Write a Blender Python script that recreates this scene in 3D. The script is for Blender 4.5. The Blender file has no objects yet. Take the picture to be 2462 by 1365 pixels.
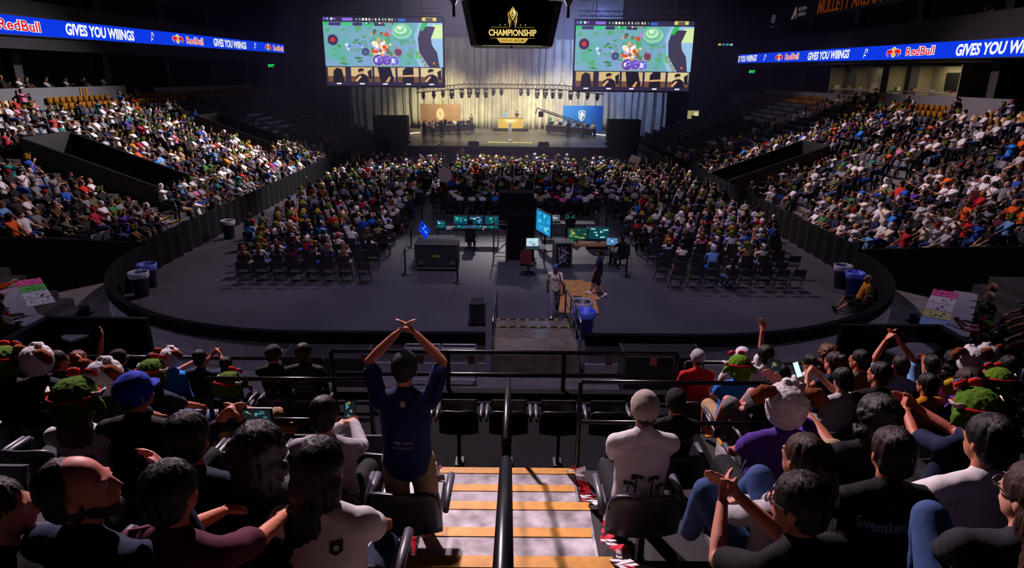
import bpy, math, random
import numpy as np
from mathutils import Vector, Matrix, noise

R = math.radians
SC = bpy.context.scene
COL = SC.collection
rng = random.Random(11)

# ------------------------------------------------------------------ camera, world, lights, exposure
F_PX, PITCH, EYE = 1560.0, R(17.8), 7.4
cam_d = bpy.data.cameras.new('camera')
cam_d.sensor_width = 36.0
cam_d.lens = 36.0 * F_PX / 2462.0
cam_d.clip_start, cam_d.clip_end = 0.05, 400
cam = bpy.data.objects.new('camera', cam_d)
COL.objects.link(cam)
cam.matrix_world = Matrix.Translation((0, 0, EYE)) @ Matrix.Rotation(-math.atan(5 / F_PX), 4, 'Z') @ Matrix.Rotation(R(90) - PITCH, 4, 'X') @ Matrix.Rotation(R(0.6), 4, 'Z')
SC.camera = cam

SC.view_settings.view_transform = 'Standard'
SC.view_settings.look = 'None'
SC.view_settings.gamma = 1
SC.view_settings.exposure = 0.0
SC.view_settings.use_curve_mapping = False
SC.cycles.use_denoising = True
SC.cycles.max_bounces = 4
SC.cycles.diffuse_bounces = 2
SC.cycles.glossy_bounces = 2
SC.cycles.transmission_bounces = 3
SC.cycles.transparent_max_bounces = 4
SC.cycles.caustics_reflective = False
SC.cycles.caustics_refractive = False
SC.cycles.sample_clamp_indirect = 3.0
SC.cycles.use_adaptive_sampling = True
SC.cycles.adaptive_threshold = 0.03

world = bpy.data.worlds.new('world')
SC.world = world
world.use_nodes = True
world.node_tree.nodes['Background'].inputs[0].default_value = (0.16, 0.11, 0.22, 1)
world.node_tree.nodes['Background'].inputs[1].default_value = 0.018


def spot(loc, aim, power, color, angle, blend=0.6, size=0.4):
    d = bpy.data.lights.new('spot_light', 'SPOT')
    d.energy, d.color, d.spot_size, d.spot_blend, d.shadow_soft_size = power, color, R(angle), blend, size
    o = bpy.data.objects.new('spot_light', d)
    COL.objects.link(o)
    o.location = loc
    o.rotation_euler = (Vector(aim) - Vector(loc)).to_track_quat('-Z', 'Y').to_euler()
    return o


def area(loc, aim, power, color, sx, sy):
    d = bpy.data.lights.new('area_light', 'AREA')
    d.energy, d.color, d.shape, d.size, d.size_y = power, color, 'RECTANGLE', sx, sy
    o = bpy.data.objects.new('area_light', d)
    COL.objects.link(o)
    o.location = loc
    o.rotation_euler = (Vector(aim) - Vector(loc)).to_track_quat('-Z', 'Y').to_euler()
    return o


PINK, VIOLET, WHITE, WARM, BLUE = (1, .76, .86), (.76, .62, 1), (1, .88, .95), (1, .86, .5), (.3, .42, 1)
# ceiling house lights over the floor, aimed at the floor crowd and at each stand; added fill spots are marked
spot((0, 54, 21), (0, 44, 0), 80000, WHITE, 64, .9, .8)
spot((0, 17, 21), (0, 28, 0), 6000, VIOLET, 70, .9, .8)
spot((3, 54, 20), (-18, 40, 3), 85000, WHITE, 46, .9, .8)
spot((-3, 52, 20), (19, 38, 3), 42000, PINK, 50, .9, .8)
spot((0, 34, 20), (-16, 25, 2), 14000, PINK, 56, .9, .6)
spot((0, 34, 20), (16, 25, 2), 14000, PINK, 56, .9, .6)
spot((-7, 21, 18), (-1, 3.5, 4.6), 34000, PINK, 60, .9, .35)
spot((-1.2, 7.6, 13), (0, 4.1, 4.4), 2200, PINK, 16, .7, .2)
spot((0, 13.5, 20.5), (0, 17.5, 0), 6500, VIOLET, 62, .9, .6)  # added fill, brightens the boards, corner concrete and ramp
for sx_ in (-1, 1):
    spot((sx_ * 21, 9, 20), (sx_ * 11, 16.5, 0), 3600, VIOLET, 44, .9, .5)  # added fills from outside, for the outer board faces and corners
spot((0, 60, 20), (26, 58, 5), 9000, PINK, 26, .9, .5)  # added spot that lifts the yellow top rows on the right
spot((-14.5, 54, 21.8), (-21, 58, 3), 5000, (.72, .62, 1), 14, .6, .2)
spot((14.8, 54, 21.8), (16.5, 58, 3), 4000, (.8, .72, 1), 12, .6, .2)
# stage rig
spot((-6, 70, 9), (-8, 79, 2.4), 8000, WARM, 66, .9, .3)
spot((0, 70, 9), (0, 79, 2.2), 5000, WARM, 70, .9, .3)
spot((5, 70, 9), (6, 79, 3), 6500, WARM, 66, .9, .3)
spot((9, 70, 14), (10, 79, 9), 9000, BLUE, 95, .9, .3)
spot((-8, 69, 15), (-8, 79, 8), 1800, (.75, .75, .85), 95, .9, .3)
spot((0, 57, 18), (0, 69.5, .5), 24000, (1, .92, .78), 60, .8, .3)

# ------------------------------------------------------------------ materials
MATS = {}


def mat(name, color, rough=.7, metal=0., noise_amt=0., noise_scale=6., spec=.5, bump=0.):
    if name in MATS:
        return MATS[name]
    m = bpy.data.materials.new(name)
    m.use_nodes = True
    nt = m.node_tree
    b = nt.nodes['Principled BSDF']
    b.inputs['Roughness'].default_value = rough
    b.inputs['Metallic'].default_value = metal
    b.inputs['Specular IOR Level'].default_value = spec
    src = None
    if color in ('OBJ', 'COL'):
        if color == 'OBJ':
            n = nt.nodes.new('ShaderNodeObjectInfo')
            src = n.outputs['Color']
        else:
            n = nt.nodes.new('ShaderNodeAttribute')
            n.attribute_name = 'col'
            src = n.outputs['Color']
    else:
        n = nt.nodes.new('ShaderNodeRGB')
        n.outputs[0].default_value = (*color, 1)
        src = n.outputs[0]
    if noise_amt or bump:
        tc = nt.nodes.new('ShaderNodeTexCoord')
        nz = nt.nodes.new('ShaderNodeTexNoise')
        nz.inputs['Scale'].default_value = noise_scale
        nz.inputs['Detail'].default_value = 5
        nt.links.new(tc.outputs['Object'], nz.inputs['Vector'])
        if noise_amt:
            mr = nt.nodes.new('ShaderNodeMapRange')
            mr.inputs['From Min'].default_value = .3
            mr.inputs['From Max'].default_value = .7
            mr.inputs['To Min'].default_value = 1 - noise_amt
            mr.inputs['To Max'].default_value = 1 + noise_amt * .4
            nt.links.new(nz.outputs['Fac'], mr.inputs['Value'])
            mx = nt.nodes.new('ShaderNodeVectorMath')
            mx.operation = 'SCALE'
            nt.links.new(src, mx.inputs[0])
            nt.links.new(mr.outputs[0], mx.inputs['Scale'])
            src = mx.outputs[0]
        if bump:
            bp = nt.nodes.new('ShaderNodeBump')
            bp.inputs['Strength'].default_value = bump
            bp.inputs['Distance'].default_value = .02
            nt.links.new(nz.outputs['Fac'], bp.inputs['Height'])
            nt.links.new(bp.outputs[0], b.inputs['Normal'])
    nt.links.new(src, b.inputs['Base Color'])
    MATS[name] = m
    return m


def glow(name, color='COL', strength=1.):
    if name in MATS:
        return MATS[name]
    m = bpy.data.materials.new(name)
    m.use_nodes = True
    nt = m.node_tree
    nt.nodes.remove(nt.nodes['Principled BSDF'])
    e = nt.nodes.new('ShaderNodeEmission')
    e.inputs[1].default_value = strength
    if color == 'COL':
        n = nt.nodes.new('ShaderNodeAttribute')
        n.attribute_name = 'col'
        nt.links.new(n.outputs['Color'], e.inputs[0])
    else:
        e.inputs[0].default_value = (*color, 1)
    nt.links.new(e.outputs[0], nt.nodes['Material Output'].inputs[0])
    MATS[name] = m
    return m


def lin(h):
    h = h.lstrip('#')
    return tuple((c / 12.92 if c <= .04045 else ((c + .055) / 1.055) ** 2.4) for c in (int(h[i:i + 2], 16) / 255 for i in (0, 2, 4)))


BLACK = mat('black_paint', (.008, .008, .01), .45)
MATTE = mat('black_drape', (.006, .006, .008), .95, spec=.1, noise_amt=.4, noise_scale=3)
DARK = mat('dark_grey', (.02, .02, .024), .6)
STEEL = mat('steel', (.35, .35, .37), .35, .9)
GREYM = mat('grey_metal', (.12, .12, .13), .4, .5)
CONC = mat('concrete', (.13, .12, .125), .8, noise_amt=.35, noise_scale=2.5, bump=.15)
STAIR = mat('stair_concrete', (.42, .39, .41), .75, noise_amt=.65, noise_scale=7, bump=.3)
CONC_SHADED = mat('concrete_shaded', (.014, .013, .015), .8, noise_amt=.3, noise_scale=2.5)  # shaded copy of the concrete: shade of end and corner stands put into colour
FLOORM = mat('floor_cover', (.05, .046, .06), .5, noise_amt=.18, noise_scale=.7)
YELLOW = mat('yellow_nosing', (.62, .27, .01), .6, noise_amt=.25, noise_scale=14)
WALLG = mat('grey_wall', (.14, .135, .15), .8, noise_amt=.12)
CLOTH = mat('cloth', 'OBJ', .85, noise_amt=.12, noise_scale=9, spec=.2, bump=.25)
SKIN = mat('skin', 'OBJ', .55, spec=.35)
HAIR = mat('hair', 'OBJ', .5, spec=.35)


def hair_strands():
    """fine strands that run down from the crown: noise over the angle round the head"""
    nt = HAIR.node_tree
    N = nt.nodes.new
    lk = nt.links.new
    tc, sp, at, cb, nz, bp, mr, mx = N('ShaderNodeTexCoord'), N('ShaderNodeSeparateXYZ'), N('ShaderNodeMath'), N('ShaderNodeCombineXYZ'), N('ShaderNodeTexNoise'), N('ShaderNodeBump'), N('ShaderNodeMapRange'), N('ShaderNodeVectorMath')
    lk(tc.outputs['Object'], sp.inputs[0])
    at.operation = 'ARCTAN2'
    lk(sp.outputs['X'], at.inputs[0])
    lk(sp.outputs['Y'], at.inputs[1])
    lk(at.outputs[0], cb.inputs['X'])
    zs = N('ShaderNodeMath')
    zs.operation = 'MULTIPLY'
    zs.inputs[1].default_value = 1.6
    lk(sp.outputs['Z'], zs.inputs[0])
    lk(zs.outputs[0], cb.inputs['Y'])
    nz.inputs['Scale'].default_value = 22
    nz.inputs['Detail'].default_value = 6
    lk(cb.outputs[0], nz.inputs['Vector'])
    bp.inputs['Strength'].default_value = .8
    bp.inputs['Distance'].default_value = .008
    lk(nz.outputs['Fac'], bp.inputs['Height'])
    b = nt.nodes['Principled BSDF']
    lk(bp.outputs[0], b.inputs['Normal'])
    mr.inputs['From Min'].default_value, mr.inputs['From Max'].default_value = .35, .65
    mr.inputs['To Min'].default_value, mr.inputs['To Max'].default_value = .45, 1.5
    lk(nz.outputs['Fac'], mr.inputs['Value'])
    mx.operation = 'SCALE'
    lk(b.inputs['Base Color'].links[0].from_socket, mx.inputs[0])
    lk(mr.outputs[0], mx.inputs['Scale'])
    lk(mx.outputs[0], b.inputs['Base Color'])


hair_strands()
PLUSH = mat('plush', 'OBJ', .95, noise_amt=.3, noise_scale=40, spec=.1, bump=.6)
PAINT = mat('painted', 'COL', .7, spec=.2)
CROWD = mat('crowd_cloth', 'COL', .8, spec=.2)
PLASTIC = mat('seat_plastic', 'OBJ', .38, spec=.5)
GLOW = glow('screen_picture', 'COL', 1.2)


# ------------------------------------------------------------------ mesh builder
class MB:
    def __init__(s):
        s.v, s.f, s.m, s.c = [], [], [], []

    def add(s, V, Fc, mi=0, col=(1, 1, 1)):
        b = len(s.v)
        s.v.extend([tuple(p) for p in V])
        for f in Fc:
            s.f.append(tuple(b + i for i in f))
            s.m.append(mi)
            s.c.append(col)

    def box(s, lo, hi, mi=0, col=(1, 1, 1), M=None):
        x0, y0, z0 = lo
        x1, y1, z1 = hi
        V = [(x0, y0, z0), (x1, y0, z0), (x1, y1, z0), (x0, y1, z0), (x0, y0, z1), (x1, y0, z1), (x1, y1, z1), (x0, y1, z1)]
        if M is not None:
            V = [M @ Vector(p) for p in V]
        s.add(V, [(0, 3, 2, 1), (4, 5, 6, 7), (0, 1, 5, 4), (1, 2, 6, 5), (2, 3, 7, 6), (3, 0, 4, 7)], mi, col)

    def tube(s, pts, r, n=8, mi=0, col=(1, 1, 1)):
        P = [Vector(p) for p in pts]
        rings = []
        for i, p in enumerate(P):
            d = (P[min(i + 1, len(P) - 1)] - P[max(i - 1, 0)]).normalized()
            a = d.orthogonal().normalized() if i == 0 else (rings[-1][1] - d * rings[-1][1].dot(d)).normalized()
            rings.append((p, a, d.cross(a)))
        V = []
        for i, (p, a, b) in enumerate(rings):
            rr = r[i] if isinstance(r, (list, tuple)) else r
            V += [p + a * (math.cos(t * 2 * math.pi / n) * rr) + b * (math.sin(t * 2 * math.pi / n) * rr) for t in range(n)]
        Fc = []
        for i in range(len(P) - 1):
            for t in range(n):
                u = (t + 1) % n
                Fc.append((i * n + t, i * n + u, i * n + n + u, i * n + n + t))
        Fc.append(tuple(range(n - 1, -1, -1)))
        Fc.append(tuple(range((len(P) - 1) * n, len(P) * n)))
        s.add(V, Fc, mi, col)

    def lathe(s, prof, n=20, o=(0, 0, 0), mi=0, col=(1, 1, 1)):
        V = []
        for r, z in prof:
            V += [(o[0] + r * math.cos(t * 2 * math.pi / n), o[1] + r * math.sin(t * 2 * math.pi / n), o[2] + z) for t in range(n)]
        Fc = []
        for i in range(len(prof) - 1):
            for t in range(n):
                u = (t + 1) % n
                Fc.append((i * n + t, i * n + u, i * n + n + u, i * n + n + t))
        if prof[0][0] > 1e-4:
            Fc.append(tuple(range(n - 1, -1, -1)))
        if prof[-1][0] > 1e-4:
            Fc.append(tuple(range((len(prof) - 1) * n, len(prof) * n)))
        s.add(V, Fc, mi, col)

    def prism(s, poly, d, M=None, mi=0, col=(1, 1, 1)):
        """polygon in local xz, extruded along +y by d"""
        n = len(poly)
        V = [Vector((x, 0, z)) for x, z in poly] + [Vector((x, d, z)) for x, z in poly]
        if M is not None:
            V = [M @ p for p in V]
        Fc = [tuple(range(n)), tuple(range(2 * n - 1, n - 1, -1))] + [(i, n + i, n + (i + 1) % n, (i + 1) % n) for i in range(n)]
        s.add(V, Fc, mi, col)

    def mesh(s, name, mats, smooth=False):
        me = bpy.data.meshes.new(name)
        me.from_pydata(s.v, [], s.f)
        for m in mats:
            me.materials.append(m)
        me.polygons.foreach_set('material_index', s.m)
        if any(c != (1, 1, 1) for c in s.c):
            a = me.color_attributes.new('col', 'FLOAT_COLOR', 'CORNER')
            buf = []
            for f, c in zip(s.f, s.c):
                buf += [c[0], c[1], c[2], 1.] * len(f)
            a.data.foreach_set('color', buf)
        if smooth:
            me.polygons.foreach_set('use_smooth', [True] * len(me.polygons))
        me.update()
        return me

    def obj(s, name, mats, parent=None, loc=(0, 0, 0), rz=0., smooth=False, **tags):
        mats = mats if isinstance(mats, (list, tuple)) else [mats]
        return link(name, s.mesh(name, mats, smooth), parent, loc, rz, **tags)


def link(name, me, parent=None, loc=(0, 0, 0), rz=0., **tags):
    o = bpy.data.objects.new(name, me)
    COL.objects.link(o)
    o.location = loc
    o.rotation_euler = (0, 0, rz)
    if parent is not None:
        o.parent = parent
    for k, v in tags.items():
        if v is not None:
            o[k] = v
    return o


def empty(name, loc=(0, 0, 0), rz=0., **tags):
    return link(name, None, None, loc, rz, **tags)


def structure(mb, name, mats, **k):
    return mb.obj(name, mats, kind='structure', **k)


_txt = {}
TXT = bpy.data.scenes.new('lettering')


def text_geo(body, bold=0., shear=0.):
    """outline of the lettering, centred, cap height 1, in the xz plane"""
    key = (body, bold, shear)
    if key in _txt:
        return _txt[key]
    cu = bpy.data.curves.new('t', 'FONT')
    cu.body, cu.offset, cu.shear, cu.align_x = body, bold, shear, 'CENTER'
    cu.resolution_u = 3
    o = bpy.data.objects.new('t', cu)
    TXT.collection.objects.link(o)
    with bpy.context.temp_override(scene=TXT, view_layer=TXT.view_layers[0]):
        dg = bpy.context.evaluated_depsgraph_get()
    me = bpy.data.meshes.new_from_object(o.evaluated_get(dg))
    V = np.array([v.co[:] for v in me.vertices])
    Fc = [tuple(p.vertices) for p in me.polygons]
    bpy.data.objects.remove(o)
    bpy.data.curves.remove(cu)
    bpy.data.meshes.remove(me)
    V[:, 0] -= (V[:, 0].min() + V[:, 0].max()) / 2
    V[:, 1] -= (V[:, 1].min() + V[:, 1].max()) / 2
    w, h = np.ptp(V[:, 0]), np.ptp(V[:, 1])
    _txt[key] = (V[:, 0] / w, V[:, 1] / h, Fc, w / h)
    return _txt[key]


def put_text(mb, body, M, w, h, col, bold=0., shear=0., dy=0., mi=0):
    """text box w x h centred at M's origin; M maps (x, y outwards = -y, z)"""
    x, z, Fc, _ = text_geo(body, bold, shear)
    V = [M @ Vector((a * w, -dy, b * h)) for a, b in zip(x, z)]
    mb.add(V, Fc, mi, col)


def flat(mb, poly, M, col, dy=0., mi=0):
    mb.add([M @ Vector((x, -dy, z)) for x, z in poly], [tuple(range(len(poly)))], mi, col)


def disc(cx, cz, rx, rz=None, n=20):
    rz = rz or rx
    return [(cx + rx * math.cos(i * 2 * math.pi / n), cz + rz * math.sin(i * 2 * math.pi / n)) for i in range(n)]


def rect(x0, z0, x1, z1):
    return [(x0, z0), (x1, z0), (x1, z1), (x0, z1)]


ONES = 'zero one two three four five six seven eight nine ten eleven twelve thirteen fourteen fifteen sixteen seventeen eighteen nineteen'.split()
TENS = ['', '', 'twenty', 'thirty', 'forty', 'fifty', 'sixty', 'seventy', 'eighty', 'ninety']


def num(n):
    return ONES[n] if n < 20 else TENS[n // 10] + ('-' + ONES[n % 10] if n % 10 else '')


def ray(px, py):
    x, y = px - 1231., py - 682.5
    c, s = math.cos(R(.6)), math.sin(R(.6))
    x, y = (x * c + y * s) / F_PX, (-x * s + y * c) / F_PX
    a = math.atan(5 / F_PX)
    d = (x, math.cos(PITCH) - y * math.sin(PITCH), -math.sin(PITCH) - y * math.cos(PITCH))
    return Vector((d[0] * math.cos(a) + d[1] * math.sin(a), -d[0] * math.sin(a) + d[1] * math.cos(a), d[2]))


CAM_INV = cam.matrix_world.inverted()


def pix(p):
    q = CAM_INV @ Vector(p)
    if q.z > -.05:
        return (-9999, -9999, 1)
    return (1231 + F_PX * q.x / -q.z, 682.5 - F_PX * q.y / -q.z, -q.z)

# ------------------------------------------------------------------ the bowl
# floor and rink boards
RX0, RX1, RY0, RR = -13.9, 13.3, 15.5, 8.5


def rink_line(off=0., y_end=57.):
    """left side far end, round the camera end, to right side far end"""
    P = [(RX0 - off, y_end)]
    for i in range(0, 19):
        t = math.pi + i * math.pi / 36
        P.append((RX0 + RR + (RR + off) * math.cos(t), RY0 + RR + (RR + off) * math.sin(t)))
    for i in range(0, 19):
        t = 1.5 * math.pi + i * math.pi / 36
        P.append((RX1 - RR + (RR + off) * math.cos(t), RY0 + RR + (RR + off) * math.sin(t)))
    P.append((RX1 + off, y_end))
    return P


mb = MB()
mb.box((-40, -6, -.3), (40, 84, -.012), 1)
P = rink_line(-.02, 78)
mb.add([(x, y, 0.) for x, y in P], [tuple(range(len(P)))], 0)
mb.add([(x, y, -.012) for x, y in P], [tuple(range(len(P)))], 0)
structure(mb, 'floor', [FLOORM, CONC])


def wall_strip(mb, line, z0, z1, th, mi=0, skip=None):
    for i in range(len(line) - 1):
        (xa, ya), (xb, yb) = line[i], line[i + 1]
        if skip and skip(xa, ya, xb, yb):
            continue
        dx, dy = xb - xa, yb - ya
        l = math.hypot(dx, dy)
        nx, ny = dy / l * th, -dx / l * th
        V = [(xa, ya, z0), (xb, yb, z0), (xb + nx, yb + ny, z0), (xa + nx, ya + ny, z0)]
        V += [(x, y, z1) for x, y, _ in V]
        mb.add(V, [(0, 3, 2, 1), (4, 5, 6, 7), (0, 1, 5, 4), (1, 2, 6, 5), (2, 3, 7, 6), (3, 0, 4, 7)], mi)


# boards round the camera end: pale outside, black cover over the top; a gate in the middle for the ramp
PALE = mat('board_face', (.42, .40, .43), .5, noise_amt=.1)
L = rink_line(0)
near = [p for p in L if p[1] <= 24.01]
k = next(i for i in range(len(near) - 1) if near[i][0] < 0 < near[i + 1][0])
gate_l, gate_r = (-.62, RY0), (1.95, RY0)
lineL, lineR = near[:k + 1] + [gate_l], [gate_r] + near[k + 1:]
mb = MB()
for ln in (lineL, lineR):
    wall_strip(mb, ln, 0, 1.05, .1, 0)
    wall_strip(mb, ln, .0, .3, .14, 0)
    wall_strip(mb, ln, .82, 1.12, .16, 1)
    wall_strip(mb, [(x, y + .02) for x, y in ln], .0, 1.1, -.05, 1)
structure(mb, 'wall_rink_boards', [PALE, MATTE])

# long sides: black drape hung in folds in front of the stands
for side, X in ((-1, RX0), (1, RX1)):
    mb = MB()
    ln, y = [], 24.
    while y <= 57.01:
        ln.append((X + .05 * math.sin(y * 7.3) * side, y))
        y += .22
    if side < 0:
        ln = ln[::-1]
    wall_strip(mb, ln, 0, 1.28, .12)
    structure(mb, 'wall_left_drape' if side < 0 else 'wall_right_drape', [MATTE])

# stepped concrete of the side stands
PITCHR, RISE, X0S, Z0S, NROW = .84, .31, 14.02, .45, 16
CX = -.3


def row_x(k, side):
    return (RX0 - .12 - k * PITCHR) if side < 0 else (RX1 + .12 + k * PITCHR)


def row_z(k):
    return Z0S + RISE * k


VOM = {-1: [(30.2, 33.6, 3, 9), (47.6, 51.0, 4, 9)], 1: [(40.0, 43.6, 0, 6), (57.5, 60.5, 2, 8)]}
AISLE = {-1: [28.9, 38.6, 46.6, 56.], 1: [31.6, 39.0, 48.2, 56.5]}
Y_NEAR, Y_FAR = 20.0, 76.0


def in_vom(side, y, k):
    return any(a - .05 <= y <= b + .05 and k0 <= k <= k1 for a, b, k0, k1 in VOM[side])


def row_start(k):
    return 24.3 - .95 * k if k < 4 else Y_NEAR


for side in (-1, 1):
    mb = MB()
    cuts = sorted([Y_NEAR, 20.5, 21.5, 22.4, 23.4, 24.3, Y_FAR] + [c for a, b, _, _ in VOM[side] for c in (a, b)])
    for a, b in zip(cuts, cuts[1:]):
        y = (a + b) / 2
        for k in range(NROW):
            if in_vom(side, y, k) or y < row_start(k):
                continue
            xa, xb = sorted((row_x(k, side), row_x(k + 1, side)))
            mb.box((xa, a, max(-.0, row_z(k) - .9)), (xb, b, row_z(k)))
    # aisle half steps with yellow edges
    for ya in AISLE[side]:
        for k in range(NROW):
            if in_vom(side, ya, k):
                continue
            xf = row_x(k, side)
            d = -side
            z = row_z(k)
            mb.box((min(xf, xf - d * .07), ya - .6, z - .06), (max(xf, xf - d * .07), ya + .6, z + .006), 1)
            if k < NROW - 1:
                xm = row_x(k + 1, side) + d * .4
                mb.box((min(xm, row_x(k + 1, side)), ya - .6, z), (max(xm, row_x(k + 1, side)), ya + .6, z + RISE / 2), 0)
                mb.box((min(xm, xm - d * .07), ya - .6, z + RISE / 2 - .05), (max(xm, xm - d * .07), ya + .6, z + RISE / 2 + .006), 1)
    structure(mb, 'floor_left_stand' if side < 0 else 'floor_right_stand', [CONC, YELLOW])
    # black panel that closes the camera end of the stand
    mb = MB()
    pts = [(row_x(0, side), 23.85, row_z(0) + .8), (row_x(4, side), 19.85, row_z(4) + .75), (row_x(NROW, side), 19.85, row_z(NROW - 1) + .6)]
    for (xa, ya, za), (xb, yb, zb) in zip(pts, pts[1:]):
        V = [(xa, ya, 0), (xb, yb, 0), (xb, yb, zb), (xa, ya, za)]
        mb.add(V + [(x, y + .12, z) for x, y, z in V], [(0, 1, 2, 3), (7, 6, 5, 4)] + [(i, 4 + i, 4 + (i + 1) % 4, (i + 1) % 4) for i in range(4)])
    structure(mb, 'wall_left_stand_end' if side < 0 else 'wall_right_stand_end', [MATTE])
    # walls round the vomitories, black, standing above the rows
    for (a, b, k0, k1) in VOM[side]:
        mb = MB()
        xs, xe = row_x(k0, side), row_x(k1 + 1, side)
        zt = row_z(k1 + 1)
        for y in (a, b):
            poly = [(xs, 0), (xs, row_z(k0) + .95), (xe, zt + .95), (xe, 0)]
            V = [(x, y - .07, z) for x, z in poly] + [(x, y + .07, z) for x, z in poly]
            mb.add(V, [(0, 1, 2, 3), (7, 6, 5, 4)] + [(i, 4 + i, 4 + (i + 1) % 4, (i + 1) % 4) for i in range(4)])
        mb.box((min(xe, xe - side * .14), a, 0), (max(xe, xe - side * .14), b, zt + .95))
        structure(mb, 'wall_vomitory', [BLACK])
    # wall behind the top row, suite level, balcony face, upper wall
    xb = row_x(NROW, side)
    zt = row_z(NROW - 1)
    gaps = ([(-5, 33.0), (47.4, 84)] if side < 0 else [(-5, 40), (51.5, 84)])
    mb = MB()
    lo = lambda x0, x1: (min(x0, x1), max(x0, x1))
    xo = xb + side * .2
    a, b = lo(xb, xo)
    mb.box((a, 12, 0), (b, 84, zt + .55), 0)
    for y0, y1 in ([(20, 48.2)] if side < 0 else [(36, 52)]):
        mb.box((a, y0, zt + .55), (b, y1, zt + 1.35), 0)
    for y0, y1 in ([(52, 72)] if side < 0 else [(53, 72)]):
        mb.box((a, y0, zt + .5), (b, y1, zt + 1.15), 0)
    structure(mb, 'wall_left' if side < 0 else 'wall_right', [WALLG])
    mb = MB()
    xw = xb + side * 5
    a, b = lo(xo, xw)
    mb.box((a, 4, zt - .2), (b, 84, zt + .3), 0)                                     # concourse slab
    mb.box((lo(xw, xw + side * .2)[0], 4, 0), (lo(xw, xw + side * .2)[1], 84, 22), 0)  # outer wall
    a2, b2 = lo(xb + side * .9, xw)
    mb.box((a2, 4, 8.55), (b2, 84, 9.15), 0)                                         # soffit
    a3, b3 = side * 27.6, side * 27.95
    a3, b3 = lo(a3, b3)
    mb.box((a3, 4, 8.55), (b3, 84, 11.2), 0)                                         # balcony face
    a4, b4 = lo(xb + side * 2.6, xb + side * 2.8)
    mb.box((a4, 4, 13.2), (b4, 84, 22), 0)                                           # upper wall with signs
    mb.box((lo(xb + side * 2.2, xb + side * 3.4)[0], 4, 12.95), (lo(xb + side * 2.2, xb + side * 3.4)[1], 84, 13.25), 1)
    mb.box((lo(xb + side * .9, xw)[0], 4, 10.2), (lo(xb + side * .9, xw)[1], 84, 10.45), 0)
    for y in range(14, 84, 9):
        mb.box((lo(xb + side * 2.4, xb + side * 3)[0], y, zt), (lo(xb + side * 2.4, xb + side * 3)[1], y + .7, 13.2), 1)
    structure(mb, 'wall_left_concourse' if side < 0 else 'wall_right_concourse', [mat('concourse_dark', (.018, .017, .024), .8), mat('concourse_trim', (.04, .038, .05), .7)])

# back of the hall: black drape wall with the curtain in front; ceiling
mb = MB()
mb.box((-34, 83.6, 0), (34, 84, 22), 0)
structure(mb, 'wall_back', [mat('back_drape', (.018, .017, .024), .9, noise_amt=.3, noise_scale=.4)])
mb = MB()
mb.box((-38, -6, 22), (38, 84, 22.3), 0)
structure(mb, 'ceiling', [mat('roof_dark', (.02, .02, .026), .9)])
for side in (-1, 1):   # drapes that close off the hall beside the stage
    mb = MB()
    for i in range(26):
        xa = side * (19.2 + i * .36)
        mb.box((min(xa, xa + side * .36), 83.1 + .12 * (i % 2), 0), (max(xa, xa + side * .36), 83.3 + .12 * (i % 2), 22))
    structure(mb, 'wall_stage_drape', [mat('side_drape', (.012, .012, .017), .9)])

# camera-end stand: row k has its front edge at EDGE0 + k*DEP
DEP, ERISE, EDGE0 = 1.11, .4275, 1.02


def end_front(k):
    return EDGE0 + DEP * k


def end_z(k):
    return 5.85 - .385 * end_front(k)


END_ROWS = list(range(-1, 8))      # row 0 = first row ahead of the camera's own


def end_span(k):
    """x ranges of the row's terrace: solid until the vomitory, then two halves"""
    w = 13.5 if k < 3 else 12.5 if k < 5 else 10.6
    return [(-w, w)] if k <= 4 else [(-w, -2.75), (2.55, w)]


mb = MB()
for k in END_ROWS:
    for xa, xb in end_span(k):
        mb.box((xa, end_front(k) - DEP, end_z(k) - .8), (xb, end_front(k), end_z(k)), 0)
mb.box((-13.5, -6, 4.4), (13.5, end_front(-2), end_z(-2)), 0)
mb.box((-2.75, end_front(4), 2.6), (2.55, 8.6, 2.86), 1)               # dark platform over the tunnel
for xa, xb in ((-10.6, -2.75), (2.55, 10.6)):
    mb.box((xa, end_front(7), 0), (xb, end_front(7) + .12, end_z(7) + .25), 1)
mb.box((-2.75, 8.6, 1.9), (2.55, 8.75, 2.95), 1)
structure(mb, 'floor_end_stand', [CONC_SHADED, MATTE])

# central stair: full-row treads and half steps, each with a yellow edge
mb = MB()
for k in range(0, 5):
    z, yf = end_z(k), end_front(k)
    mb.box((-.66, yf - DEP + .01, z), (.64, yf + .005, z + .012), 0)
    mb.box((-.66, yf - .085, z + .012), (.64, yf + .012, z + .018), 1)
    mb.box((-.66, yf + .003, z - .03), (.64, yf + .012, z + .012), 1)
    zh = z + ERISE / 2  # darker than the other seats: the platform's shade is put into their colour
    yh = yf - .56
    mb.box((-.6, yf - DEP, z), (.58, yh, zh), 0)
    mb.box((-.6, yh - .085, zh), (.58, yh + .008, zh + .006), 1)
    mb.box((-.6, yh + .001, zh - .03), (.58, yh + .01, zh), 1)
structure(mb, 'floor_center_stair', [STAIR, YELLOW])
for xa, xb in ((-3.35, -2.8), (2.6, 3.15)):      # stairs down beside the tunnel
    mb = MB()
    for k in range(3, 8):
        z, yf = end_z(k), end_front(k)
        for yy, zz in ((yf, z), (yf - .56, z + ERISE / 2)):
            if zz > z:
                mb.box((xa, yf - DEP, z), (xb, yy, zz), 0)
            mb.box((xa, yy - .16, zz), (xb, yy + .01, zz + .012), 1)
    structure(mb, 'floor_tunnel_stair', [STAIR, YELLOW])

# ------------------------------------------------------------------ ribbon boards on the balcony faces
def y_on(px, py, X):
    d = ray(px, py)
    return X / d[0] * d[1]


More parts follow.
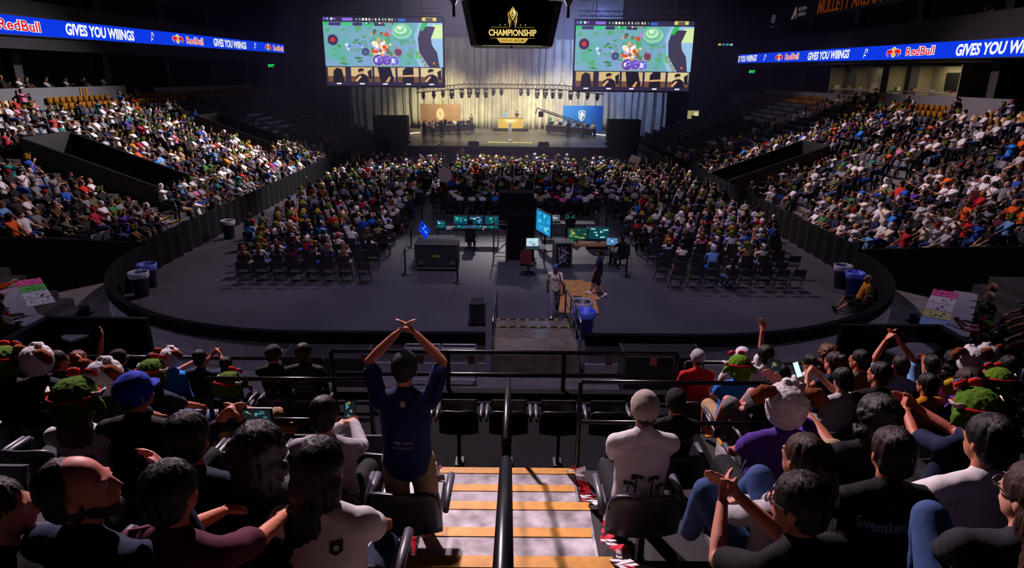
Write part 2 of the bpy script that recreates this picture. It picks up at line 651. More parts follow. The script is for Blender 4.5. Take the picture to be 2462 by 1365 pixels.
WHT, RED_, YEL_, BLU = (.9, .92, .95), lin('d8142a'), lin('f0b820'), lin('0c36dc')
BULL = [(-1, .15), (-.8, .42), (-.4, .5), (0, .62), (.3, .55), (.5, .75), (.55, .5), (.85, .35), (1, .05), (.8, -.05), (.6, .0), (.62, -.3), (.8, -.55), (.6, -.6),
        (.4, -.2), (.1, -.15), (-.2, -.2), (-.35, -.5), (-.2, -.75), (-.45, -.7), (-.6, -.3), (-.75, -.1), (-.9, -.45), (-1.05, -.4), (-.95, 0)]


def grow(poly, s):
    return [(x * (1 + .12 * s) , z * (1 + .16 * s)) for x, z in poly]


RBX = {-1: -27.4, 1: 27.4}


def ribbon(side, items, y0, y1, z0, z1):
    X = RBX[side]
    root = empty('ribbon_board', (X, y0, z0), label='long blue LED ribbon board across the balcony over the ' + ('left' if side < 0 else 'right') + ' side stand', category='LED board', group='LED ribbon boards')
    L = y1 - y0
    slope = (z1 - z0) / L
    hb = .49
    Rz = Matrix.Rotation(R(90 * -side), 4, 'Z')
    sh = Matrix.Identity(4)

    def M(y):
        return Matrix.Translation((0, y - y0, (y - y0) * slope)) @ Rz
    mb = MB()
    V = []
    for y in (y0, y1):
        for dx in (side * .0, side * .18):
            for dz in (-hb - .06, hb + .06):
                V.append((dx + side * .005, y - y0, (y - y0) * slope + dz))
    mb.add(V, [(0, 1, 5, 4), (2, 6, 7, 3), (0, 2, 3, 1), (4, 5, 7, 6), (1, 3, 7, 5), (0, 4, 6, 2)])
    mb.obj('housing', [BLACK], root)
    mb = MB()
    mb.add([(0, 0, -hb), (0, L, L * slope - hb), (0, L, L * slope + hb), (0, 0, hb)], [(0, 1, 2, 3)], 0, BLU)
    mb.obj('panel', [glow('led_panel', 'COL', 1.1)], root)
    for kind, ya, yb in items:
        mb = MB()
        c, w = (ya + yb) / 2, abs(yb - ya)
        m = M(c)
        if kind == 'G':
            put_text(mb, 'GIVES YOU WIIINGS', m, w, .7, WHT, .04, .12, .02)
        elif kind == 'm':
            flat(mb, [(-w * .1, .36), (w * .3, .3), (w * .3, .05), (w * .18, .05), (w * .18, .24), (-w * .02, .3)][::-1], m, WHT, .02)
            flat(mb, [(-w * .1, .36), (-w * .02, .3), (-w * .2, -.1), (w * .12, -.1), (w * .08, -.18), (-w * .2, -.18), (-w * .25, -.32), (-w * .34, -.32)], m, WHT, .02)
            flat(mb, rect(w * .05, .02, w * .14, .18), m, (.7, .05, .12), .025)
        else:
            lw = w * .46 if kind == 'R' else 0
            xw = w * .25 if kind == 'R' else 0
            put_text(mb, 'RedBull', m @ Matrix.Translation((xw, 0, 0)), w - lw, .62, WHT, .07, 0, .02)
            put_text(mb, 'RedBull', m @ Matrix.Translation((xw, 0, 0)), (w - lw) * .96, .55, RED_, .015, 0, .03)
            if kind == 'R':
                o = m @ Matrix.Translation((-w * .27, 0, 0))
                flat(mb, disc(0, .02, .36), o, WHT, .018)
                flat(mb, disc(0, .02, .32), o, YEL_, .022)
                for sg in (-1, 1):
                    b = [(sg * (-.48 + x * .42), z * .34) for x, z in BULL]
                    b2 = [(sg * (-.48 + x * .46), z * .4) for x, z in BULL]
                    flat(mb, b2 if sg > 0 else b2[::-1], o, WHT, .026)
                    flat(mb, b if sg > 0 else b[::-1], o, RED_, .032)
        mb.obj('lettering', [glow('led_letters', 'COL', 1.0)], root)


yl = lambda px: y_on(px, 57 + px * .088, -27.4)
yr = lambda px: y_on(px, 141 - (px - 1762) * .043, 27.4)
T = yl(513) - yl(157)
itl = [('G', yl(157), yl(322)), ('m', yl(360), yl(372)), ('R', yl(407), yl(487)), ('G', yl(513), yl(592)), ('m', yl(609), yl(617)), ('R', yl(633), yl(680)), ('W', yl(-8), yl(97)), ('m', yl(360) - T, yl(372) - T)]
ribbon(-1, itl, 30.0, yl(683), 9.7, 10.19)
T = yr(1943) - yr(2300)
itr = [('G', yr(1820), yr(1765)), ('m', yr(1844), yr(1835)), ('R', yr(1920), yr(1861)), ('G', yr(2043), yr(1943)), ('m', yr(2089), yr(2075)), ('R', yr(2246), yr(2124)), ('G', yr(2043) - T, yr(1943) - T)]
ribbon(1, itr, 30.0, yr(1763), 9.08, 9.6)

# orange name and two emblems high on the right upper wall
sg = empty('wall_sign', (29.35, 55, 13.75), label='orange arena name lettering high on the dark upper right wall', category='sign')
Mr = Matrix.Rotation(R(-90), 4, 'Z')
d0 = 30.85
mb = MB()
put_text(mb, 'MULLETT ARENA', Matrix.Translation((0, 6.8, .15)) @ Mr, 11.5, 1.35, lin('c05a18'), .03, .1, .0)
mb.obj('lettering', [PAINT], sg)
SIGN_G = glow('dim_glow_sign', 'COL', .16)  # faint glow given to the sign lettering and emblems
for o in sg.children:
    o.data.materials.clear(); o.data.materials.append(SIGN_G)
mb = MB()
ov = Matrix.Translation((0, 0, 0)) @ Mr
ring = disc(0, 0, .62, .45)
ins = disc(0, 0, .52, .36)
for i in range(20):
    j = (i + 1) % 20
    mb.add([ov @ Vector((x, 0, z)) for x, z in (ring[i], ring[j], ins[j], ins[i])], [(0, 1, 2, 3)], 0, (.5, .5, .52))
for q in ([(-.3, -.3), (-.18, -.3), (-.08, .3), (-.2, .3)], [(.12, -.3), (.24, -.3), (.34, .3), (.22, .3)], [(-.15, -.06), (.22, .0), (.24, .1), (-.13, .04)]):
    flat(mb, q, ov, (.5, .5, .52), .01)
put_text(mb, 'HYUNDAI', ov @ Matrix.Translation((0, 0, -.75)), 1.6, .25, (.5, .5, .52), .02, 0, .01)
mb.obj('emblem_sign', [SIGN_G], loc=(29.35, yr(1848) * 29.35 / 27.4, 13.75), label='grey oval slanted H emblem on the dark upper right wall', category='sign')
mb = MB()
flat(mb, [(-.9, -.55), (.0, .6), (.25, .6), (.25, -.55), (-.1, -.1), (-.35, -.55)], ov, (.6, .6, .6), .01)
flat(mb, [(.25, -.55), (.25, .5), (.6, .1), (.6, -.55)], ov, (.4, .08, .06), .01)
put_text(mb, 'MOUNTAIN', ov @ Matrix.Translation((1.75, 0, .3)), 1.9, .36, (.6, .6, .6), .02, 0, .01)
put_text(mb, 'AMERICA', ov @ Matrix.Translation((1.75, 0, -.2)), 1.9, .36, (.6, .6, .6), .02, 0, .01)
mb.obj('emblem_sign', [SIGN_G], loc=(29.35, yr(1898) * 29.35 / 27.4, 13.85), label='grey mountain peak emblem with two lines of lettering on upper wall', category='sign')

# section numbers on the grey walls, exit signs
for loc, rz, tx, lab in (((-27.42, 43.4, 6.15), 90, '116', 'orange section number on the grey wall atop the left stand'), ((26.82, 49, 6.15), -90, '102', 'orange section number on the grey wall atop the right stand')):
    mb = MB()
    put_text(mb, tx, Matrix.Rotation(R(rz), 4, 'Z'), .8, .5, lin('c08028'), .02)
    mb.obj('section_sign', [PAINT], loc=loc, label=lab, category='sign')
for loc, rz, lab in (((-27.3, 77.6, 8.2), 0, 'small green EXIT sign beside the black drape above left stand'), ((27.3, 77.6, 8.1), 0, 'small green EXIT sign under the ribbon board above right stand')):
    r = empty('exit_sign', loc, label=lab, category='exit sign')
    mb = MB()
    mb.box((-.42, .02, -.2), (.42, .12, .2))
    mb.obj('housing', [BLACK], r)
    mb = MB()
    put_text(mb, 'EXIT', Matrix.Identity(4), .7, .3, (.02, .8, .15), .03)
    mb.obj('lettering', [glow('exit_green', 'COL', 1.3)], r)

# lit suites behind the right stand's grey wall
for i, (y0, y1, name, bright) in enumerate(((42.6, 50.6, 'deep', .75), (51.6, 59.8, 'shallow', .5))):
    r = empty('hospitality_suite', (28.0, y0, 6.0), label='open lit suite with ' + ('two dark wall screens above the yellow seats' if i == 0 else 'a pale doorway beside the black column'), category='suite')
    mb = MB()
    mb.box((3.2, 0, 0), (3.3, y1 - y0, 2.35))
    mb.box((0, -.1, 0), (3.3, 0, 2.35))
    mb.box((0, y1 - y0, 0), (3.3, y1 - y0 + .1, 2.35))
    mb.obj('back_panel', [mat('suite_paint', (.36, .31, .2), .8)], r)
    mb = MB()
    mb.box((.1, .2, .55), (.6, y1 - y0 - .2, .62))
    mb.obj('counter', [mat('suite_counter', (.3, .27, .24), .4)], r)
    mb = MB()
    for a, b in (((1.2, 3.4), (4.6, 6.2)) if i == 0 else ((4.4, 5.2), (5.4, 6.2))):
        mb = MB()
        mb.box((3.1, a, .7 if i == 0 else .1), (3.2, b, 1.9))
        mb.obj('wall_screen' if i == 0 else 'door', [BLACK if i == 0 else WALLG], r)
    for q in range(4):
        mb = MB()
        y = 1 + q * (y1 - y0 - 2) / 3
        mb.box((.2, y, .62), (.45, y + .3 + .1 * (q % 2), .74 + .05 * q))
        mb.obj('tabletop_item', [mat('suite_item%d' % q, ((.5, .1, .08), (.5, .5, .5), (.35, .2, .1), (.6, .55, .4))[q], .6)], r)
    ld = bpy.data.lights.new('suite_light', 'AREA')
    ld.energy, ld.color, ld.size, ld.size_y, ld.shape = (110 if i == 0 else 45), (1, .84, .55), 2, 5, 'RECTANGLE'
    lo_ = bpy.data.objects.new('suite_light', ld)
    COL.objects.link(lo_)
    lo_.location = (29.8, (y0 + y1) / 2, 8.4)

# ------------------------------------------------------------------ big screens
def game_screen(cx, z0, z1, w, label, seed):
    rn = random.Random(seed)
    h = z1 - z0
    root = empty('projection_screen', (cx, 60, (z0 + z1) / 2), label=label, category='projection screen', group='projection screens beside the stage')
    mb = MB()
    mb.box((-w / 2 - .12, .02, -h / 2 - .12), (w / 2 + .12, .2, h / 2 + .12))
    mb.obj('screen_frame', [BLACK], root)
    mb = MB()
    I = Matrix.Identity(4)
    X = lambda u: (u - .5) * w
    Z = lambda v: (.5 - v) * h      # v from the top
    vb = .715

    def P(poly, col, d=.012):
        flat(mb, [(X(a), Z(b)) for a, b in poly], I, lin(col) if isinstance(col, str) else col, d)

    def blob(u, v, r, col, d=.014, n=14, jit=.18, ry=None):
        ry = ry or r * 1.78
        P([(u + r * math.cos(i * 2 * math.pi / n) * (1 + rn.uniform(-jit, jit)), v + ry * math.sin(i * 2 * math.pi / n) * (1 + rn.uniform(-jit, jit))) for i in range(n)][::-1], col, d)
    # ground of the picture: cells of blue grey, teal and green
    nx, ny = 100, 50
    for i in range(nx):
        for j in range(ny):
            u, v = i / nx, j / ny * vb
            n1 = noise.noise((u * 5, v * 7, seed)) * .5 + .5
            n2 = noise.noise((u * 16 + 9, v * 16, 3.)) * .5 + .5
            a, b, c = lin('7a9cc4'), lin('58a898'), lin('4c9a3c')
            t = min(1, max(0, n1 * 1.6 - .35))
            col = tuple(a[q] * (1 - t) + b[q] * t for q in range(3))
            if n2 > .63:
                col = tuple(col[q] * .4 + c[q] * .6 for q in range(3))
            if v > .5 * vb and n1 < .5:
                col = tuple(col[q] * .8 + lin('8098d0')[q] * .2 for q in range(3))
            P([(u, v), (u, v + vb / ny), (u + 1 / nx, v + vb / ny), (u + 1 / nx, v)], col, .01)
    for _ in range(34):   # grass strokes
        u, v = rn.uniform(.03, .72), rn.uniform(.2, .68)
        l, a = rn.uniform(.03, .09), rn.uniform(-.5, .3)
        P([(u, v), (u + l * .5, v + .02 + a * .03), (u + l, v + a * .08), (u + l * .5, v - .015 + a * .03)], rn.choice(['3f8a2c', '4a9a40', '2f7a44', '58a068']), .016)
    # right: dark ravine, pale cliff side, green cloth
    P([(.8, .1), (.76, .25), (.78, .42), (.76, .56), (.8, .715), (1, .715), (1, .0), (.82, 0)], '8fb8d8', .017)
    P([(.92, .1), (1, .1), (1, .3), (.9, .3)], 'c8e0a0', .018)
    P([(.82, .12), (.79, .3), (.8, .5), (.86, .66), (.88, .715), (.97, .715), (.95, .5), (.91, .4), (.9, .3), (.94, .13)], '3c3650', .019)
    P([(.84, .04), (.81, .17), (.83, .2), (.88, .08), (.88, .02)], '2fae50', .02)
    P([(.765, .44), (.77, .58), (.79, .6), (.79, .5)], '35c060', .021)
    for k in range(4):
        blob(.79 + .02 * k, .52 + .055 * k, .016, '8c9080', .022)
    blob(.92, .66, .009, 'e87020', .023)
    for k in range(6):     # pale mound of rings
        blob(.66 - .004 * k, .21 - .012 * k, .105 - .017 * k, ['5aa0a8', '8cc8a8', '68b090', 'b0e0b8', '80c898', 'd8f0c8'][k], .018 + .001 * k, 18, .05, (.105 - .017 * k) * 1.25)
    # dark round wells and the bright fight in the middle
    for u, v, r, c1, c2 in ((.075, .33, .05, '2c2c48', 'd02830'), (.345, .5, .036, '3c4468', '5868a0')):
        blob(u, v, r, '788098', .02, 18, .04); blob(u, v, r * .86, c1, .021, 18, .05); blob(u, v, r * .4, c2, .022)
    for u, v, r, c in ((.19, .4, .016, 'c0d0f0'), (.21, .42, .012, '5060b0'), (.2, .46, .014, 'b8c8e8'), (.31, .39, .01, '6078d0'), (.32, .43, .01, 'a8b8f0'), (.43, .2, .016, '383858'), (.56, .2, .018, 'b080d0'), (.62, .5, .032, '7a3858')):
        blob(u, v, r, c, .021)
    for k in range(70):
        a, rr = rn.uniform(0, 6.28), abs(rn.gauss(0, .05))
        blob(.485 + rr * math.cos(a), .44 + rr * 1.6 * math.sin(a), rn.uniform(.006, .02), rn.choice(['e85020', 'f0a050', 'f8f0f0', 'e8b0c8', 'c84830', 'b0a0e8', 'f8d8a0', '806048']), .023 + .0001 * k, 8, .3)
    for cu, cv, rr, cols in ((.45, .62, .05, ['6048b0', '8068d8', '3c3478', 'a898f0']), (.52, .62, .045, ['7050c0', '9880e0', '503c98']), (.585, .63, .043, ['5060d0', 'b0b8f8', '4040a0', '7868e0'])):
        blob(cu, cv, rr, 'd8a868', .03, 22, .02); blob(cu, cv, rr * .92, cols[0], .031, 22, .02)
        for k in range(16):
            a, q = rn.uniform(0, 6.28), rn.uniform(0, rr * .75)
            blob(cu + q * math.cos(a), cv + q * 1.7 * math.sin(a), rn.uniform(.004, .011), rn.choice(cols[1:] + ['e8e0f8']), .032 + .0001 * k, 7, .3)
    # score bar and corner panels
    P(rect(.0, .0, 1, .075)[::-1], '2c2848', .034)
    P(rect(.26, .0, .69, .07)[::-1], '201c24', .035)
    for k in range(15):
        u = .275 + k * .0275
        P(rect(u, .018, u + rn.uniform(.008, .02), .05)[::-1], rn.choice(['e8e8e8', 'd0c8b0', 'f0f0f0', '7080a0']), .036)
    for k in range(12):
        u = .36 + k * .022
        P(rect(u, .078, u + rn.uniform(.006, .014), .1)[::-1], rn.choice(['e0e0e8', '30c060', 'd04030', '28304c']), .036)
    for u0, u1, c in ((0, .045, '28b858'), (.05, .15, '3c3068'), (.16, .24, '30c070'), (.25, .33, '383058'), (.34, .42, '28b060'), (.43, .52, '28304c')):
        P(rect(u0, .08, u1, .125)[::-1], c, .035)
    P(rect(.165, .015, .25, .055)[::-1], '8868d8', .036)
    P(rect(.63, .018, .69, .06)[::-1], '3060c0', .037)
    for u in (.015, .04, .075, .1):
        blob(u, .03, .01, rn.choice(['8050d0', '40c0d8', 'e0e0f0']), .036)
    P(rect(.83, .0, .95, .05)[::-1], 'd8c060', .037)
    P(rect(.86, .005, .92, .06)[::-1], '585048', .038)
    # row of five player cameras
    P(rect(0, vb, 1, 1)[::-1], '2c2440', .034)
    for k in range(5):
        u0, u1 = .015 + k * .198, .015 + k * .198 + .18
        P(rect(u0, vb + .012, u1, .945)[::-1], ['b89868', 'c8b080', 'c0a478', 'c8b088', 'd0c090'][k], .036)
        P(rect(u0, .86, u1, .945)[::-1], '6a4a30', .0365)
        dk = '1c1824'
        um = (u0 + u1) / 2
        if k == 0:
            P([(um - .05, .945), (um - .04, .78), (um - .01, .735), (um + .03, .76), (um + .05, .945)][::-1], dk, .038)
            P(rect(u1 - .03, vb + .012, u1, .945)[::-1], '28203c', .0385)
        elif k == 2:
            P([(um - .04, .945), (um - .06, vb + .012), (um + .05, vb + .012), (um + .08, .945)][::-1], dk, .038)
            P([(um + .0, .945), (um + .035, .86), (um + .05, .87), (um + .03, .945)][::-1], 'c89060', .039)
            P([(um + .05, vb + .012), (um + .09, .86), (um + .07, .945), (um + .085, .86)][::-1], 'd8d8e0', .0395)
        elif k == 3:
            P([(um - .05, .945), (um - .045, .77), (um - .02, vb + .012), (um + .045, vb + .012), (um + .05, .945)][::-1], dk, .038)
            P([(um - .045, .84), (um + .05, .83), (um + .05, .855), (um - .045, .865)][::-1], 'd8a070', .039)
        else:
            P([(um - .06, .945), (um - .045, .85), (um, .81), (um + .045, .85), (um + .06, .945)][::-1], dk, .038)
            blob(um - .005, .79, .022, 'c88860' if k == 1 else 'c0a088', .039, 14, .03)
            P([(um - .03, .8), (um - .028, .755), (um, .74), (um + .022, .755), (um + .02, .775)][::-1], '281c18', .04)
            P([(um - .06, .93), (um - .02, .85), (um, .86), (um - .04, .94)][::-1], 'd0a078', .041)
            P([(um + .05, .79), (um + .085, .75), (um + .085, .9), (um + .06, .9)][::-1], '201c28', .041)
        P(rect(um - .02, .962, um + .02, .98)[::-1], 'f0f0f8', .04)
    mb.obj('picture', [GLOW], root)
    mb = MB()        # truss and lines it hangs from
    for xx in (-w * .33, w * .33):
        mb.tube([(xx, .1, h / 2 + .1), (xx, .1, h / 2 + 4)], .03, 6)
    for zz in (.35, .75):
        mb.tube([(-w / 2 + .2, .1, h / 2 + zz), (w / 2 - .2, .1, h / 2 + zz)], .04, 6)
    for i in range(24):
        a = -w / 2 + .2 + i * (w - .4) / 24
        mb.tube([(a, .1, h / 2 + (.35 if i % 2 else .75)), (a + (w - .4) / 24, .1, h / 2 + (.75 if i % 2 else .35))], .022, 5)
    mb.obj('hanging_truss', [GREYM], root)


game_screen(-11.18, 6.42, 12.06, 10.3, 'projection screen left of the hanging scoreboard, showing game play over five player cameras', 5)
game_screen(10.57, 6.22, 11.98, 10.2, 'projection screen right of the hanging scoreboard, showing game play over five player cameras', 5)

# ------------------------------------------------------------------ centre scoreboard
jb = empty('center_scoreboard', (-.05, 46, 9.2), label='black hanging centre scoreboard with gold championship flame logo', category='scoreboard')
mb = MB()
b_, t_ = (2.62, 2.2), (3.15, 2.75)
zb, zt_ = 0, 2.6


def ringpts(wx, wy, z, ch=.45):
    return [(-wx + ch, -wy, z), (wx - ch, -wy, z), (wx, -wy + ch, z), (wx, wy - ch, z), (wx - ch, wy, z), (-wx + ch, wy, z), (-wx, wy - ch, z), (-wx, -wy + ch, z)]


A, B = ringpts(2.62, 2.2, 0), ringpts(3.15, 2.75, 2.6)
mb.add(A + B, [(7, 6, 5, 4, 3, 2, 1, 0), tuple(range(8, 16))] + [(i, (i + 1) % 8, 8 + (i + 1) % 8, 8 + i) for i in range(8)])
mb.box((-2.3, -2.3, 2.6), (2.3, 2.3, 2.75))
mb.obj('housing', [mat('scoreboard_shell', (.012, .01, .014), .5)], jb)
mb = MB()
sl = (2.75 - 2.2) / 2.6
mb.add([(-2.2, -2.2 - sl * .03 - .012, .03), (2.2, -2.2 - sl * .03 - .012, .03), (2.72, -2.75 - .012, 2.57), (-2.72, -2.75 - .012, 2.57)], [(0, 1, 2, 3)], 0, (.0004, .0004, .0004))
mb.obj('display', [mat('display_black', (.002, .002, .002), .5, spec=.1)], jb)
mb = MB()
GOLD, GOLD2, GOLDD = lin('d8b050'), lin('f4e090'), lin('a87c28')
S = Matrix.Translation((.06, -2.2 - .03, .0)) @ Matrix.Rotation(math.atan(sl), 4, 'X')
MI = S @ Matrix.Translation((0, 0, .0))
put_text(mb, 'CHAMPIONSHIP', MI @ Matrix.Translation((0, 0, .78)), 3.0, .40, GOLD, .035, 0, .012)
put_text(mb, 'CHAMPIONSHIP', MI @ Matrix.Translation((0, 0, .78)), 2.97, .34, GOLD2, .0, 0, .016)
flat(mb, rect(-1.35, 1.09, -.25, 1.105), MI, GOLD, .012)
flat(mb, rect(.25, 1.09, 1.35, 1.105), MI, GOLD, .012)
flat(mb, rect(-1.4, .455, 1.4, .47), MI, GOLD, .012)
flat(mb, [(-1.0, .45), (-.78, .17), (.78, .17), (1.0, .45)][::-1], MI, GOLD, .012)
put_text(mb, 'DRIVEN BY', MI @ Matrix.Translation((-.36, 0, .31)), .74, .1, (.01, .01, .01), .005, 0, .018)
for q in ([(.1, .24), (.16, .38), (.2, .38), (.14, .24)], [(.16, .29), (.32, .38), (.38, .38), (.22, .29), (.4, .24), (.32, .24)], [(.4, .24), (.46, .38), (.5, .38), (.44, .24)], [(.48, .24), (.62, .38), (.68, .38), (.74, .24), (.69, .24), (.64, .33), (.54, .24)]):
    flat(mb, q[::-1], MI, (.01, .01, .01), .018)
for t, x in (('2', -.78), ('0', -.47), ('2', .49), ('0', .8)):
    put_text(mb, t, MI @ Matrix.Translation((x, 0, 1.24)), .06, .09, GOLD2, 0, 0, .012)
# flame with two wings
for sg in (-1, 1):
    def fl(pts, c=GOLD):
        q = [(sg * x, z) for x, z in pts]
        flat(mb, q if sg < 0 else q[::-1], MI, c, .014)
    fl([(.02, 2.3), (.0, 1.5), (.06, 1.6), (.2, 1.85), (.19, 2.0), (.1, 2.15)][::1], GOLD2 if sg > 0 else GOLD)
    fl([(.21, 2.07), (.3, 1.93), (.31, 1.8), (.2, 1.58), (.08, 1.4), (.06, 1.44), (.17, 1.62), (.26, 1.82), (.25, 1.93)])
    fl([(.29, 1.68), (.22, 1.5), (.14, 1.08), (.17, 1.09), (.25, 1.4)], GOLD2)
    fl([(.24, 1.5), (.12, 1.32), (.06, 1.2), (.09, 1.3), (.2, 1.5)], GOLD)
flat(mb, [(-.1, 1.86), (0, 1.7), (.12, 1.88), (.12, 1.82), (0, 1.62), (-.1, 1.8)], MI, (.004, .004, .004), .018)
flat(mb, [(-.06, 1.98), (0, 1.88), (.08, 2.02), (.08, 1.96), (0, 1.8), (-.06, 1.92)], MI, (.004, .004, .004), .018)
flat(mb, rect(-1.9, .0, 1.9, .012), MI, lin('d8d0b0'), .012)
mb.obj('logo', [glow('scoreboard_logo', 'COL', 1.)], jb)
mb = MB()
for sx in (-1, 1):
    for sy in (-1, 1):
        mb.tube([(sx * 1.9, sy * 1.9, 2.7), (sx * 1.9, sy * 1.9, 12)], .05, 6)
        mb.tube([(sx * .6, sy * 1.9, 2.7), (sx * .6, sy * 1.9, 12)], .04, 6)
mb.obj('hanger', [GREYM], jb)
mb = MB()
mb.lathe([(.0, -.14), (.07, -.12), (.07, 0)], 10, (0, -1.2, 0))
mb.obj('camera_dome', [BLACK], jb)
for sx in (-1, 1):
    r = empty('hanging_loudspeaker', (sx * 3.75 - .1, 46, 12.3), label=('pale' if sx < 0 else 'bluish') + ' loudspeaker cluster hanging beside the scoreboard, ' + ('left' if sx < 0 else 'right') + ' one', category='loudspeaker')
    mb = MB()
    mb.box((-.4, -.4, 0), (.4, .4, 1.1))
    mb.obj('cabinet', [DARK], r)
    mb = MB()
    mb.prism([(-.35, 0), (.35, 0), (.1, -.55), (-.1, -.55)], .6, Matrix.Translation((0, -.3, 0)))
    mb.obj('horn', [mat('horn_pale', (.4, .4, .44), .5)], r)
    mb = MB()
    mb.tube([(0, 0, -.5), (0, 0, -1.25)], .1, 10)
    mb.obj('lamp', [BLACK], r)

# dark overhead trusses running toward the stage
for i, (xa, ya, xb, yb, z) in enumerate(((-8.5, 52, -5.5, 62, 13.6), (8.3, 52, 6.2, 62, 13.5), (-22, 52, -14, 70, 16.5))):
    mb = MB()
    a, b = Vector((xa, ya, z)), Vector((xb, yb, z + .2))
    n = 14
    sd = (b - a).normalized().cross(Vector((0, 0, 1))) * .3
    ch = [(sd, 0), (-sd, 0), (sd, .6), (-sd, .6)]
    for s_, dz in ch:
        mb.tube([a + s_ + Vector((0, 0, dz)), b + s_ + Vector((0, 0, dz))], .045, 6)
    for k in range(n):
        p, q = a.lerp(b, k / n), a.lerp(b, (k + 1) / n)
        mb.tube([p + sd, q - sd], .025, 5)
        mb.tube([p + sd, q + sd + Vector((0, 0, .6))], .025, 5)
        mb.tube([p - sd + Vector((0, 0, .6)), q - sd], .025, 5)
    mb.obj('overhead_truss', [GREYM], label=('ceiling truss over the left screen', 'ceiling truss over the right screen', 'ceiling truss high above the left stand')[i] + ', dark grey lattice', category='truss')

# ------------------------------------------------------------------ curtain and stage
CURT = mat('curtain', (.50, .47, .41), .75, noise_amt=.2, noise_scale=1.2)
mb = MB()
mb.box((-13, 82.4, 10.5), (13, 82.6, 21.9))
structure(mb, 'wall_stage', [mat('stage_wall', (.24, .24, .27), .8)])


def curtain(x0, x1, y, z0, z1, label, gather=0.):
    mb = MB()
    n = int((x1 - x0) / .07)
    nz = 8
    V = []
    for j in range(nz + 1):
        z = z0 + (z1 - z0) * j / nz
        for i in range(n + 1):
            x = x0 + (x1 - x0) * i / n
            w = .2 * math.sin(x * 7.1 + 1.1 * math.sin(x * 1.7)) + .06 * math.sin(x * 17.3 + math.sin(x * 3))
            V.append((x + .05 * math.sin(z * .9 + x), y + w * (1 + .25 * math.sin(z + x * .5)) + gather * (1 - j / nz) ** 2 * math.sin((x - x0) / (x1 - x0) * math.pi) * -1, z))
    Fc = [(j * (n + 1) + i, j * (n + 1) + i + 1, (j + 1) * (n + 1) + i + 1, (j + 1) * (n + 1) + i) for j in range(nz) for i in range(n)]
    mb.add(V, Fc)
    o = mb.obj('stage_curtain', [CURT], smooth=True, label=label, category='curtain', group='stage curtains')
    md = o.modifiers.new('thick', 'SOLIDIFY')
    md.thickness = .02


curtain(-19.2, -12.1, 79.6, .01, 9.0, 'pleated pale stage curtain behind the left black loudspeaker stack')
curtain(-12.0, -3.6, 79.4, 1.4, 11.5, 'pleated warm lit stage curtain behind the tan team banner')
curtain(-3.7, 3.6, 79.0, 1.4, 11.45, 'pleated pale stage curtain behind the gold casters desk', .5)
curtain(3.5, 11.5, 79.4, 1.4, 11.4, 'pleated pale stage curtain behind the blue team banner')
curtain(11.6, 18.3, 79.6, .01, 9.0, 'pleated pale stage curtain behind the right black loudspeaker stack')

st = empty('stage_platform', (0, 58.6, 0), label='wide black stage platform in front of the pale curtain', category='stage')
mb = MB()
deck = [(-9.35, 58.6), (8.65, 58.6), (8.65, 62.4), (11.5, 66), (11.5, 79.2), (-12, 79.2), (-12, 66), (-9.35, 62.4)]
ND = len(deck)
mb.add([(x, y - 58.6, 1.32) for x, y in deck] + [(x, y - 58.6, 1.4) for x, y in deck], [tuple(range(ND - 1, -1, -1)), tuple(range(ND, 2 * ND))] + [(i, (i + 1) % ND, ND + (i + 1) % ND, ND + i) for i in range(ND)])
for x in (-8, -5.8, -3.6, -1.6, .6, 2.8, 5, 7.2):
    mb.box((x, .05, 1.4), (x + .05, 12, 1.404), 1)
for y in (2.2, 4.6, 7.4, 10):
    mb.box((-9.3, y, 1.4), (8.6, y + .06, 1.404), 1)
mb.obj('deck', [mat('stage_deck', (.11, .105, .085), .35, noise_amt=.2, noise_scale=.8), BLACK], st)
mb = MB()
mb.add([(x * .995, y - 58.55, 0) for x, y in deck] + [(x * .995, y - 58.55, 1.32) for x, y in deck], [(i, (i + 1) % ND, ND + (i + 1) % ND, ND + i) for i in range(ND)])
mb.obj('skirt', [MATTE], st)
mb = MB()
MF = Matrix.Translation((-.13, 3.7, 1.41)) @ Matrix.Rotation(R(-90), 4, 'X')
put_text(mb, 'SPRING FINALS', MF, 4.2, .95, lin('d0c060'), .03)
mb.obj('floor_lettering', [mat('gold_paint', lin('e8d878'), .6)], st)
mb = MB()
for i in range(8):
    mb.box((8.7, 7.6 + i * .0, 0), (8.7 + .3 * (8 - i), 8.6, .17 * (i + 1)))
mb.obj('side_ramp', [mat('ramp_blue_grey', (.1, .11, .16), .5)], st)

for i, (sx, w, h, zt2) in enumerate(((-10.95, 3.1, 2.45, 3.85), (10.2, 2.95, 2.4, 3.72))):
    r = empty('loudspeaker_stack', (sx, 60.6, 0), label='black draped loudspeaker stack at the stage ' + ('left end by the tan banner' if i == 0 else 'right end by the blue banner'), category='loudspeaker')
    mb = MB()
    mb.box((-w / 2, -.5, 1.75), (w / 2, .8, zt2))
    mb.obj('cabinet', [mat('speaker_black', (.014, .013, .016), .7)], r)
    mb = MB()
    mb.box((-w / 2 + .1, -.45, 0), (w / 2 - .1, .75, 1.75))
    mb.obj('riser', [MATTE], r)
    mb = MB()
    mb.box((-w / 2 + (w * .5 if i == 0 else .3), -.9, 0), (w / 2 - (.2 if i == 0 else w * .4), -.5, 2.7))
    mb.obj('front_cabinet', [BLACK], r)

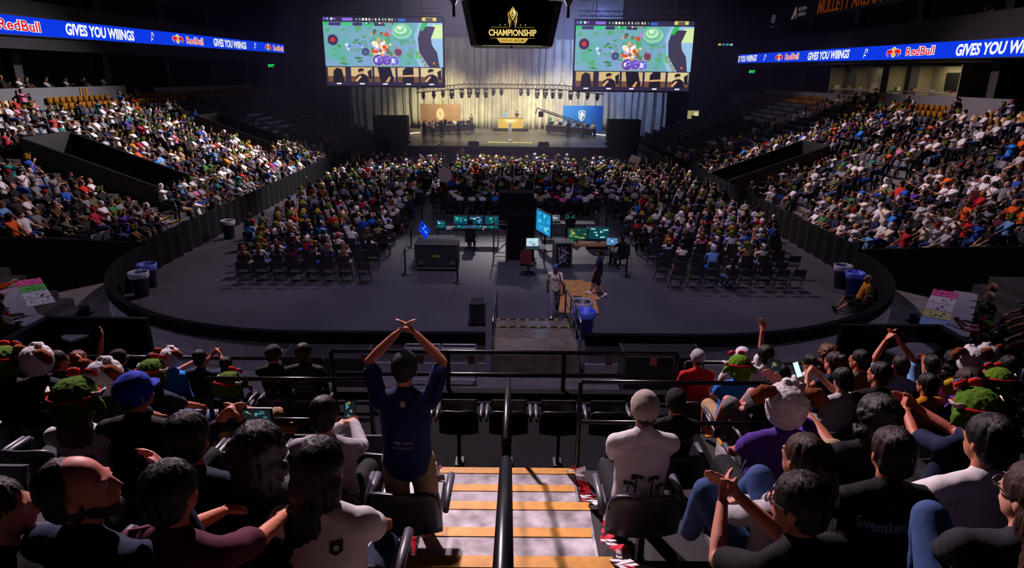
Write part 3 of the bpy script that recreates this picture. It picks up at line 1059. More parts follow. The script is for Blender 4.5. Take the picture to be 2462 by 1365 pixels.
# banners
for i in range(2):
    r = empty('team_banner', ((-8.1, 76.0, 1.4) if i == 0 else (8.1, 75.8, 1.4)), R(-6 if i == 0 else 8), label=('tan team banner with a pale round crest on the stage' if i == 0 else 'blue team banner with a white horse head shield'), category='banner')
    mb = MB()
    mb.box((-2.3, 0, 0), (2.3, .12, 2.85))
    mb.obj('panel', [mat('banner_tan', lin('8a6a50'), .7, noise_amt=.25, noise_scale=1.5) if i == 0 else mat('banner_blue', lin('1268c8'), .6)], r)
    mb = MB()
    I = Matrix.Translation((0 if i == 0 else -.15, 0, 1.75))
    if i == 0:
        c = lin('d8c0a4')
        for a in range(16):
            t = a * math.pi / 8
            flat(mb, [(x + .36 * math.cos(t), z + .52 * math.sin(t)) for x, z in disc(0, 0, .09, .12, 8)], I, c, .01)
        flat(mb, disc(0, 0, .26, .36), I, c, .012)
        flat(mb, disc(0, .05, .12, .2), I, lin('a07858'), .016)
        for k in range(8):
            flat(mb, rect(-2.2 + k * .55, -1.7, -2.17 + k * .55, 1.0), I, lin('a88060'), .008)
    else:
        c = (.8, .85, .9)
        flat(mb, [(-.38, .5), (0, .62), (.38, .5), (.38, -.1), (.22, -.42), (0, -.62), (-.22, -.42), (-.38, -.1)][::-1], I, c, .01)
        flat(mb, [(-.31, .44), (0, .54), (.31, .44), (.31, -.08), (.18, -.36), (0, -.52), (-.18, -.36), (-.31, -.08)][::-1], I, lin('1268c8'), .013)
        flat(mb, [(-.05, .46), (.12, .4), (.24, .12), (.26, -.05), (.16, -.1), (.1, 0), (.02, -.02), (.08, -.2), (.0, -.44), (-.14, -.3), (-.1, -.05), (-.12, .2)][::-1], I, c, .016)
        for k in range(4):
            flat(mb, [(-.28, .34 - k * .17), (-.14, .3 - k * .17), (-.14, .22 - k * .17), (-.28, .24 - k * .17)][::-1], I, c, .016)
    mb.obj('crest', [PAINT], r)
for i, (xa, ya, xb, yb, c) in enumerate(((-10.9, 69.6, -9.7, 71.2, (1, .62, .5)), (8.8, 71.4, 10.4, 69.2, (.75, .8, 1)))):
    r = empty('floor_light_strip', (xa, ya, 1.4), label=('warm pink' if i == 0 else 'cold white') + ' row of small lights on the stage floor by the ' + ('tan' if i == 0 else 'blue') + ' banner', category='light strip')
    mb = MB()
    n = 9
    for k in range(n):
        p = Vector(((xb - xa) * k / n, (yb - ya) * k / n, .1))
        mb.lathe([(.0, -.09), (.09, -.06), (.1, .05), (.0, .1)], 8, p)
    mb.obj('lamp', [glow('strip_%d' % i, c, 1.2)], r)
    mb = MB()
    mb.tube([(0, 0, .03), (xb - xa, yb - ya, .03)], .05, 6)
    mb.obj('rail', [BLACK], r)

# trophy
mb = MB()
mb.lathe([(.3, 0), (.34, .06), (.2, .1), (.0, .12)], 20)
for s_ in (-1, 1):
    for q in (-1, 1):
        mb.tube([(s_ * .26, q * .1, .06), (s_ * .12, q * .06, .35), (s_ * .09, q * .05, .8), (s_ * .17, q * .08, 1.1), (s_ * .1, q * .05, 1.3)], [.05, .045, .045, .06, .04], 8)
mb.lathe([(.05, .3), (.07, .7), (.14, 1.1), (.18, 1.25), (.1, 1.38), (.13, 1.5), (.12, 1.64), (.05, 1.74), (.0, 1.78)], 20)
mb.obj('trophy', [mat('silver', (.7, .71, .76), .3, .55)], loc=(-.14, 64.2, 1.4), smooth=True, label='tall silver trophy standing at the front of the stage', category='trophy')

# casters desk
r = empty('caster_desk', (-.1, 75.6, 1.4), label='gold fronted casters desk in the middle of the stage', category='desk')
mb = MB()
mb.box((-2, -.35, 0), (2, 2.4, .3))
mb.obj('riser', [BLACK], r)
mb = MB()
mb.box((-1.42, 0, .3), (1.42, .08, 1.42))
mb.obj('front_panel', [mat('desk_gold', lin('b89c48'), .5)], r)
mb = MB()
mb.box((-1.5, -.05, 1.42), (1.5, .8, 1.48))
mb.obj('top', [mat('desk_top', (.3, .3, .28), .4)], r)
mb = MB()
I = Matrix.Translation((0, 0, 0))
flat(mb, [(-.75, 1.2), (-.45, 1.05), (.45, 1.05), (.75, 1.2), (.4, 1.26), (-.4, 1.26)], I, (.7, .66, .5), .012)
put_text(mb, 'CHAMPIONSHIP', Matrix.Translation((0, 0, .93)), 1.1, .13, (.7, .66, .5), .02, 0, .012)
mb.obj('crest', [PAINT], r)

# players' desks with monitors
DESK = []
for i, (xa, ya, xb, yb) in enumerate(((-9.0, 70.6, -4.2, 74.6), (3.9, 74.6, 8.3, 69.6))):
    L_ = math.hypot(xb - xa, yb - ya)
    ang = math.atan2(yb - ya, xb - xa)
    r = empty('player_desk', (xa, ya, 1.4), ang, label='long black players desk with five monitors before the ' + ('tan' if i == 0 else 'blue') + ' banner', category='desk')
    mb = MB()
    mb.box((-.2, 0, .7), (L_ + .2, .75, .75))
    mb.obj('tabletop', [BLACK], r)
    mb = MB()
    mb.box((-.15, .06, .1), (L_ + .15, .1, .7))
    mb.obj('front_panel', [mat('desk_panel', (.02, .018, .02), .6)], r)
    for xx in (-.1, L_ / 2, L_ + .06):
        mb = MB()
        mb.box((xx, .3, 0), (xx + .06, .7, .7))
        mb.obj('leg', [DARK], r)
    for k in range(5):
        xx = L_ * (k + .5) / 5
        mb = MB()
        mb.box((xx - .3, .16, .86), (xx + .3, .2, 1.2))
        mb.box((xx - .04, .18, .75), (xx + .04, .24, .9))
        mo = mb.obj('monitor', [DARK], r)
        mb = MB()
        mb.add([(xx - .27, .205, .89), (xx - .27, .205, 1.17), (xx + .27, .205, 1.17), (xx + .27, .205, .89)], [(0, 1, 2, 3)])
        mb.obj('display', [glow('cyan_display', (.25, .6, .65), .8)], mo)
        DESK.append((i, Matrix.Translation((xa, ya, 1.4)) @ Matrix.Rotation(ang, 4, 'Z') @ Vector((xx, 1.15, 0)), ang))

# lighting truss over the stage with hanging heads
tr = empty('lighting_truss', (0, 66, 6), label='curved black lighting truss hanging over the stage front', category='truss')
arc = [Vector((x, .7 * (1 - (x / 9.2) ** 2), (.18 if abs(x) < 4.5 else .18 - (abs(x) - 4.5) * .1) + .0)) for x in (-9.3, -7.0, -4.7, -2.3, 0, 2.3, 4.7, 7.0, 9.0)]
mb = MB()
for dy, dz in ((-.18, 0), (.18, 0), (-.18, .4), (.18, .4)):
    mb.tube([p + Vector((0, dy, dz)) for p in arc], .04, 6)
mb.obj('chord', [BLACK], tr)
mb = MB()
for a, b in zip(arc, arc[1:]):
    for k in range(6):
        p, q = a.lerp(b, k / 6), a.lerp(b, (k + 1) / 6)
        mb.tube([p + Vector((0, -.18, 0)), q + Vector((0, -.18, .4))], .022, 5)
        mb.tube([p + Vector((0, -.18, .4)), q + Vector((0, .18, .4))], .022, 5)
        mb.tube([p + Vector((0, .18, .4)), q + Vector((0, .18, 0))], .022, 5)
mb.obj('lattice', [BLACK], tr)
for x in (-7.8, -4.4, -1.1, 1.2, 4.9, 7.6):
    mb = MB()
    mb.tube([(x - .35, .4, .5), (x, .4, 1.1), (x + .35, .4, .5)], .03, 5)
    mb.tube([(x, .4, 1.1), (x, .4, 9)], .015, 5)
    mb.obj('hoist', [BLACK], tr)
xs = [(1015 + 0, 0), (1040, 0), (1062, 0), (1083, 1), (1107, 1), (1126, 1), (1145, 1), (1165, 1), (1184, 0), (1203, 0), (1251, 0), (1268, 0), (1290, 1), (1310, 1), (1328, 1), (1346, 1), (1371, 1), (1389, 0), (1412, 0), (1435, 0)]
head = None
for i, (px, big) in enumerate(xs):
    x = (px - 1226) / F_PX * 63.2 - .1
    z = 6.0 + (.18 if abs(x) < 4.5 else .18 - (abs(x) - 4.5) * .1)
    y = 66 + .7 * (1 - (x / 9.2) ** 2) - .1
    r = empty('stage_light', (x, y, z), rng.uniform(-.4, .4), label='black moving head light under the stage truss, number %s from its left end' % num(i + 1), category='stage light', group='lights under the stage truss')
    s = 1.0 if big else .75
    mb = MB()
    mb.box((-.2 * s, -.16 * s, -.18), (.2 * s, .16 * s, 0))
    mb.obj('base', [BLACK], r)
    mb = MB()
    for q in (-1, 1):
        mb.box((q * .2 * s - .03, -.06, -.62 * s), (q * .2 * s + .03, .06, -.15))
    mb.obj('yoke', [BLACK], r)
    mb = MB()
    T_ = Matrix.Translation((0, 0, -.55 * s)) @ Matrix.Rotation(R(rng.uniform(-45, 25)), 4, 'X') 
    prof = [(.09, .28), (.14, .2), (.16, -.1), (.17, -.32), (.0, -.33)]
    V, n = [], 12
    for rr, zz in prof:
        V += [T_ @ Vector((rr * s * math.cos(t * 2 * math.pi / n), rr * s * math.sin(t * 2 * math.pi / n), zz * s)) for t in range(n)]
    mb.add(V, [(a * n + t, a * n + (t + 1) % n, a * n + n + (t + 1) % n, a * n + n + t) for a in range(len(prof) - 1) for t in range(n)] + [tuple(range(n - 1, -1, -1))])
    mb.obj('lamp_head', [BLACK], r)

# monitor wedges on the stage edge, crane camera
for i, x in enumerate((-3.4, 2.9)):
    mb = MB()
    mb.prism([(-.5, 0), (.5, 0), (.45, .35), (-.45, .35)], .5)
    mb.obj('stage_monitor', [BLACK], loc=(x, 59.2, 1.4), label='black wedge speaker on the stage front edge, ' + ('left' if i == 0 else 'right') + ' of the trophy', category='loudspeaker')
r = empty('camera_crane', (7.2, 67.2, 1.4), label='long black camera crane arm reaching over the right players desk', category='camera crane')
mb = MB()
mb.tube([(0, 0, 1.3), (-4.0, 1.2, 2.6)], [.09, .06], 8)
mb.tube([(0, 0, 1.5), (-4.0, 1.2, 2.75)], [.04, .04], 6)
mb.obj('arm', [BLACK], r)
mb = MB()
mb.tube([(0, 0, 0), (0, 0, 1.4)], .08, 8)
for a in range(3):
    mb.tube([(0, 0, .7), (.6 * math.cos(a * 2.09), .6 * math.sin(a * 2.09), 0)], .04, 6)
mb.obj('pedestal', [BLACK], r)
mb = MB()
mb.box((-4.45, 1.0, 2.0), (-3.95, 1.4, 2.55))
mb.tube([(-4.0, 1.2, 2.6), (-4.6, 1.2, 2.9), (-4.75, 1.2, 2.3)], .06, 6)
mb.obj('camera_head', [BLACK], r)

# ------------------------------------------------------------------ ramp, cardboard, bins, boards gate
r = empty('entry_ramp', (.68, 15.2, 0), label='worn metal ramp with hazard striped edge down to the arena floor', category='ramp')
mb = MB()
prof = [(0, 0), (0, .62), (1.1, .62), (4.0, .08), (4.0, 0)]
mb.add([(-1.13, y, z) for y, z in prof] + [(1.13, y, z) for y, z in prof], [(0, 1, 2, 3, 4), (9, 8, 7, 6, 5)] + [(i, 5 + i, 5 + (i + 1) % 5, (i + 1) % 5) for i in range(5)])
mb.obj('plate', [mat('ramp_plate', (.34, .29, .22), .32, .55, noise_amt=.45, noise_scale=3.2)], r)
for yy, zz in ((3.95, .085), (2.75, .32)):
    mb = MB()
    for k in range(15):
        x = -1.1 + k * .15
        sl_ = -.186
        mb.add([(x, yy - .2, zz + .2 * .186 + .012), (x + .09, yy - .2, zz + .2 * .186 + .012), (x + .15, yy, zz + .012), (x + .06, yy, zz + .012)], [(0, 1, 2, 3)], k % 2)
        mb.add([(x + .09, yy - .2, zz + .2 * .186 + .011), (x + .15, yy - .2, zz + .2 * .186 + .011), (x + .21, yy, zz + .011), (x + .15, yy, zz + .011)], [(0, 1, 2, 3)], 1)
    mb.obj('hazard_stripe', [mat('hazard_yellow', (.45, .3, .06), .7, noise_amt=.4, noise_scale=9), BLACK], r)
for s_ in (-1, 1):
    mb = MB()
    x = s_ * 1.1
    mb.tube([(x, -.1, 1.55), (x, 1.1, 1.55), (x, 4.2, 1.0), (x, 4.35, .9), (x, 4.35, .0)], .03, 8)
    mb.tube([(x, -.1, 1.1), (x, 1.1, 1.1), (x, 4.3, .55)], .02, 8)
    for y, z0, z1 in ((0, .6, 1.55), (1.1, .6, 1.55), (2.6, .3, 1.28)):
        mb.tube([(x, y, z0), (x, y, z1)], .025, 8)
    mb.obj('handrail', [STEEL], r, smooth=True)
CARD = mat('cardboard', (.44, .22, .06), .85, noise_amt=.35, noise_scale=2.5)
for i, (x0, y0, x1, y1, a) in enumerate(((1.75, 21.75, 2.75, 23.6, -.03), (2.5, 21.3, 3.1, 23.35, .05), (1.6, 19.95, 2.25, 21.7, .04), (2.1, 19.9, 2.95, 21.4, -.05))):
    mb = MB()
    mb.box((-(x1 - x0) / 2, -(y1 - y0) / 2, 0), ((x1 - x0) / 2, (y1 - y0) / 2, .012))
    mb.obj('cardboard_sheet', [CARD], loc=((x0 + x1) / 2, (y0 + y1) / 2, .001 + .013 * (i % 2 + (i > 1))), rz=a, label=('long cardboard sheet on the floor, farther one beside the walking man', 'cardboard sheet on the floor under the walking person in shorts', 'small cardboard sheet on the floor beside the ramp rail', 'broad cardboard sheet on the floor, closest to the paired bins')[i], category='cardboard')


def bin_(x, y, col, liner, lab, tilt=0, z=0):
    r = empty('trash_bin', (x, y, z), label=lab, category='trash bin')
    mb = MB()
    mb.lathe([(.22, 0), (.29, .78), (.31, .8), (.31, .84), (.275, .84), (.21, .06), (0, .05)], 22)
    mb.obj('barrel', [mat('bin_' + col, {'blue': (.012, .05, .55), 'navy': (.012, .022, .12), 'black': (.012, .012, .016)}[col], .5)], r, smooth=True)
    mb = MB()
    prof = []
    n = 26
    V = []
    for rr, z in ((.325, .68), (.335, .86), (.30, .885), (.265, .6)):
        V += [((rr + .012 * math.sin(t * 5.1)) * math.cos(t * 2 * math.pi / n), (rr + .012 * math.cos(t * 4.3)) * math.sin(t * 2 * math.pi / n), z + .012 * math.sin(t * 2.7)) for t in range(n)]
    mb.add(V, [(a * n + t, a * n + (t + 1) % n, a * n + n + (t + 1) % n, a * n + n + t) for a in range(3) for t in range(n)])
    mb.obj('liner', [mat('liner_' + liner, {'grey': (.3, .3, .36), 'blue': (.08, .14, .6)}[liner], .25, spec=.7)], r, smooth=True)


bin_(-13.15, 29.6, 'black', 'grey', 'dark bin with pale liner against the left drape wall')
bin_(-13.0, 22.3, 'navy', 'blue', 'navy bin with bluish liner by left boards, the rear of two')
bin_(-12.75, 21.3, 'navy', 'grey', 'navy bin with grey liner by left boards, the front of two')
bin_(12.6, 32.6, 'blue', 'grey', 'bright blue bin with clear liner at the right floor block corner')
bin_(12.15, 33.3, 'black', 'grey', 'dark bin with pale liner just behind the bright blue bin')
bin_(12.3, 46.6, 'blue', 'grey', 'bright blue bin far along the right drape wall')
bin_(12.3, 23.0, 'navy', 'grey', 'dark bin with grey liner behind the seated man at right boards')
bin_(12.3, 22.1, 'blue', 'blue', 'blue bin right behind the man in the mustard shirt')
bin_(2.2, 18.7, 'black', 'grey', 'dark bin with grey liner beside the ramp, the rear of two')
bin_(2.2, 17.9, 'blue', 'blue', 'blue bin with blue liner beside the ramp, the front of two')

# cases and folded barricades behind the boards
CASE = mat('case_black', (.014, .014, .016), .55)
for i, (x, y, w, d, h, lab) in enumerate(((-4.4, 14.5, 2.0, .8, 1.0, 'long black equipment case behind the boards left of the ramp'), (3.7, 14.6, 1.9, .8, 1.05, 'long black equipment case behind the boards right of the ramp'),
                                          (-1.0, 19.0, .5, .6, .75, 'black folded chair cart on the floor beside the ramp'))):
    r = empty('equipment_case', (x, y, 0), label=lab, category='case')
    mb = MB()
    mb.box((-w / 2, -d / 2, .12), (w / 2, d / 2, h))
    mb.obj('body', [CASE], r)
    mb = MB()
    for xx in (-w / 2, w / 2 - .03):
        mb.box((xx - .01, -d / 2 - .01, .12), (xx + .04, d / 2 + .01, h + .012))
    mb.box((-w / 2, -d / 2 - .012, h - .03), (w / 2, -d / 2 + .02, h + .012))
    mb.obj('edge_trim', [GREYM], r)
    for q in range(4):
        mb = MB()
        mb.lathe([(0, 0), (.05, .02), (.05, .1), (0, .12)], 8, ((q % 2 - .5) * (w - .2), (q // 2 - .5) * (d - .2), 0))
        mb.obj('caster', [BLACK], r)
for i, x in enumerate((-2.15, -1.25)):
    mb = MB()
    for a, b in (((-.42, 0, 1.0), (.42, 0, 1.0)), ((-.42, 0, .15), (.42, 0, .15)), ((-.42, 0, .0), (-.42, 0, 1.0)), ((.42, 0, 0), (.42, 0, 1.0)), ((-.42, .25, 1.0), (.42, .25, 1.0)), ((-.42, 0, 1), (-.42, .25, 1)), ((.42, 0, 1), (.42, .25, 1))):
        mb.tube([a, b], .025, 6)
    mb.obj('barricade_frame', [STEEL], loc=(x, 14.7, 0), label='pale metal barricade frame behind the boards, ' + ('farther from' if i == 0 else 'next to') + ' the ramp', category='barricade')

# ------------------------------------------------------------------ control area on the floor
posts = [(-4.06, 24.1, 'the front left corner'), (-1.96, 23.1, 'the front, between road case and ramp'), (-4.45, 28.3, 'the left side'), (-4.5, 32.4, 'the rear left corner'), (4.51, 24.1, 'the front right corner'), (5.0, 28.6, 'the right side'), (4.9, 32.6, 'the rear right corner')]
for i, (x, y, lab) in enumerate(posts):
    r = empty('stanchion', (x, y, 0), label='black belt stanchion at %s of the control area' % lab, category='stanchion')
    mb = MB()
    mb.lathe([(.0, 0), (.18, 0), (.18, .025), (.05, .05), (0, .06)], 18)
    mb.obj('base', [BLACK], r)
    mb = MB()
    mb.lathe([(.032, .03), (.032, .95), (.04, .96), (.04, 1.03), (0, 1.04)], 12)
    mb.obj('post', [BLACK], r, smooth=True)
    j = {0: 2, 2: 3, 4: 5, 5: 6, 1: None}.get(i)
    if j is not None:
        q = Vector((posts[j][0] - x, posts[j][1] - y, 0))
        mb = MB()
        n = q.normalized().cross(Vector((0, 0, 1))) * .004
        pts = [q * t + Vector((0, 0, .97 - .12 * math.sin(t * math.pi))) for t in (0, .2, .4, .6, .8, 1)]
        for a, b in zip(pts, pts[1:]):
            u = Vector((0, 0, .05))
            mb.add([a - n, b - n, b - n + u, a - n + u, a + n, b + n, b + n + u, a + n + u], [(0, 1, 2, 3), (7, 6, 5, 4), (3, 2, 6, 7), (0, 4, 5, 1)])
        mb.obj('belt', [BLACK], r)


def display(mb, w, h, cols, M, rn, rows=3):
    flat(mb, rect(-w / 2, -h / 2, w / 2, h / 2), M, cols[0], .002)
    for k in range(rows * 4):
        x, z = rn.uniform(-w * .46, w * .3), rn.uniform(-h * .42, h * .34)
        flat(mb, rect(x, z, min(x + rn.uniform(.05, .25) * w, w * .47), min(z + rn.uniform(.04, .16) * h, h * .45)), M, rn.choice(cols[1:]), .003 + .0004 * k)


SCREENS = glow('desk_displays', 'COL', 1.)


def monitor(x, y, z, w, h, rz, cols, lab, seed, stand=True, tilt=0.):
    """display faces local -y (towards the camera when rz = 0)"""
    r = empty('monitor', (x, y, z), R(rz), label=lab, category='monitor')
    T_ = Matrix.Translation((0, 0, h / 2 + (.14 if stand else .02))) @ Matrix.Rotation(R(tilt), 4, 'X')
    mb = MB()
    mb.box((-w / 2 - .015, 0, -h / 2 - .015), (w / 2 + .015, .04, h / 2 + .015), M=T_)
    mb.obj('bezel', [DARK], r)
    mb = MB()
    display(mb, w, h, cols, T_, random.Random(seed))
    mb.obj('display', [SCREENS], r)
    mb = MB()
    if stand:
        mb.box((-.03, .04, 0), (.03, .08, h / 2 + .1))
        mb.box((-.14, -.05, 0), (.14, .16, .015))
    else:
        mb.box((-w / 2, -.25, 0), (w / 2, .02, .02))
    mb.obj('stand' if stand else 'keyboard', [DARK], r)


# road case with mixing console on top
r = empty('road_case', (-2.9, 25.0, 0), label='big black road case with silver edges and green label in the control area', category='road case')
mb = MB()
mb.box((-.85, -.4, .12), (.85, .4, 1.1))
mb.obj('body', [CASE], r)
mb = MB()
for z in (.12, 1.08):
    mb.box((-.87, -.42, z - .02), (.87, -.38, z + .025))
for x in (-.87, .83):
    mb.box((x, -.42, .12), (x + .04, -.38, 1.1))
mb.obj('edge_trim', [STEEL], r)
mb = MB()
for x in (-.62, .62):
    mb.box((x - .1, -.43, .28), (x + .1, -.4, .42))
mb.obj('handle', [GREYM], r)
mb = MB()
put_text(mb, 'SHOW', Matrix.Translation((0, -.41, .62)), .28, .11, lin('9aa030'), .03, 0, .002)
mb.obj('stencil', [PAINT], r)
for q in range(4):
    mb = MB()
    mb.lathe([(0, 0), (.06, .02), (.06, .1), (0, .13)], 8, ((q % 2 - .5) * 1.4, (q // 2 - .5) * .55, 0))
    mb.obj('caster', [BLACK], r)
r = empty('mixing_console', (-3.1, 26.4, .78), R(4), label='mixing console with blue tilted screen and rows of faders in control area', category='mixing console')
mb = MB()
mb.prism([(-.75, 0), (.75, 0), (.75, .12), (-.75, .12)], 1.1, Matrix.Translation((0, -.55, 0)))
mb.box((-.8, -.6, -.78), (-.74, .6, 0)); mb.box((.74, -.6, -.78), (.8, .6, 0))
mb.obj('body', [CASE], r)
mb = MB()
for k in range(14):
    for j in range(3):
        mb.box((-.65 + k * .09, -.45 + j * .3, .12), (-.62 + k * .09, -.35 + j * .3, .15), 0, rng.choice([(.5, .5, .55), (.1, .5, .2), (.6, .3, .1), (.2, .4, .8)]))
mb.obj('fader', [PAINT], r)
mb = MB()
display(mb, .85, .5, [lin('0a34c8'), lin('2f70ff'), lin('60b0ff'), lin('0820a0')], Matrix.Translation((-.5, .2, .42)) @ Matrix.Rotation(R(-62), 4, 'Z') @ Matrix.Rotation(R(18), 4, 'Y') @ Matrix.Rotation(R(-12), 4, 'X'), random.Random(2), 4)
mb.obj('display', [SCREENS], r)


def table(x, y, w, d, h, rz, m, lab):
    r = empty('work_table', (x, y, 0), R(rz), label=lab, category='table')
    mb = MB()
    mb.box((-w / 2, -d / 2, h - .04), (w / 2, d / 2, h))
    mb.obj('tabletop', [m], r)
    for sx in (-1, 1):
        for sy in (-1, 1):
            mb = MB()
            mb.tube([(sx * (w / 2 - .06), sy * (d / 2 - .06), 0), (sx * (w / 2 - .06), sy * (d / 2 - .06), h - .03)], .02, 6)
            mb.obj('leg', [GREYM], r)


table(-1.95, 29.0, 2.9, .8, .76, 0, BLACK, 'long black table under the six small monitors in the control area')
CY = [lin('0a4a58'), lin('40b8c0'), lin('78e0e0'), lin('186878'), lin('30a070')]
for k in range(3):
    monitor(-2.3 + k * .72, 29.2, .76, .62, .35, 0, [CY, [lin('123a5a'), lin('50a0c8'), lin('c0d8e0'), lin('205878')], CY][k], 'small cyan monitor on the long black table, %s from its left end' % ('first', 'second', 'third')[k], k)
for k in range(3):
    monitor(-2.25 + k * .72, 28.85, .76, .5, .14, 0, CY, 'narrow control display under the %s cyan monitor' % ('first', 'second', 'third')[k], k + 9, False)
monitor(-3.15, 28.9, .76, .45, .3, -25, CY, 'cyan laptop display at the left end of the long black table', 17, False)
table(3.35, 26.4, 2.0, .8, .74, 2, mat('desk_wood', (.3, .12, .04), .5, noise_amt=.3), 'wooden desk with two wide monitors on the right of control area')
monitor(2.8, 26.55, .74, .82, .46, 3, [lin('184038'), lin('58a060'), lin('b0c060'), lin('c07840'), lin('203028')], 'wide monitor with green timeline on the wooden desk', 21)
monitor(3.7, 26.6, .74, .86, .5, -2, [lin('0c4048'), lin('1c6068'), lin('a0d8d8')], 'wide teal monitor with white figures on the wooden desk', 22)
monitor(4.2, 26.1, .74, .46, .3, -14, [lin('4878a8'), lin('c8e0f8'), lin('90b8e0')], 'pale blue laptop at the right end of the wooden desk', 23, False)
monitor(2.45, 26.2, .74, .3, .2, 20, [lin('109030'), lin('50e070')], 'small green display at the left end of the wooden desk', 24, False)
table(2.7, 30.4, 2.6, .8, .76, 0, DARK, 'grey table with laptop where the hooded operator sits')
monitor(2.85, 30.6, .76, .46, .3, -4, [lin('0c3a38'), lin('30a080'), lin('58d0a0')], 'green laptop display before the hooded operator', 25, False)
monitor(1.95, 30.5, .76, .8, .3, 4, [lin('505868'), lin('a0a8b8'), lin('d8d8e8')], 'pale grey control display on the grey table', 26, False)
table(1.0, 25.7, .9, .7, .74, 0, BLACK, 'small black table with white laptop beside the draped tower')
monitor(.9, 25.8, .74, .5, .33, 6, [lin('b8d8e8'), lin('e8f4ff'), lin('40586a'), lin('d0e8f0')], 'white glowing laptop on the small black table', 27, False)
# television on a stand
r = empty('television', (1.45, 28.2, 0), R(-70), label='big cyan television on a floor stand, turned toward the desks', category='television')
TM = Matrix.Translation((0, 0, 1.2)) @ Matrix.Scale(.85, 4)
mb = MB()
mb.box((-1.0, 0, -.6), (1.0, .07, .6), M=TM)
mb.obj('bezel', [BLACK], r)
mb = MB()
display(mb, 1.9, 1.1, [lin('1c90c8'), lin('48b8e8'), lin('2078b0'), lin('60d0f0'), lin('1868a8')], TM, random.Random(3), 5)
mb.obj('display', [SCREENS], r)
mb = MB()
mb.tube([(0, .1, 0), (0, .1, 1.2)], .04, 8)
mb.box((-.5, -.2, 0), (.5, .4, .04))
mb.obj('stand', [BLACK], r)
# draped tower and scaffold
r = empty('draped_tower', (.25, 26.9, 0), label='tall black draped camera tower with a scaffold frame in control area', category='tower')
mb = MB()
mb.box((-.45, -.6, 0), (.75, .7, 1.95))
mb.box((-.75, -.1, 1.2), (.72, .8, 2.75))
mb.obj('drape', [MATTE], r)
mb = MB()
for x in (-.95, -.4):
    for y in (-.9, -.3):
        mb.tube([(x, y, 0), (x, y, 1.7)], .025, 6)
for z in (.25, .9, 1.6):
    for a, b in (((-.95, -.9), (-.4, -.9)), ((-.95, -.3), (-.4, -.3)), ((-.95, -.9), (-.95, -.3)), ((-.4, -.9), (-.4, -.3))):
        mb.tube([(*a, z), (*b, z)], .02, 6)
mb.tube([(-.95, -.9, .3), (-.4, -.9, .85)], .02, 6)
mb.obj('scaffold', [mat('scaffold_grey', (.09, .09, .1), .5, .5)], r)
# equipment rack, blue bin, cases
r = empty('equipment_rack', (2.1, 25.4, 0), R(4), label='open equipment rack with glowing gear left of the wooden desk', category='rack')
mb = MB()
for a, b in (((-.35, -.4, 0), (-.3, .4, 1.05)), ((.3, -.4, 0), (.35, .4, 1.05)), ((-.35, -.4, 1.05), (.35, .4, 1.1)), ((-.35, -.4, 0), (.35, .4, .05)), ((-.35, .36, 0), (.35, .4, 1.05))):
    mb.box(a, b)
mb.obj('shell', [GREYM], r)
for k in range(4):
    mb = MB()
    mb.box((-.28, -.3, .1 + k * .24), (.28, .3, .27 + k * .24))
    mb.obj('rack_unit', [CASE], r)
mb = MB()
for k in range(6):
    pts = [(rng.uniform(-.25, .25), -.34, rng.uniform(.1, 1)) for _ in range(4)]
    mb.tube(pts, .012, 5, 0, rng.choice([(.3, .3, .32), (.2, .22, .5), (.5, .5, .5)]))
mb.obj('cable', [PAINT], r)
mb = MB()
mb.box((-.45, -.3, 0), (.45, .3, .05)); mb.box((-.45, -.3, 0), (-.41, .3, .28)); mb.box((.41, -.3, 0), (.45, .3, .28)); mb.box((-.45, -.3, 0), (.45, -.26, .28)); mb.box((-.45, .26, 0), (.45, .3, .28))
mb.obj('storage_tub', [mat('tub_blue', (.04, .1, .6), .4)], loc=(3.9, 28.6, .62), label='open blue storage tub with papers on the grey case', category='tub')
mb = MB()
for k in range(5):
    mb.box((-.35 + k * .13, -.2, .05), (-.25 + k * .14, .2, .12 + .03 * (k % 3)))
mb.obj('paper_bundle', [mat('paper', (.6, .6, .62), .8)], loc=(3.9, 28.6, .63), label='white papers inside the blue tub', category='paper')
r = empty('equipment_case', (3.9, 28.6, 0), label='grey edged case under the blue tub in the control area', category='case')
mb = MB()
mb.box((-.5, -.36, .08), (.5, .36, .6))
mb.obj('body', [CASE], r)
mb = MB()
mb.box((-.52, -.38, .56), (.52, .38, .615))
mb.obj('lid', [GREYM], r)


def office_chair(x, y, rz, lab, accent=None):
    r = empty('office_chair', (x, y, 0), R(rz), label=lab, category='office chair')
    mb = MB()
    mb.box((-.25, -.24, .43), (.25, .26, .5))
    mb.obj('seat', [BLACK], r)
    mb = MB()
    mb.prism([(-.22, .55), (.22, .55), (.24, .8), (.2, 1.05), (-.2, 1.05), (-.24, .8)], .06, Matrix.Translation((0, -.3, 0)))
    mb.obj('backrest', [accent or BLACK], r)
    mb = MB()
    mb.tube([(0, 0, .1), (0, 0, .44)], .035, 8)
    for a in range(5):
        mb.tube([(0, 0, .14), (.3 * math.cos(a * 1.2566), .3 * math.sin(a * 1.2566), .07)], .022, 6)
    mb.obj('base', [DARK], r)
    for a in range(5):
        mb = MB()
        mb.lathe([(0, 0), (.035, .02), (.035, .05), (0, .07)], 8, (.3 * math.cos(a * 1.2566), .3 * math.sin(a * 1.2566), 0))
        mb.obj('caster', [BLACK], r)
    for s_ in (-1, 1):
        mb = MB()
        mb.tube([(s_ * .27, -.15, .5), (s_ * .29, -.1, .68), (s_ * .29, .15, .68)], .02, 6)
        mb.obj('armrest', [DARK], r)


office_chair(-1.75, 27.9, 0, 'black office chair of the operator in the striped shirt')
office_chair(4.45, 25.3, 30, 'black office chair at the wooden desk, occupied')
office_chair(.7, 24.2, -20, 'empty black and red office chair by the small black table', mat('chair_red', (.12, .012, .015), .7))

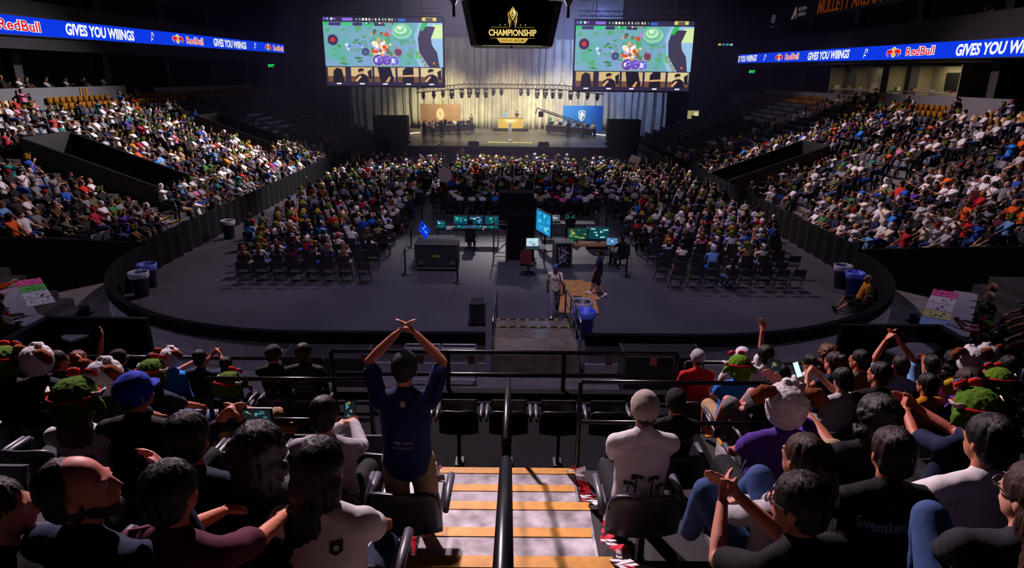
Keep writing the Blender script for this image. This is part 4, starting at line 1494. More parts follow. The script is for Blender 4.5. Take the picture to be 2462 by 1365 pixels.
# ------------------------------------------------------------------ rails of the camera-end stand
RAILM = mat('rail_black', (.02, .02, .026), .28, .6)


def rail(name, pts, zs, post_xs, zf, lab, th=.025):
    r = empty(name, pts[0], label=lab, category='railing')
    o = Vector(pts[0])
    for z in zs:
        mb = MB()
        mb.tube([Vector((p[0] - o.x, p[1] - o.y, z - o.z)) for p in pts], th, 8)
        mb.obj('bar', [RAILM], r, smooth=True)
    for i in post_xs:
        p = i
        mb = MB()
        mb.tube([(p[0] - o.x, p[1] - o.y, zf - o.z), (p[0] - o.x, p[1] - o.y, max(zs) - o.z)], th, 8)
        mb.obj('post', [RAILM], r, smooth=True)
    return r


rail('guard_rail', [(-2.6, 8.7, 2.9), (2.45, 8.7, 2.9)], [3.56, 3.2], [(-2.6, 8.7), (-.9, 8.7), (.8, 8.7), (2.45, 8.7)], 2.9, 'long black guard rail across the tunnel mouth below the stairs', .035)
rail('guard_rail', [(-2.78, 5.42, 3.75), (-1.28, 5.42, 3.75)], [4.72, 4.3], [(-2.78, 5.42), (-1.28, 5.42)], 3.75, 'black guard rail behind the clapping standing man, left of the stairs', .022)
rail('guard_rail', [(.66, 5.42, 3.75), (2.72, 5.42, 3.75)], [4.72, 4.3], [(.66, 5.42), (2.72, 5.42)], 3.75, 'black guard rail in front of the man in white cap, right of stairs', .022)
rail('guard_rail', [(2.6, 8.72, 2.5), (10.4, 8.72, 2.5)], [3.42], [(2.6, 8.72), (5, 8.72), (7.6, 8.72), (10.4, 8.72)], 2.4, 'long black front rail of the end stand, right half', .03)
rail('guard_rail', [(-10.4, 8.72, 2.5), (-2.75, 8.72, 2.5)], [3.42], [(-2.75, 8.72), (-5, 8.72), (-7.6, 8.72), (-10.4, 8.72)], 2.4, 'long black front rail of the end stand, left half', .03)
for i in range(5):     # small paper cards tied under the long rail
    x = (-2.1, -1.3, -.55, 1.45, 2.1)[i]
    mb = MB()
    mb.box((-.05, 0, -.13), (.05, .004, 0))
    mb.obj('paper_card', [mat('card_pale', (.3, .2, .19), .8)], loc=(x, 8.655, 3.52), label='small pale card tied under the long tunnel guard rail, %s from its left end' % ('first', 'second', 'third', 'fourth', 'fifth')[i], category='card')
for i, (d0_, d1_) in enumerate(((.55, 2.36), (2.75, 5.9))):
    zz = lambda d: 5.85 - .385 * d + (.92 if i == 0 else .92)
    r = empty('stair_handrail', (-.01, d0_, zz(d0_) - .92), label=('nearer' if i == 0 else 'farther') + ' black handrail post section down the middle of the stairs', category='railing')
    mb = MB()
    mb.tube([(0, 0, .92), (0, d1_ - d0_, zz(d1_) - zz(d0_) + .92), (0, d1_ - d0_ + .06, zz(d1_) - zz(d0_) + .84)], .026, 12)
    mb.obj('bar', [RAILM], r, smooth=True)
    for t in (.0, 1.0):
        mb = MB()
        d = (d1_ - d0_) * t
        mb.tube([(0, d, (zz(d1_) - zz(d0_)) * t - .3), (0, d, (zz(d1_) - zz(d0_)) * t + .9)], .024, 10)
        mb.obj('post', [RAILM], r, smooth=True)
# aisle rails on the side stands
for side, ys in ((-1, AISLE[-1][:3]), (1, AISLE[1][:3])):
    for ya in ys:
        k0, k1 = (0, 2) if side < 0 and ya < 30 else (7, 12) if side > 0 and ya > 38 and ya < 40 else (1, 5)
        r = empty('aisle_rail', (row_x(k0, side), ya, row_z(k0)), label='black hand rail on the %s stand stairs, %s from the camera end' % ('left' if side < 0 else 'right', ('first', 'second', 'third')[ys.index(ya)]), category='railing')
        a = Vector((0, .62, .95))
        b = Vector((row_x(k1, side) - row_x(k0, side), .62, row_z(k1) - row_z(k0) + .95))
        for dz in (0, -.45):
            mb = MB()
            mb.tube([a + Vector((0, 0, dz)), b + Vector((0, 0, dz))], .025, 6)
            mb.obj('bar', [RAILM], r)
        for p in (a, b):
            mb = MB()
            mb.tube([p - Vector((0, 0, .95)), p], .025, 6)
            mb.obj('post', [RAILM], r)

# red and white barrier tape along the stairs
for i, pts in enumerate(([(-.68, 5.4, 3.8), (-.7, 5.1, 4.05), (-.66, 4.75, 4.08), (-.71, 4.4, 4.15), (-.7, 4.0, 4.4), (-.69, 3.7, 4.25)], [(-.72, 3.25, 4.65), (-.8, 2.95, 4.85), (-.76, 2.7, 4.72)],
                         [(.6, 5.4, 3.78), (.66, 5.2, 3.95), (.7, 5.0, 3.8), (.68, 4.65, 4.0), (.74, 4.4, 4.22)], [(.66, 4.35, 4.22), (.78, 4.1, 4.36), (.7, 3.8, 4.3), (.76, 3.5, 4.45), (.72, 3.26, 4.46)], [(.66, 3.22, 4.63), (.78, 3.0, 4.72), (.72, 2.7, 4.68), (.8, 2.45, 4.75)])):
    mb = MB()
    P_ = [Vector(p) for p in pts]
    fine = [P_[j].lerp(P_[j + 1], t / 6) for j in range(len(P_) - 1) for t in range(6)] + [P_[-1]]
    w = .05
    for j, (a, b) in enumerate(zip(fine, fine[1:])):
        sx = Vector((w * (1 if i < 2 else 1), 0, .02 * math.sin(j * 1.3)))
        mb.add([a - sx, b - sx + Vector((0, 0, .012 * math.sin(j * 2.1))), b + sx, a + sx], [(0, 1, 2, 3)], 0, (.55, .015, .03) if (j // 3) % 2 else (.7, .66, .68))
    o = mb.obj('barrier_tape', [PAINT], label=('crumpled red white barrier tape at left stair edge, lower piece', 'crumpled red white barrier tape at left stair edge, upper piece', 'crumpled red white tape at right stair edge, lowest piece', 'crumpled red white tape at right stair edge, middle piece', 'crumpled red white tape at right stair edge, uppermost piece')[i], category='barrier tape')
    md = o.modifiers.new('thick', 'SOLIDIFY')
    md.thickness = .003

# ------------------------------------------------------------------ corner stands with poster-covered ledges
CORNER = {}
for side in (-1, 1):
    sx = side
    ledge = [(-12.2, 15.4), (-10.2, 13.15), (-8.3, 12.15)] if side < 0 else [(11.1, 15.4), (9.0, 12.6), (7.3, 11.6)]
    mb = MB()
    for a, b in zip(ledge, ledge[1:]):
        ln = [a, b] if side < 0 else [b, a]
        wall_strip(mb, ln, 0, 2.35, .16, 0)
        wall_strip(mb, ln, 2.35, 2.4, .5 if 1 else 0, 1)
    structure(mb, 'wall_left_corner' if side < 0 else 'wall_right_corner', [BLACK, mat('ledge_pale', (.36, .34, .37), .6)])
    # terraces behind the first ledge segment
    la, lb = Vector((*ledge[0], 0)), Vector((*ledge[1], 0))
    t = (la - lb).normalized()              # along the ledge, towards the stage
    n = Vector((t.y * sx, -t.x * sx, 0))    # away from the floor
    o0 = (la + lb) / 2
    CORNER[side] = (o0, n, t)
    mb = MB()
    for k in range(8):
        z = 1.5 + .34 * k
        M_ = Matrix(((t.x, n.x, 0, o0.x), (t.y, n.y, 0, o0.y), (0, 0, 1, 0), (0, 0, 0, 1)))
        mb.box((-2.6, .1 + k * .86, max(0, z - .9)), (1.6, .1 + (k + 1) * .86, z), 0, M=M_)
    structure(mb, 'floor_left_corner' if side < 0 else 'floor_right_corner', [CONC_SHADED])
    # dark stairs in the gap between corner and side stand
    mb = MB()
    for k in range(6):
        xa, xb = sorted((sx * (13.2 + k * .45) - .3, sx * (17) - .3))
        mb.box((xa, 16.6, 0), (xb, 19.6, .25 + .25 * k))
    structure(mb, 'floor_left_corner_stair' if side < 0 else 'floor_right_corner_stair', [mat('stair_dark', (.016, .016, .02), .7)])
    mb = MB()
    ya, yb = (9.6, 12.2)
    mb.box((min(sx * 6.9, sx * 8.9) - .3, 12.0, 0), (max(sx * 6.9, sx * 8.9) - .3, 12.12, 2.75))
    mb.box((min(sx * 8.8, sx * 8.95) - .3, 8.9, 0), (max(sx * 8.8, sx * 8.95) - .3, 12.1, 2.75))
    structure(mb, 'wall_corner_panel', [BLACK])
POST = [((.75, .1, .3), (.08, .05, .2)), ((.12, .5, .1), (.05, .12, .04)), ((.65, .63, .66), (.03, .03, .04)), ((.7, .68, .7), (.1, .1, .12)), ((.68, .62, .2), (.05, .05, .3)), ((.25, .45, .7), (.6, .6, .65))]
NAMES = ['pink fan poster with dark scribble', 'green fan poster with dark figure', 'white fan poster with black letters', 'white fan poster with sketched lines', 'yellow fan poster with blue marks', 'pale blue fan poster with white marks']
for side in (-1, 1):
    o0, n, t = CORNER[side]
    for i in range(5):
        q = (0, 1, 2, 3, 3)[i] if side < 0 else (0, 3, 2, 4, 5)[i]
        s_ = 1.25 - i * .62
        if i == 4 and side < 0:
            continue
        M_ = Matrix(((t.x, n.x, 0, o0.x + t.x * s_), (t.y, n.y, 0, o0.y + t.y * s_), (0, 0, 1, 0), (0, 0, 0, 1)))
        mb = MB()
        bg, fg = POST[q]
        mb.box((-.29, -.42, 2.405), (.29, .1, 2.412), 0, bg, M=M_)
        rn = random.Random(i + 10 * side)
        for k in range(6):
            x, y = rn.uniform(-.24, .12), rn.uniform(-.36, .0)
            mb.box((x, y, 2.413), (x + rn.uniform(.03, .14), y + rn.uniform(.02, .07), 2.414 + .0004 * k), 0, fg, M=M_)
        mb.obj('fan_poster', [PAINT], label=NAMES[q] + ' on the %s corner ledge%s' % ('left' if side < 0 else 'right', ''), category='poster')

# ------------------------------------------------------------------ people: shapes
def p_tube(pts, radii, n=12):
    """closed tapered tube with round ends; radii = r or (rx, ry)"""
    P = [Vector(p) for p in pts]
    rr = [(q, q) if not isinstance(q, tuple) else q for q in radii]
    d0 = (P[1] - P[0]).normalized()
    d1 = (P[-1] - P[-2]).normalized()
    st = []
    for a in (80, 50, 22):
        c, s = math.cos(R(a)), math.sin(R(a))
        st.append((P[0] - d0 * (s * min(rr[0])), (rr[0][0] * c, rr[0][1] * c), d0))
    for i, p in enumerate(P):
        d = (P[min(i + 1, len(P) - 1)] - P[max(i - 1, 0)]).normalized()
        st.append((p, rr[i], d))
    for a in (22, 50, 80):
        c, s = math.cos(R(a)), math.sin(R(a))
        st.append((P[-1] + d1 * (s * min(rr[-1])), (rr[-1][0] * c, rr[-1][1] * c), d1))
    V, Fc = [], []
    prev = None
    for p, (rx, ry), d in st:
        ref = Vector((1, 0, 0)) if prev is None else prev
        a = ref - d * ref.dot(d)
        if a.length < .05:
            a = Vector((0, 1, 0)) - d * d.y
        a.normalize()
        prev = a
        b = d.cross(a)
        V += [p + a * (rx * math.cos(t * 2 * math.pi / n)) + b * (ry * math.sin(t * 2 * math.pi / n)) for t in range(n)]
    for i in range(len(st) - 1):
        for t in range(n):
            u = (t + 1) % n
            Fc.append((i * n + t, i * n + u, i * n + n + u, i * n + n + t))
    Fc.append(tuple(range(n - 1, -1, -1)))
    Fc.append(tuple(range((len(st) - 1) * n, len(st) * n)))
    return V, Fc


def p_ell(c, r, M=None, n=14, m=9):
    V, Fc = [], []
    for j in range(m + 1):
        a = -math.pi / 2 + (j + .02 + (.96 * 0)) * math.pi / (m + .04)
        for t in range(n):
            V.append(Vector((c[0] + r[0] * math.cos(a) * math.cos(t * 2 * math.pi / n), c[1] + r[1] * math.cos(a) * math.sin(t * 2 * math.pi / n), c[2] + r[2] * math.sin(a))))
    for j in range(m):
        for t in range(n):
            u = (t + 1) % n
            Fc.append((j * n + t, j * n + u, j * n + n + u, j * n + n + t))
    Fc.append(tuple(range(n - 1, -1, -1)))
    Fc.append(tuple(range(m * n, (m + 1) * n)))
    if M is not None:
        V = [M @ v for v in V]
    return V, Fc


def displace(me, fn):
    n = len(me.vertices)
    co, nm = np.empty(n * 3), np.empty(n * 3)
    me.vertices.foreach_get('co', co)
    me.vertex_normals.foreach_get('vector', nm)
    co, nm = co.reshape(-1, 3), nm.reshape(-1, 3)
    k = np.array([fn(c) for c in co.tolist()])
    me.vertices.foreach_set('co', (co + nm * k[:, None]).ravel())
    me.update()


WORK = bpy.data.scenes.new('workshop')     # shapes are joined here, away from the big scene


def fuse(prims, voxel, smooth=4, disp=0., freq=9., name='body', aniso=(1, 1, 1)):
    """join closed shapes into one continuous surface"""
    v, f = [], []
    for V, Fc in prims:
        b = len(v)
        v += [tuple(p) for p in V]
        f += [tuple(b + i for i in q) for q in Fc]
    me = bpy.data.meshes.new('tmp')
    me.from_pydata(v, [], f)
    o = bpy.data.objects.new('tmp', me)
    WORK.collection.objects.link(o)
    md = o.modifiers.new('r', 'REMESH')
    md.mode, md.voxel_size = 'VOXEL', voxel
    if smooth:
        s = o.modifiers.new('s', 'SMOOTH')
        s.factor, s.iterations = .5, smooth
    with bpy.context.temp_override(scene=WORK, view_layer=WORK.view_layers[0]):
        dg = bpy.context.evaluated_depsgraph_get()
    out = bpy.data.meshes.new_from_object(o.evaluated_get(dg))
    bpy.data.objects.remove(o)
    bpy.data.meshes.remove(me)
    out.name = name
    if disp:
        displace(out, lambda c: noise.noise((c[0] * freq, c[1] * freq, c[2] * freq)) * disp)
    out.polygons.foreach_set('use_smooth', [True] * len(out.polygons))
    return out


def ik(S, T, l1, l2, pole):
    S, T, pole = Vector(S), Vector(T), Vector(pole)
    d = T - S
    L = min(d.length, (l1 + l2) * .995)
    u = d.normalized()
    a = (l1 * l1 - l2 * l2 + L * L) / (2 * L)
    h = math.sqrt(max(0, l1 * l1 - a * a))
    p = pole - u * pole.dot(u)
    p.normalize()
    return S + u * a + p * h, S + u * L


HANDS = {
    'lap': ((-.1, .36, .67), (.1, .36, .67)), 'knees': ((-.15, .42, .65), (.14, .43, .65)), 'clap': ((-.04, .40, .98), (.05, .40, .99)),
    'phone': ((-.07, .36, 1.06), (.07, .36, 1.06)), 'phoneright': ((-.1, .36, .67), (.05, .36, 1.16)), 'chin': ((-.1, .3, .68), (.06, .22, 1.06)),
    'cross': ((.09, .25, .84), (-.1, .27, .87)), 'raise': ((-.1, .36, .67), (.3, .16, 1.66)), 'upclap': ((-.075, .14, 1.43), (.075, .14, 1.43)), 'text': ((-.05, .38, .88), (.07, .38, .9)),
    'behind': ((-.12, -.14, 1.3), (.12, -.14, 1.3)), 'rest': ((-.29, .26, .72), (.29, .26, .72)), 'forward': ((-.12, .50, .78), (.16, .5, .78)),
    'face': ((-.1, .36, .67), (.09, .24, 1.2)), 'side': ((-.2, .02, .5), (.2, .02, .5)), 'walk': ((-.24, .22, .62), (.24, -.12, .6)),
}


def joints(kind='sit', lean=12., turn=0., nod=0., tilt=0., hands='lap', legs='normal', female=False):
    J = {}
    if kind == 'sit':
        hip = Vector((0, 0, .54))
    else:
        hip = Vector((0, 0, .93))
    l = R(lean)
    u = Vector((0, -math.sin(l), math.cos(l)))
    J['hip'], J['u'] = hip, u
    J['waist'] = hip + u * .17
    J['chest'] = hip + u * .35
    J['sh'] = hip + u * .485
    w = .155 if female else .175
    J['shl'], J['shr'] = J['sh'] + Vector((-w, 0, -.012)), J['sh'] + Vector((w, 0, -.012))
    J['neck'] = J['sh'] + u * .05 + Vector((0, .012, 0))
    hd = J['neck'] + Vector((0, .035 - .02 * math.sin(l), .155))
    J['head'] = Matrix.Translation(hd) @ Matrix.Rotation(R(-turn), 4, 'Z') @ Matrix.Rotation(R(-nod), 4, 'X') @ Matrix.Rotation(R(tilt), 4, 'Y')
    off = Vector((0, 0, 0)) if kind == 'sit' else Vector((0, 0, .39))
    tl, tr_ = HANDS[hands]
    for s, key, T in ((-1, 'l', tl), (1, 'r', tr_)):
        S = J['sh' + key]
        pole = (s * .7, -.35, -1)
        if hands == 'behind':
            pole = (s, .25, .1)
        if hands in ('upclap', 'raise') and T[2] > 1.4:
            pole = (s, .1, -.2)
        J['el' + key], J['wr' + key] = ik(S, Vector(T) + off * (1 if hands not in ('side', 'walk') else .35), .285, .255, pole)
        H = hip + Vector((s * .095, .01, -.02))
        J['h' + key] = H
        if kind == 'sit':
            A = Vector((s * .13, .47, .09))
            if legs == 'crossed' and s > 0:
                A = Vector((-.2, .42, .52))
                J['k' + key], J['a' + key] = ik(H, A, .43, .41, (1, .5, .7))
            elif legs == 'up':
                A = Vector((s * .07, .84, .70))
                J['k' + key], J['a' + key] = ik(H, A, .43, .42, (s * .2, 0, 1))
            elif legs == 'kneeup':
                J['k' + key], J['a' + key] = ik(H, Vector((s * .12, .46, .45)), .43, .41, (s * .2, .3, 1))
            elif legs == 'tucked':
                A = Vector((s * .1, .28, .1))
                J['k' + key], J['a' + key] = ik(H, A, .43, .41, (s * .15, 1, .6))
            else:
                J['k' + key], J['a' + key] = ik(H, A, .43, .41, (s * .12, 1, .7))
        elif legs == 'walk':
            A = Vector((s * .1, s * .26, .09 if s > 0 else .13))
            J['k' + key], J['a' + key] = ik(H, A, .44, .42, (s * .05, 1, 0))
        elif legs == 'ground':     # seated on the floor, one knee raised
            A = Vector((s * .14, .62 if s > 0 else .78, hip.z - .42 - (.0 if s > 0 else .03)))
            J['k' + key], J['a' + key] = ik(H, A, .43, .41, (s * .1, .2, 1))
        else:
            A = Vector((s * .11, .0, .09))
            J['k' + key], J['a' + key] = ik(H, A, .44, .42, (s * .05, 1, 0))
    return J


def hand_prims(wr, fwd, inward, side, curl=.55, fine=True):
    """palm, four bent fingers of different lengths and a thumb on the side of the palm"""
    f = fwd.normalized()
    pn = inward - f * inward.dot(f)
    pn.normalize()
    w = f.cross(pn) * side
    out = [p_tube([wr, wr + f * .045, wr + f * .085], [(.024, .018), (.038, .015), (.040, .014)], 10)]
    M = Matrix((w, pn, f)).transposed().to_4x4()
    out = [p_ell((0, 0, 0), (.040, .016, .052), Matrix.Translation(wr + f * .05) @ M, 12, 7)]
    if not fine:
        out.append(p_tube([wr + f * .09, wr + f * .13 + pn * .02, wr + f * .15 + pn * .05], [(.036, .013), (.034, .012), (.028, .012)], 8))
        out.append(p_tube([wr + f * .03 + w * .03, wr + f * .075 + w * .06 + pn * .02], [.013, .011], 6))
        return out
    for i, (x, L) in enumerate(((.030, .085), (.010, .095), (-.010, .088), (-.029, .068))):
        p = wr + f * (.092 - abs(x - .005) * .25) + w * x
        pts = [p - f * .02, p]
        a = curl * (.55 + .12 * i)
        d = f
        for q in (.45, .31, .24):
            d = (d * math.cos(a) + pn * math.sin(a)).normalized()
            f_ = d
            p = p + f_ * (L * q)
            pts.append(p)
            a = curl * .7
        out.append(p_tube(pts, [.0105, .0105, .0098, .009, .0078], 8))
    b = wr + f * .028 + w * .030
    out.append(p_tube([b, b + f * .03 + w * .024 + pn * .008, b + f * .062 + w * .03 + pn * .02, b + f * .082 + w * .024 + pn * .03], [.014, .013, .0115, .0095], 8))
    return out


def head_prims(M, n=16):
    T = lambda c, r, q=n, m=10: p_ell(c, r, M, q, m)
    out = [T((0, -.012, .028), (.076, .094, .094)), T((0, .03, -.045), (.058, .062, .066)), T((0, .062, .0), (.052, .03, .06)), T((0, .06, -.085), (.03, .028, .024))]
    out.append(p_tube([M @ Vector((0, .088, .02)), M @ Vector((0, .108, -.018)), M @ Vector((0, .095, -.03))], [.009, .014, .013], 8))
    for s in (-1, 1):
        out.append(p_ell((0, 0, 0), (.011, .022, .033), M @ Matrix.Translation((s * .079, -.008, -.008)) @ Matrix.Rotation(s * R(18), 4, 'Z'), 10, 7))
        out.append(T((s * .03, .078, .03), (.022, .012, .008), 8, 5))
        out.append(T((s * .012, .09, -.052), (.016, .009, .007), 8, 5))
    out.append(T((0, .086, -.064), (.02, .011, .007), 8, 5))
    return out


def body_prims(J, bare_legs=True, fine=True, low=False, hands='lap', female=False):
    M = J['head']
    hd = M.translation
    out = head_prims(M, 10 if low else 16)
    out.append(p_tube([J['sh'] + Vector((0, .0, -.02)), J['neck'] + Vector((0, .012, .02)), hd + M.to_3x3() @ Vector((0, -.018, -.05))], [.062, .054, .056], 10))
    for s, k in ((-1, 'l'), (1, 'r')):
        S, E, W = J['sh' + k], J['el' + k], J['wr' + k]
        mid = E.lerp(W, .35)
        out.append(p_tube([S, S.lerp(E, .5), E, mid, W], [.05, .045, .038, .037, .026] if not female else [.042, .038, .033, .032, .023], 10))
        f = (W - E).normalized()
        inw = Vector((-s, 0, 0)) if hands in ('clap', 'upclap', 'phone', 'behind') else Vector((0, 0, -1)) if abs(f.z) < .8 else Vector((0, -1, 0))
        if hands in ('chin', 'face', 'raise', 'phoneright') and s > 0:
            inw = Vector((-.6, -.5, 0))
        if not low:
            out += hand_prims(W, f, inw, s if hands not in ('clap', 'upclap') else s, .25 if hands in ('clap', 'upclap') else .6, fine)
        else:
            out.append(p_ell(W + f * .06, (.045, .045, .06)))
        if not low or bare_legs:
            K, A, H = J['k' + k], J['a' + k], J['h' + k]
            out.append(p_tube([H, K], [.08, .058], 10))
            out.append(p_tube([K, K.lerp(A, .35), A], [.055, .056, .036], 10))
    if not low:
        out.append(p_tube([J['hip'], J['waist'], J['chest'], J['sh']], [(.15, .11), (.13, .1), (.15, .1), (.13, .07)], 14))
    return out


def shirt_prims(J, sleeve='short', female=False, grow=0.):
    h, u = J['hip'], J['u']
    k = .93 if female else 1.0
    g = grow
    T = [h - u * .03, J['waist'], J['chest'], J['sh'] - u * .03, J['sh'] + u * .03]
    out = [p_tube(T, [(.178 * k + g, .142 + g), (.168 * k + g, .136 + g), (.182 * k + g, .132 + g), (.165 * k + g, .1 + g), (.09, .068)], 18)]
    out.append(p_tube([J['shl'] + Vector((.02, 0, .005)), J['sh'] + Vector((0, -.005, .035)), J['shr'] + Vector((-.02, 0, .005))], [.062 * k + g, .066 + g, .062 * k + g], 12))
    out.append(p_tube([J['sh'] + u * .02, J['neck'] + u * .012], [.074, .066], 12))
    for k_ in 'lr':
        S, E, W = J['sh' + k_], J['el' + k_], J['wr' + k_]
        if sleeve == 'long':
            out.append(p_tube([S, S.lerp(E, .5), E, W], [.066 + g, .06 + g, .052 + g, .038 + g], 12))
        elif sleeve == 'short':
            out.append(p_tube([S, S.lerp(E, .45), S.lerp(E, .72)], [.066 + g, .062 + g, .064 + g], 12))
    return out


def pants_prims(J, long=True, grow=0.):
    g = grow
    out = [p_tube([J['hip'] + J['u'] * .07, J['hip'] - J['u'] * .05], [(.168, .13), (.165, .125)], 14)]
    for k in 'lr':
        H, K, A = J['h' + k], J['k' + k], J['a' + k]
        if long:
            out.append(p_tube([H, H.lerp(K, .5), K], [.098 + g, .088 + g, .074 + g], 12))
            out.append(p_tube([K, K.lerp(A, .4), A - (A - K) * .04], [.072 + g, .068 + g, .056 + g], 12))
        else:
            out.append(p_tube([H, H.lerp(K, .5), H.lerp(K, .88)], [.1 + g, .096 + g, .094 + g], 12))
    return out


def shoe_prims(J, k):
    A, K = J['a' + k], J['k' + k]
    sh = (A - K).normalized()
    f = Vector((0, 1, 0)) - sh * sh.y
    if f.length < .3:
        f = Vector((0, .3, 1))
    f.normalize()
    b = A + sh * .045
    return [p_tube([b - f * .05, b + f * .06, b + f * .16], [(.04, .045), (.046, .042), (.04, .03)], 10), p_tube([A - sh * .02, b], [.045, .046], 10)]


HAIRCUT = {
    'short': [((0, -.022, .042), (.085, .1, .095)), ((0, -.062, -.018), (.07, .05, .062))],
    'receding': [((0, -.045, .036), (.084, .085, .09)), ((0, -.066, -.025), (.075, .05, .066)), ((-.07, -.01, -.03), (.016, .03, .05)), ((.07, -.01, -.03), (.016, .03, .05))],
    'bald': [((0, -.07, -.02), (.072, .034, .045)), ((-.072, -.03, -.0), (.014, .05, .035)), ((.072, -.03, -.0), (.014, .05, .035))],
    'bowl': [((0, -.018, .04), (.093, .108, .1)), ((0, -.052, -.02), (.085, .066, .075))],
    'long': [((0, -.02, .042), (.095, .11, .1)), ((0, -.06, -.05), (.108, .075, .12)), ((0, -.095, -.2), (.118, .06, .15)), ((-.02, -.105, -.36), (.095, .045, .15)), ((-.05, -.1, -.5), (.05, .03, .12))],
    'longside': [((0, -.02, .042), (.095, .11, .1)), ((-.01, -.06, -.05), (.105, .075, .12)), ((-.05, -.085, -.2), (.085, .06, .13)), ((-.1, -.09, -.34), (.055, .04, .13)), ((-.13, -.07, -.48), (.03, .025, .12))],
    'pony': [((0, -.02, .042), (.087, .102, .094)), ((0, -.06, -.02), (.072, .052, .066)), ((0, -.14, .03), (.035, .04, .035)), ((0, -.165, -.06), (.034, .03, .09)), ((0, -.16, -.17), (.024, .022, .09))],
    'bun': [((0, -.02, .042), (.087, .102, .094)), ((0, -.06, -.02), (.072, .052, .066)), ((0, -.11, .1), (.042, .042, .04))],
    'curly': [((0, -.02, .05), (.115, .125, .118)), ((0, -.06, -.04), (.11, .09, .11)), ((0, -.07, -.13), (.105, .07, .08))],
}


def hair_mesh(style, voxel, fine):
    pr = [p_ell(c, r) for c, r in HAIRCUT[style]]
    if style == 'curly':
        q = random.Random(4)
        for _ in range(90 if fine else 24):
            a, b = q.uniform(0, 6.28), q.uniform(-.5, 1.3)
            p = Vector((.11 * math.cos(a) * math.cos(b), .115 * math.sin(a) * math.cos(b) - .03, .12 * math.sin(b) + .03 - (.08 if b < 0 else 0)))
            if p.y > .045 and p.z < .09:
                continue
            pr.append(p_ell(p, (.024, .024, .024), None, 6, 4))
    me = fuse(pr, voxel, 3 if fine else 2, name='hair')
    if fine:
        def strand(c):
            a = math.atan2(c[0], -c[1] + .001)
            return noise.noise((a * 9, c[2] * 2.2, 1.7)) * .007 + noise.noise((a * 20, c[2] * 4, 5.)) * .004 + noise.noise((c[0] * 22, c[1] * 22, c[2] * 22)) * .003
        displace(me, strand)
    return me


# hats in head coordinates
def cap_mesh(voxel, back=False, bill=True):
    s = -1 if back else 1
    pr = [p_ell((0, -.012, .045), (.09, .106, .088)), p_tube([(0, -.1 * 0, .01), (0, 0, .05)], [(.092, .107), (.09, .105)], 16)]
    if bill:
        V, Fc = [], []
        for z in (.018, .028):
            for i in range(9):
                a = -1.15 + i * 2.3 / 8
                V.append(Vector((.088 * math.sin(a), s * (.085 * math.cos(a)) - .012, z + .01)))
            for i in range(9):
                a = -1.15 + i * 2.3 / 8
                V.append(Vector((.094 * math.sin(a), s * (.085 * math.cos(a) + .085 * max(.25, math.cos(a * .95))) - .012, z - .012)))
        for i in range(8):
            Fc += [(i, i + 1, 10 + i, 9 + i)[::-1], (18 + i, 18 + i + 1, 28 + i, 27 + i), (9 + i, 10 + i, 28 + i, 27 + i)[::-1], (i, i + 1, 19 + i, 18 + i)]
        Fc += [(0, 9, 27, 18), (8, 26, 35, 17)]
        pr.append((V, Fc))
    return fuse(pr, voxel, 3, name='cap')


def plush_prims(kind):
    pr = [p_ell((0, -.015, .06), (.125, .135, .105)), p_tube([(0, -.015, -.005), (0, -.015, .04)], [(.118, .13), (.124, .134)], 18)]
    if kind == 'green':
        for s in (-1, 1):
            pr.append(p_tube([(s * .1, -.02, .03), (s * .165, -.05, .0), (s * .19, -.06, -.03)], [.05, .035, .012], 8))
        pr.append(p_tube([(0, -.12, .0), (0, -.15, -.05)], [(.1, .04), (.085, .03)], 10))
    else:
        pr.append(p_ell((.0, .03, .155), (.035, .04, .03)))
        pr.append(p_ell((.03, .01, .16), (.03, .03, .03)))
        pr.append(p_ell((-.02, .0, .165), (.025, .03, .026)))
    return pr


PROTO = {}


def proto(key, fn):
    if key not in PROTO:
        PROTO[key] = fn()
    return PROTO[key]


def with_mat(me, m):
    me.materials.clear()
    me.materials.append(m)
    return me


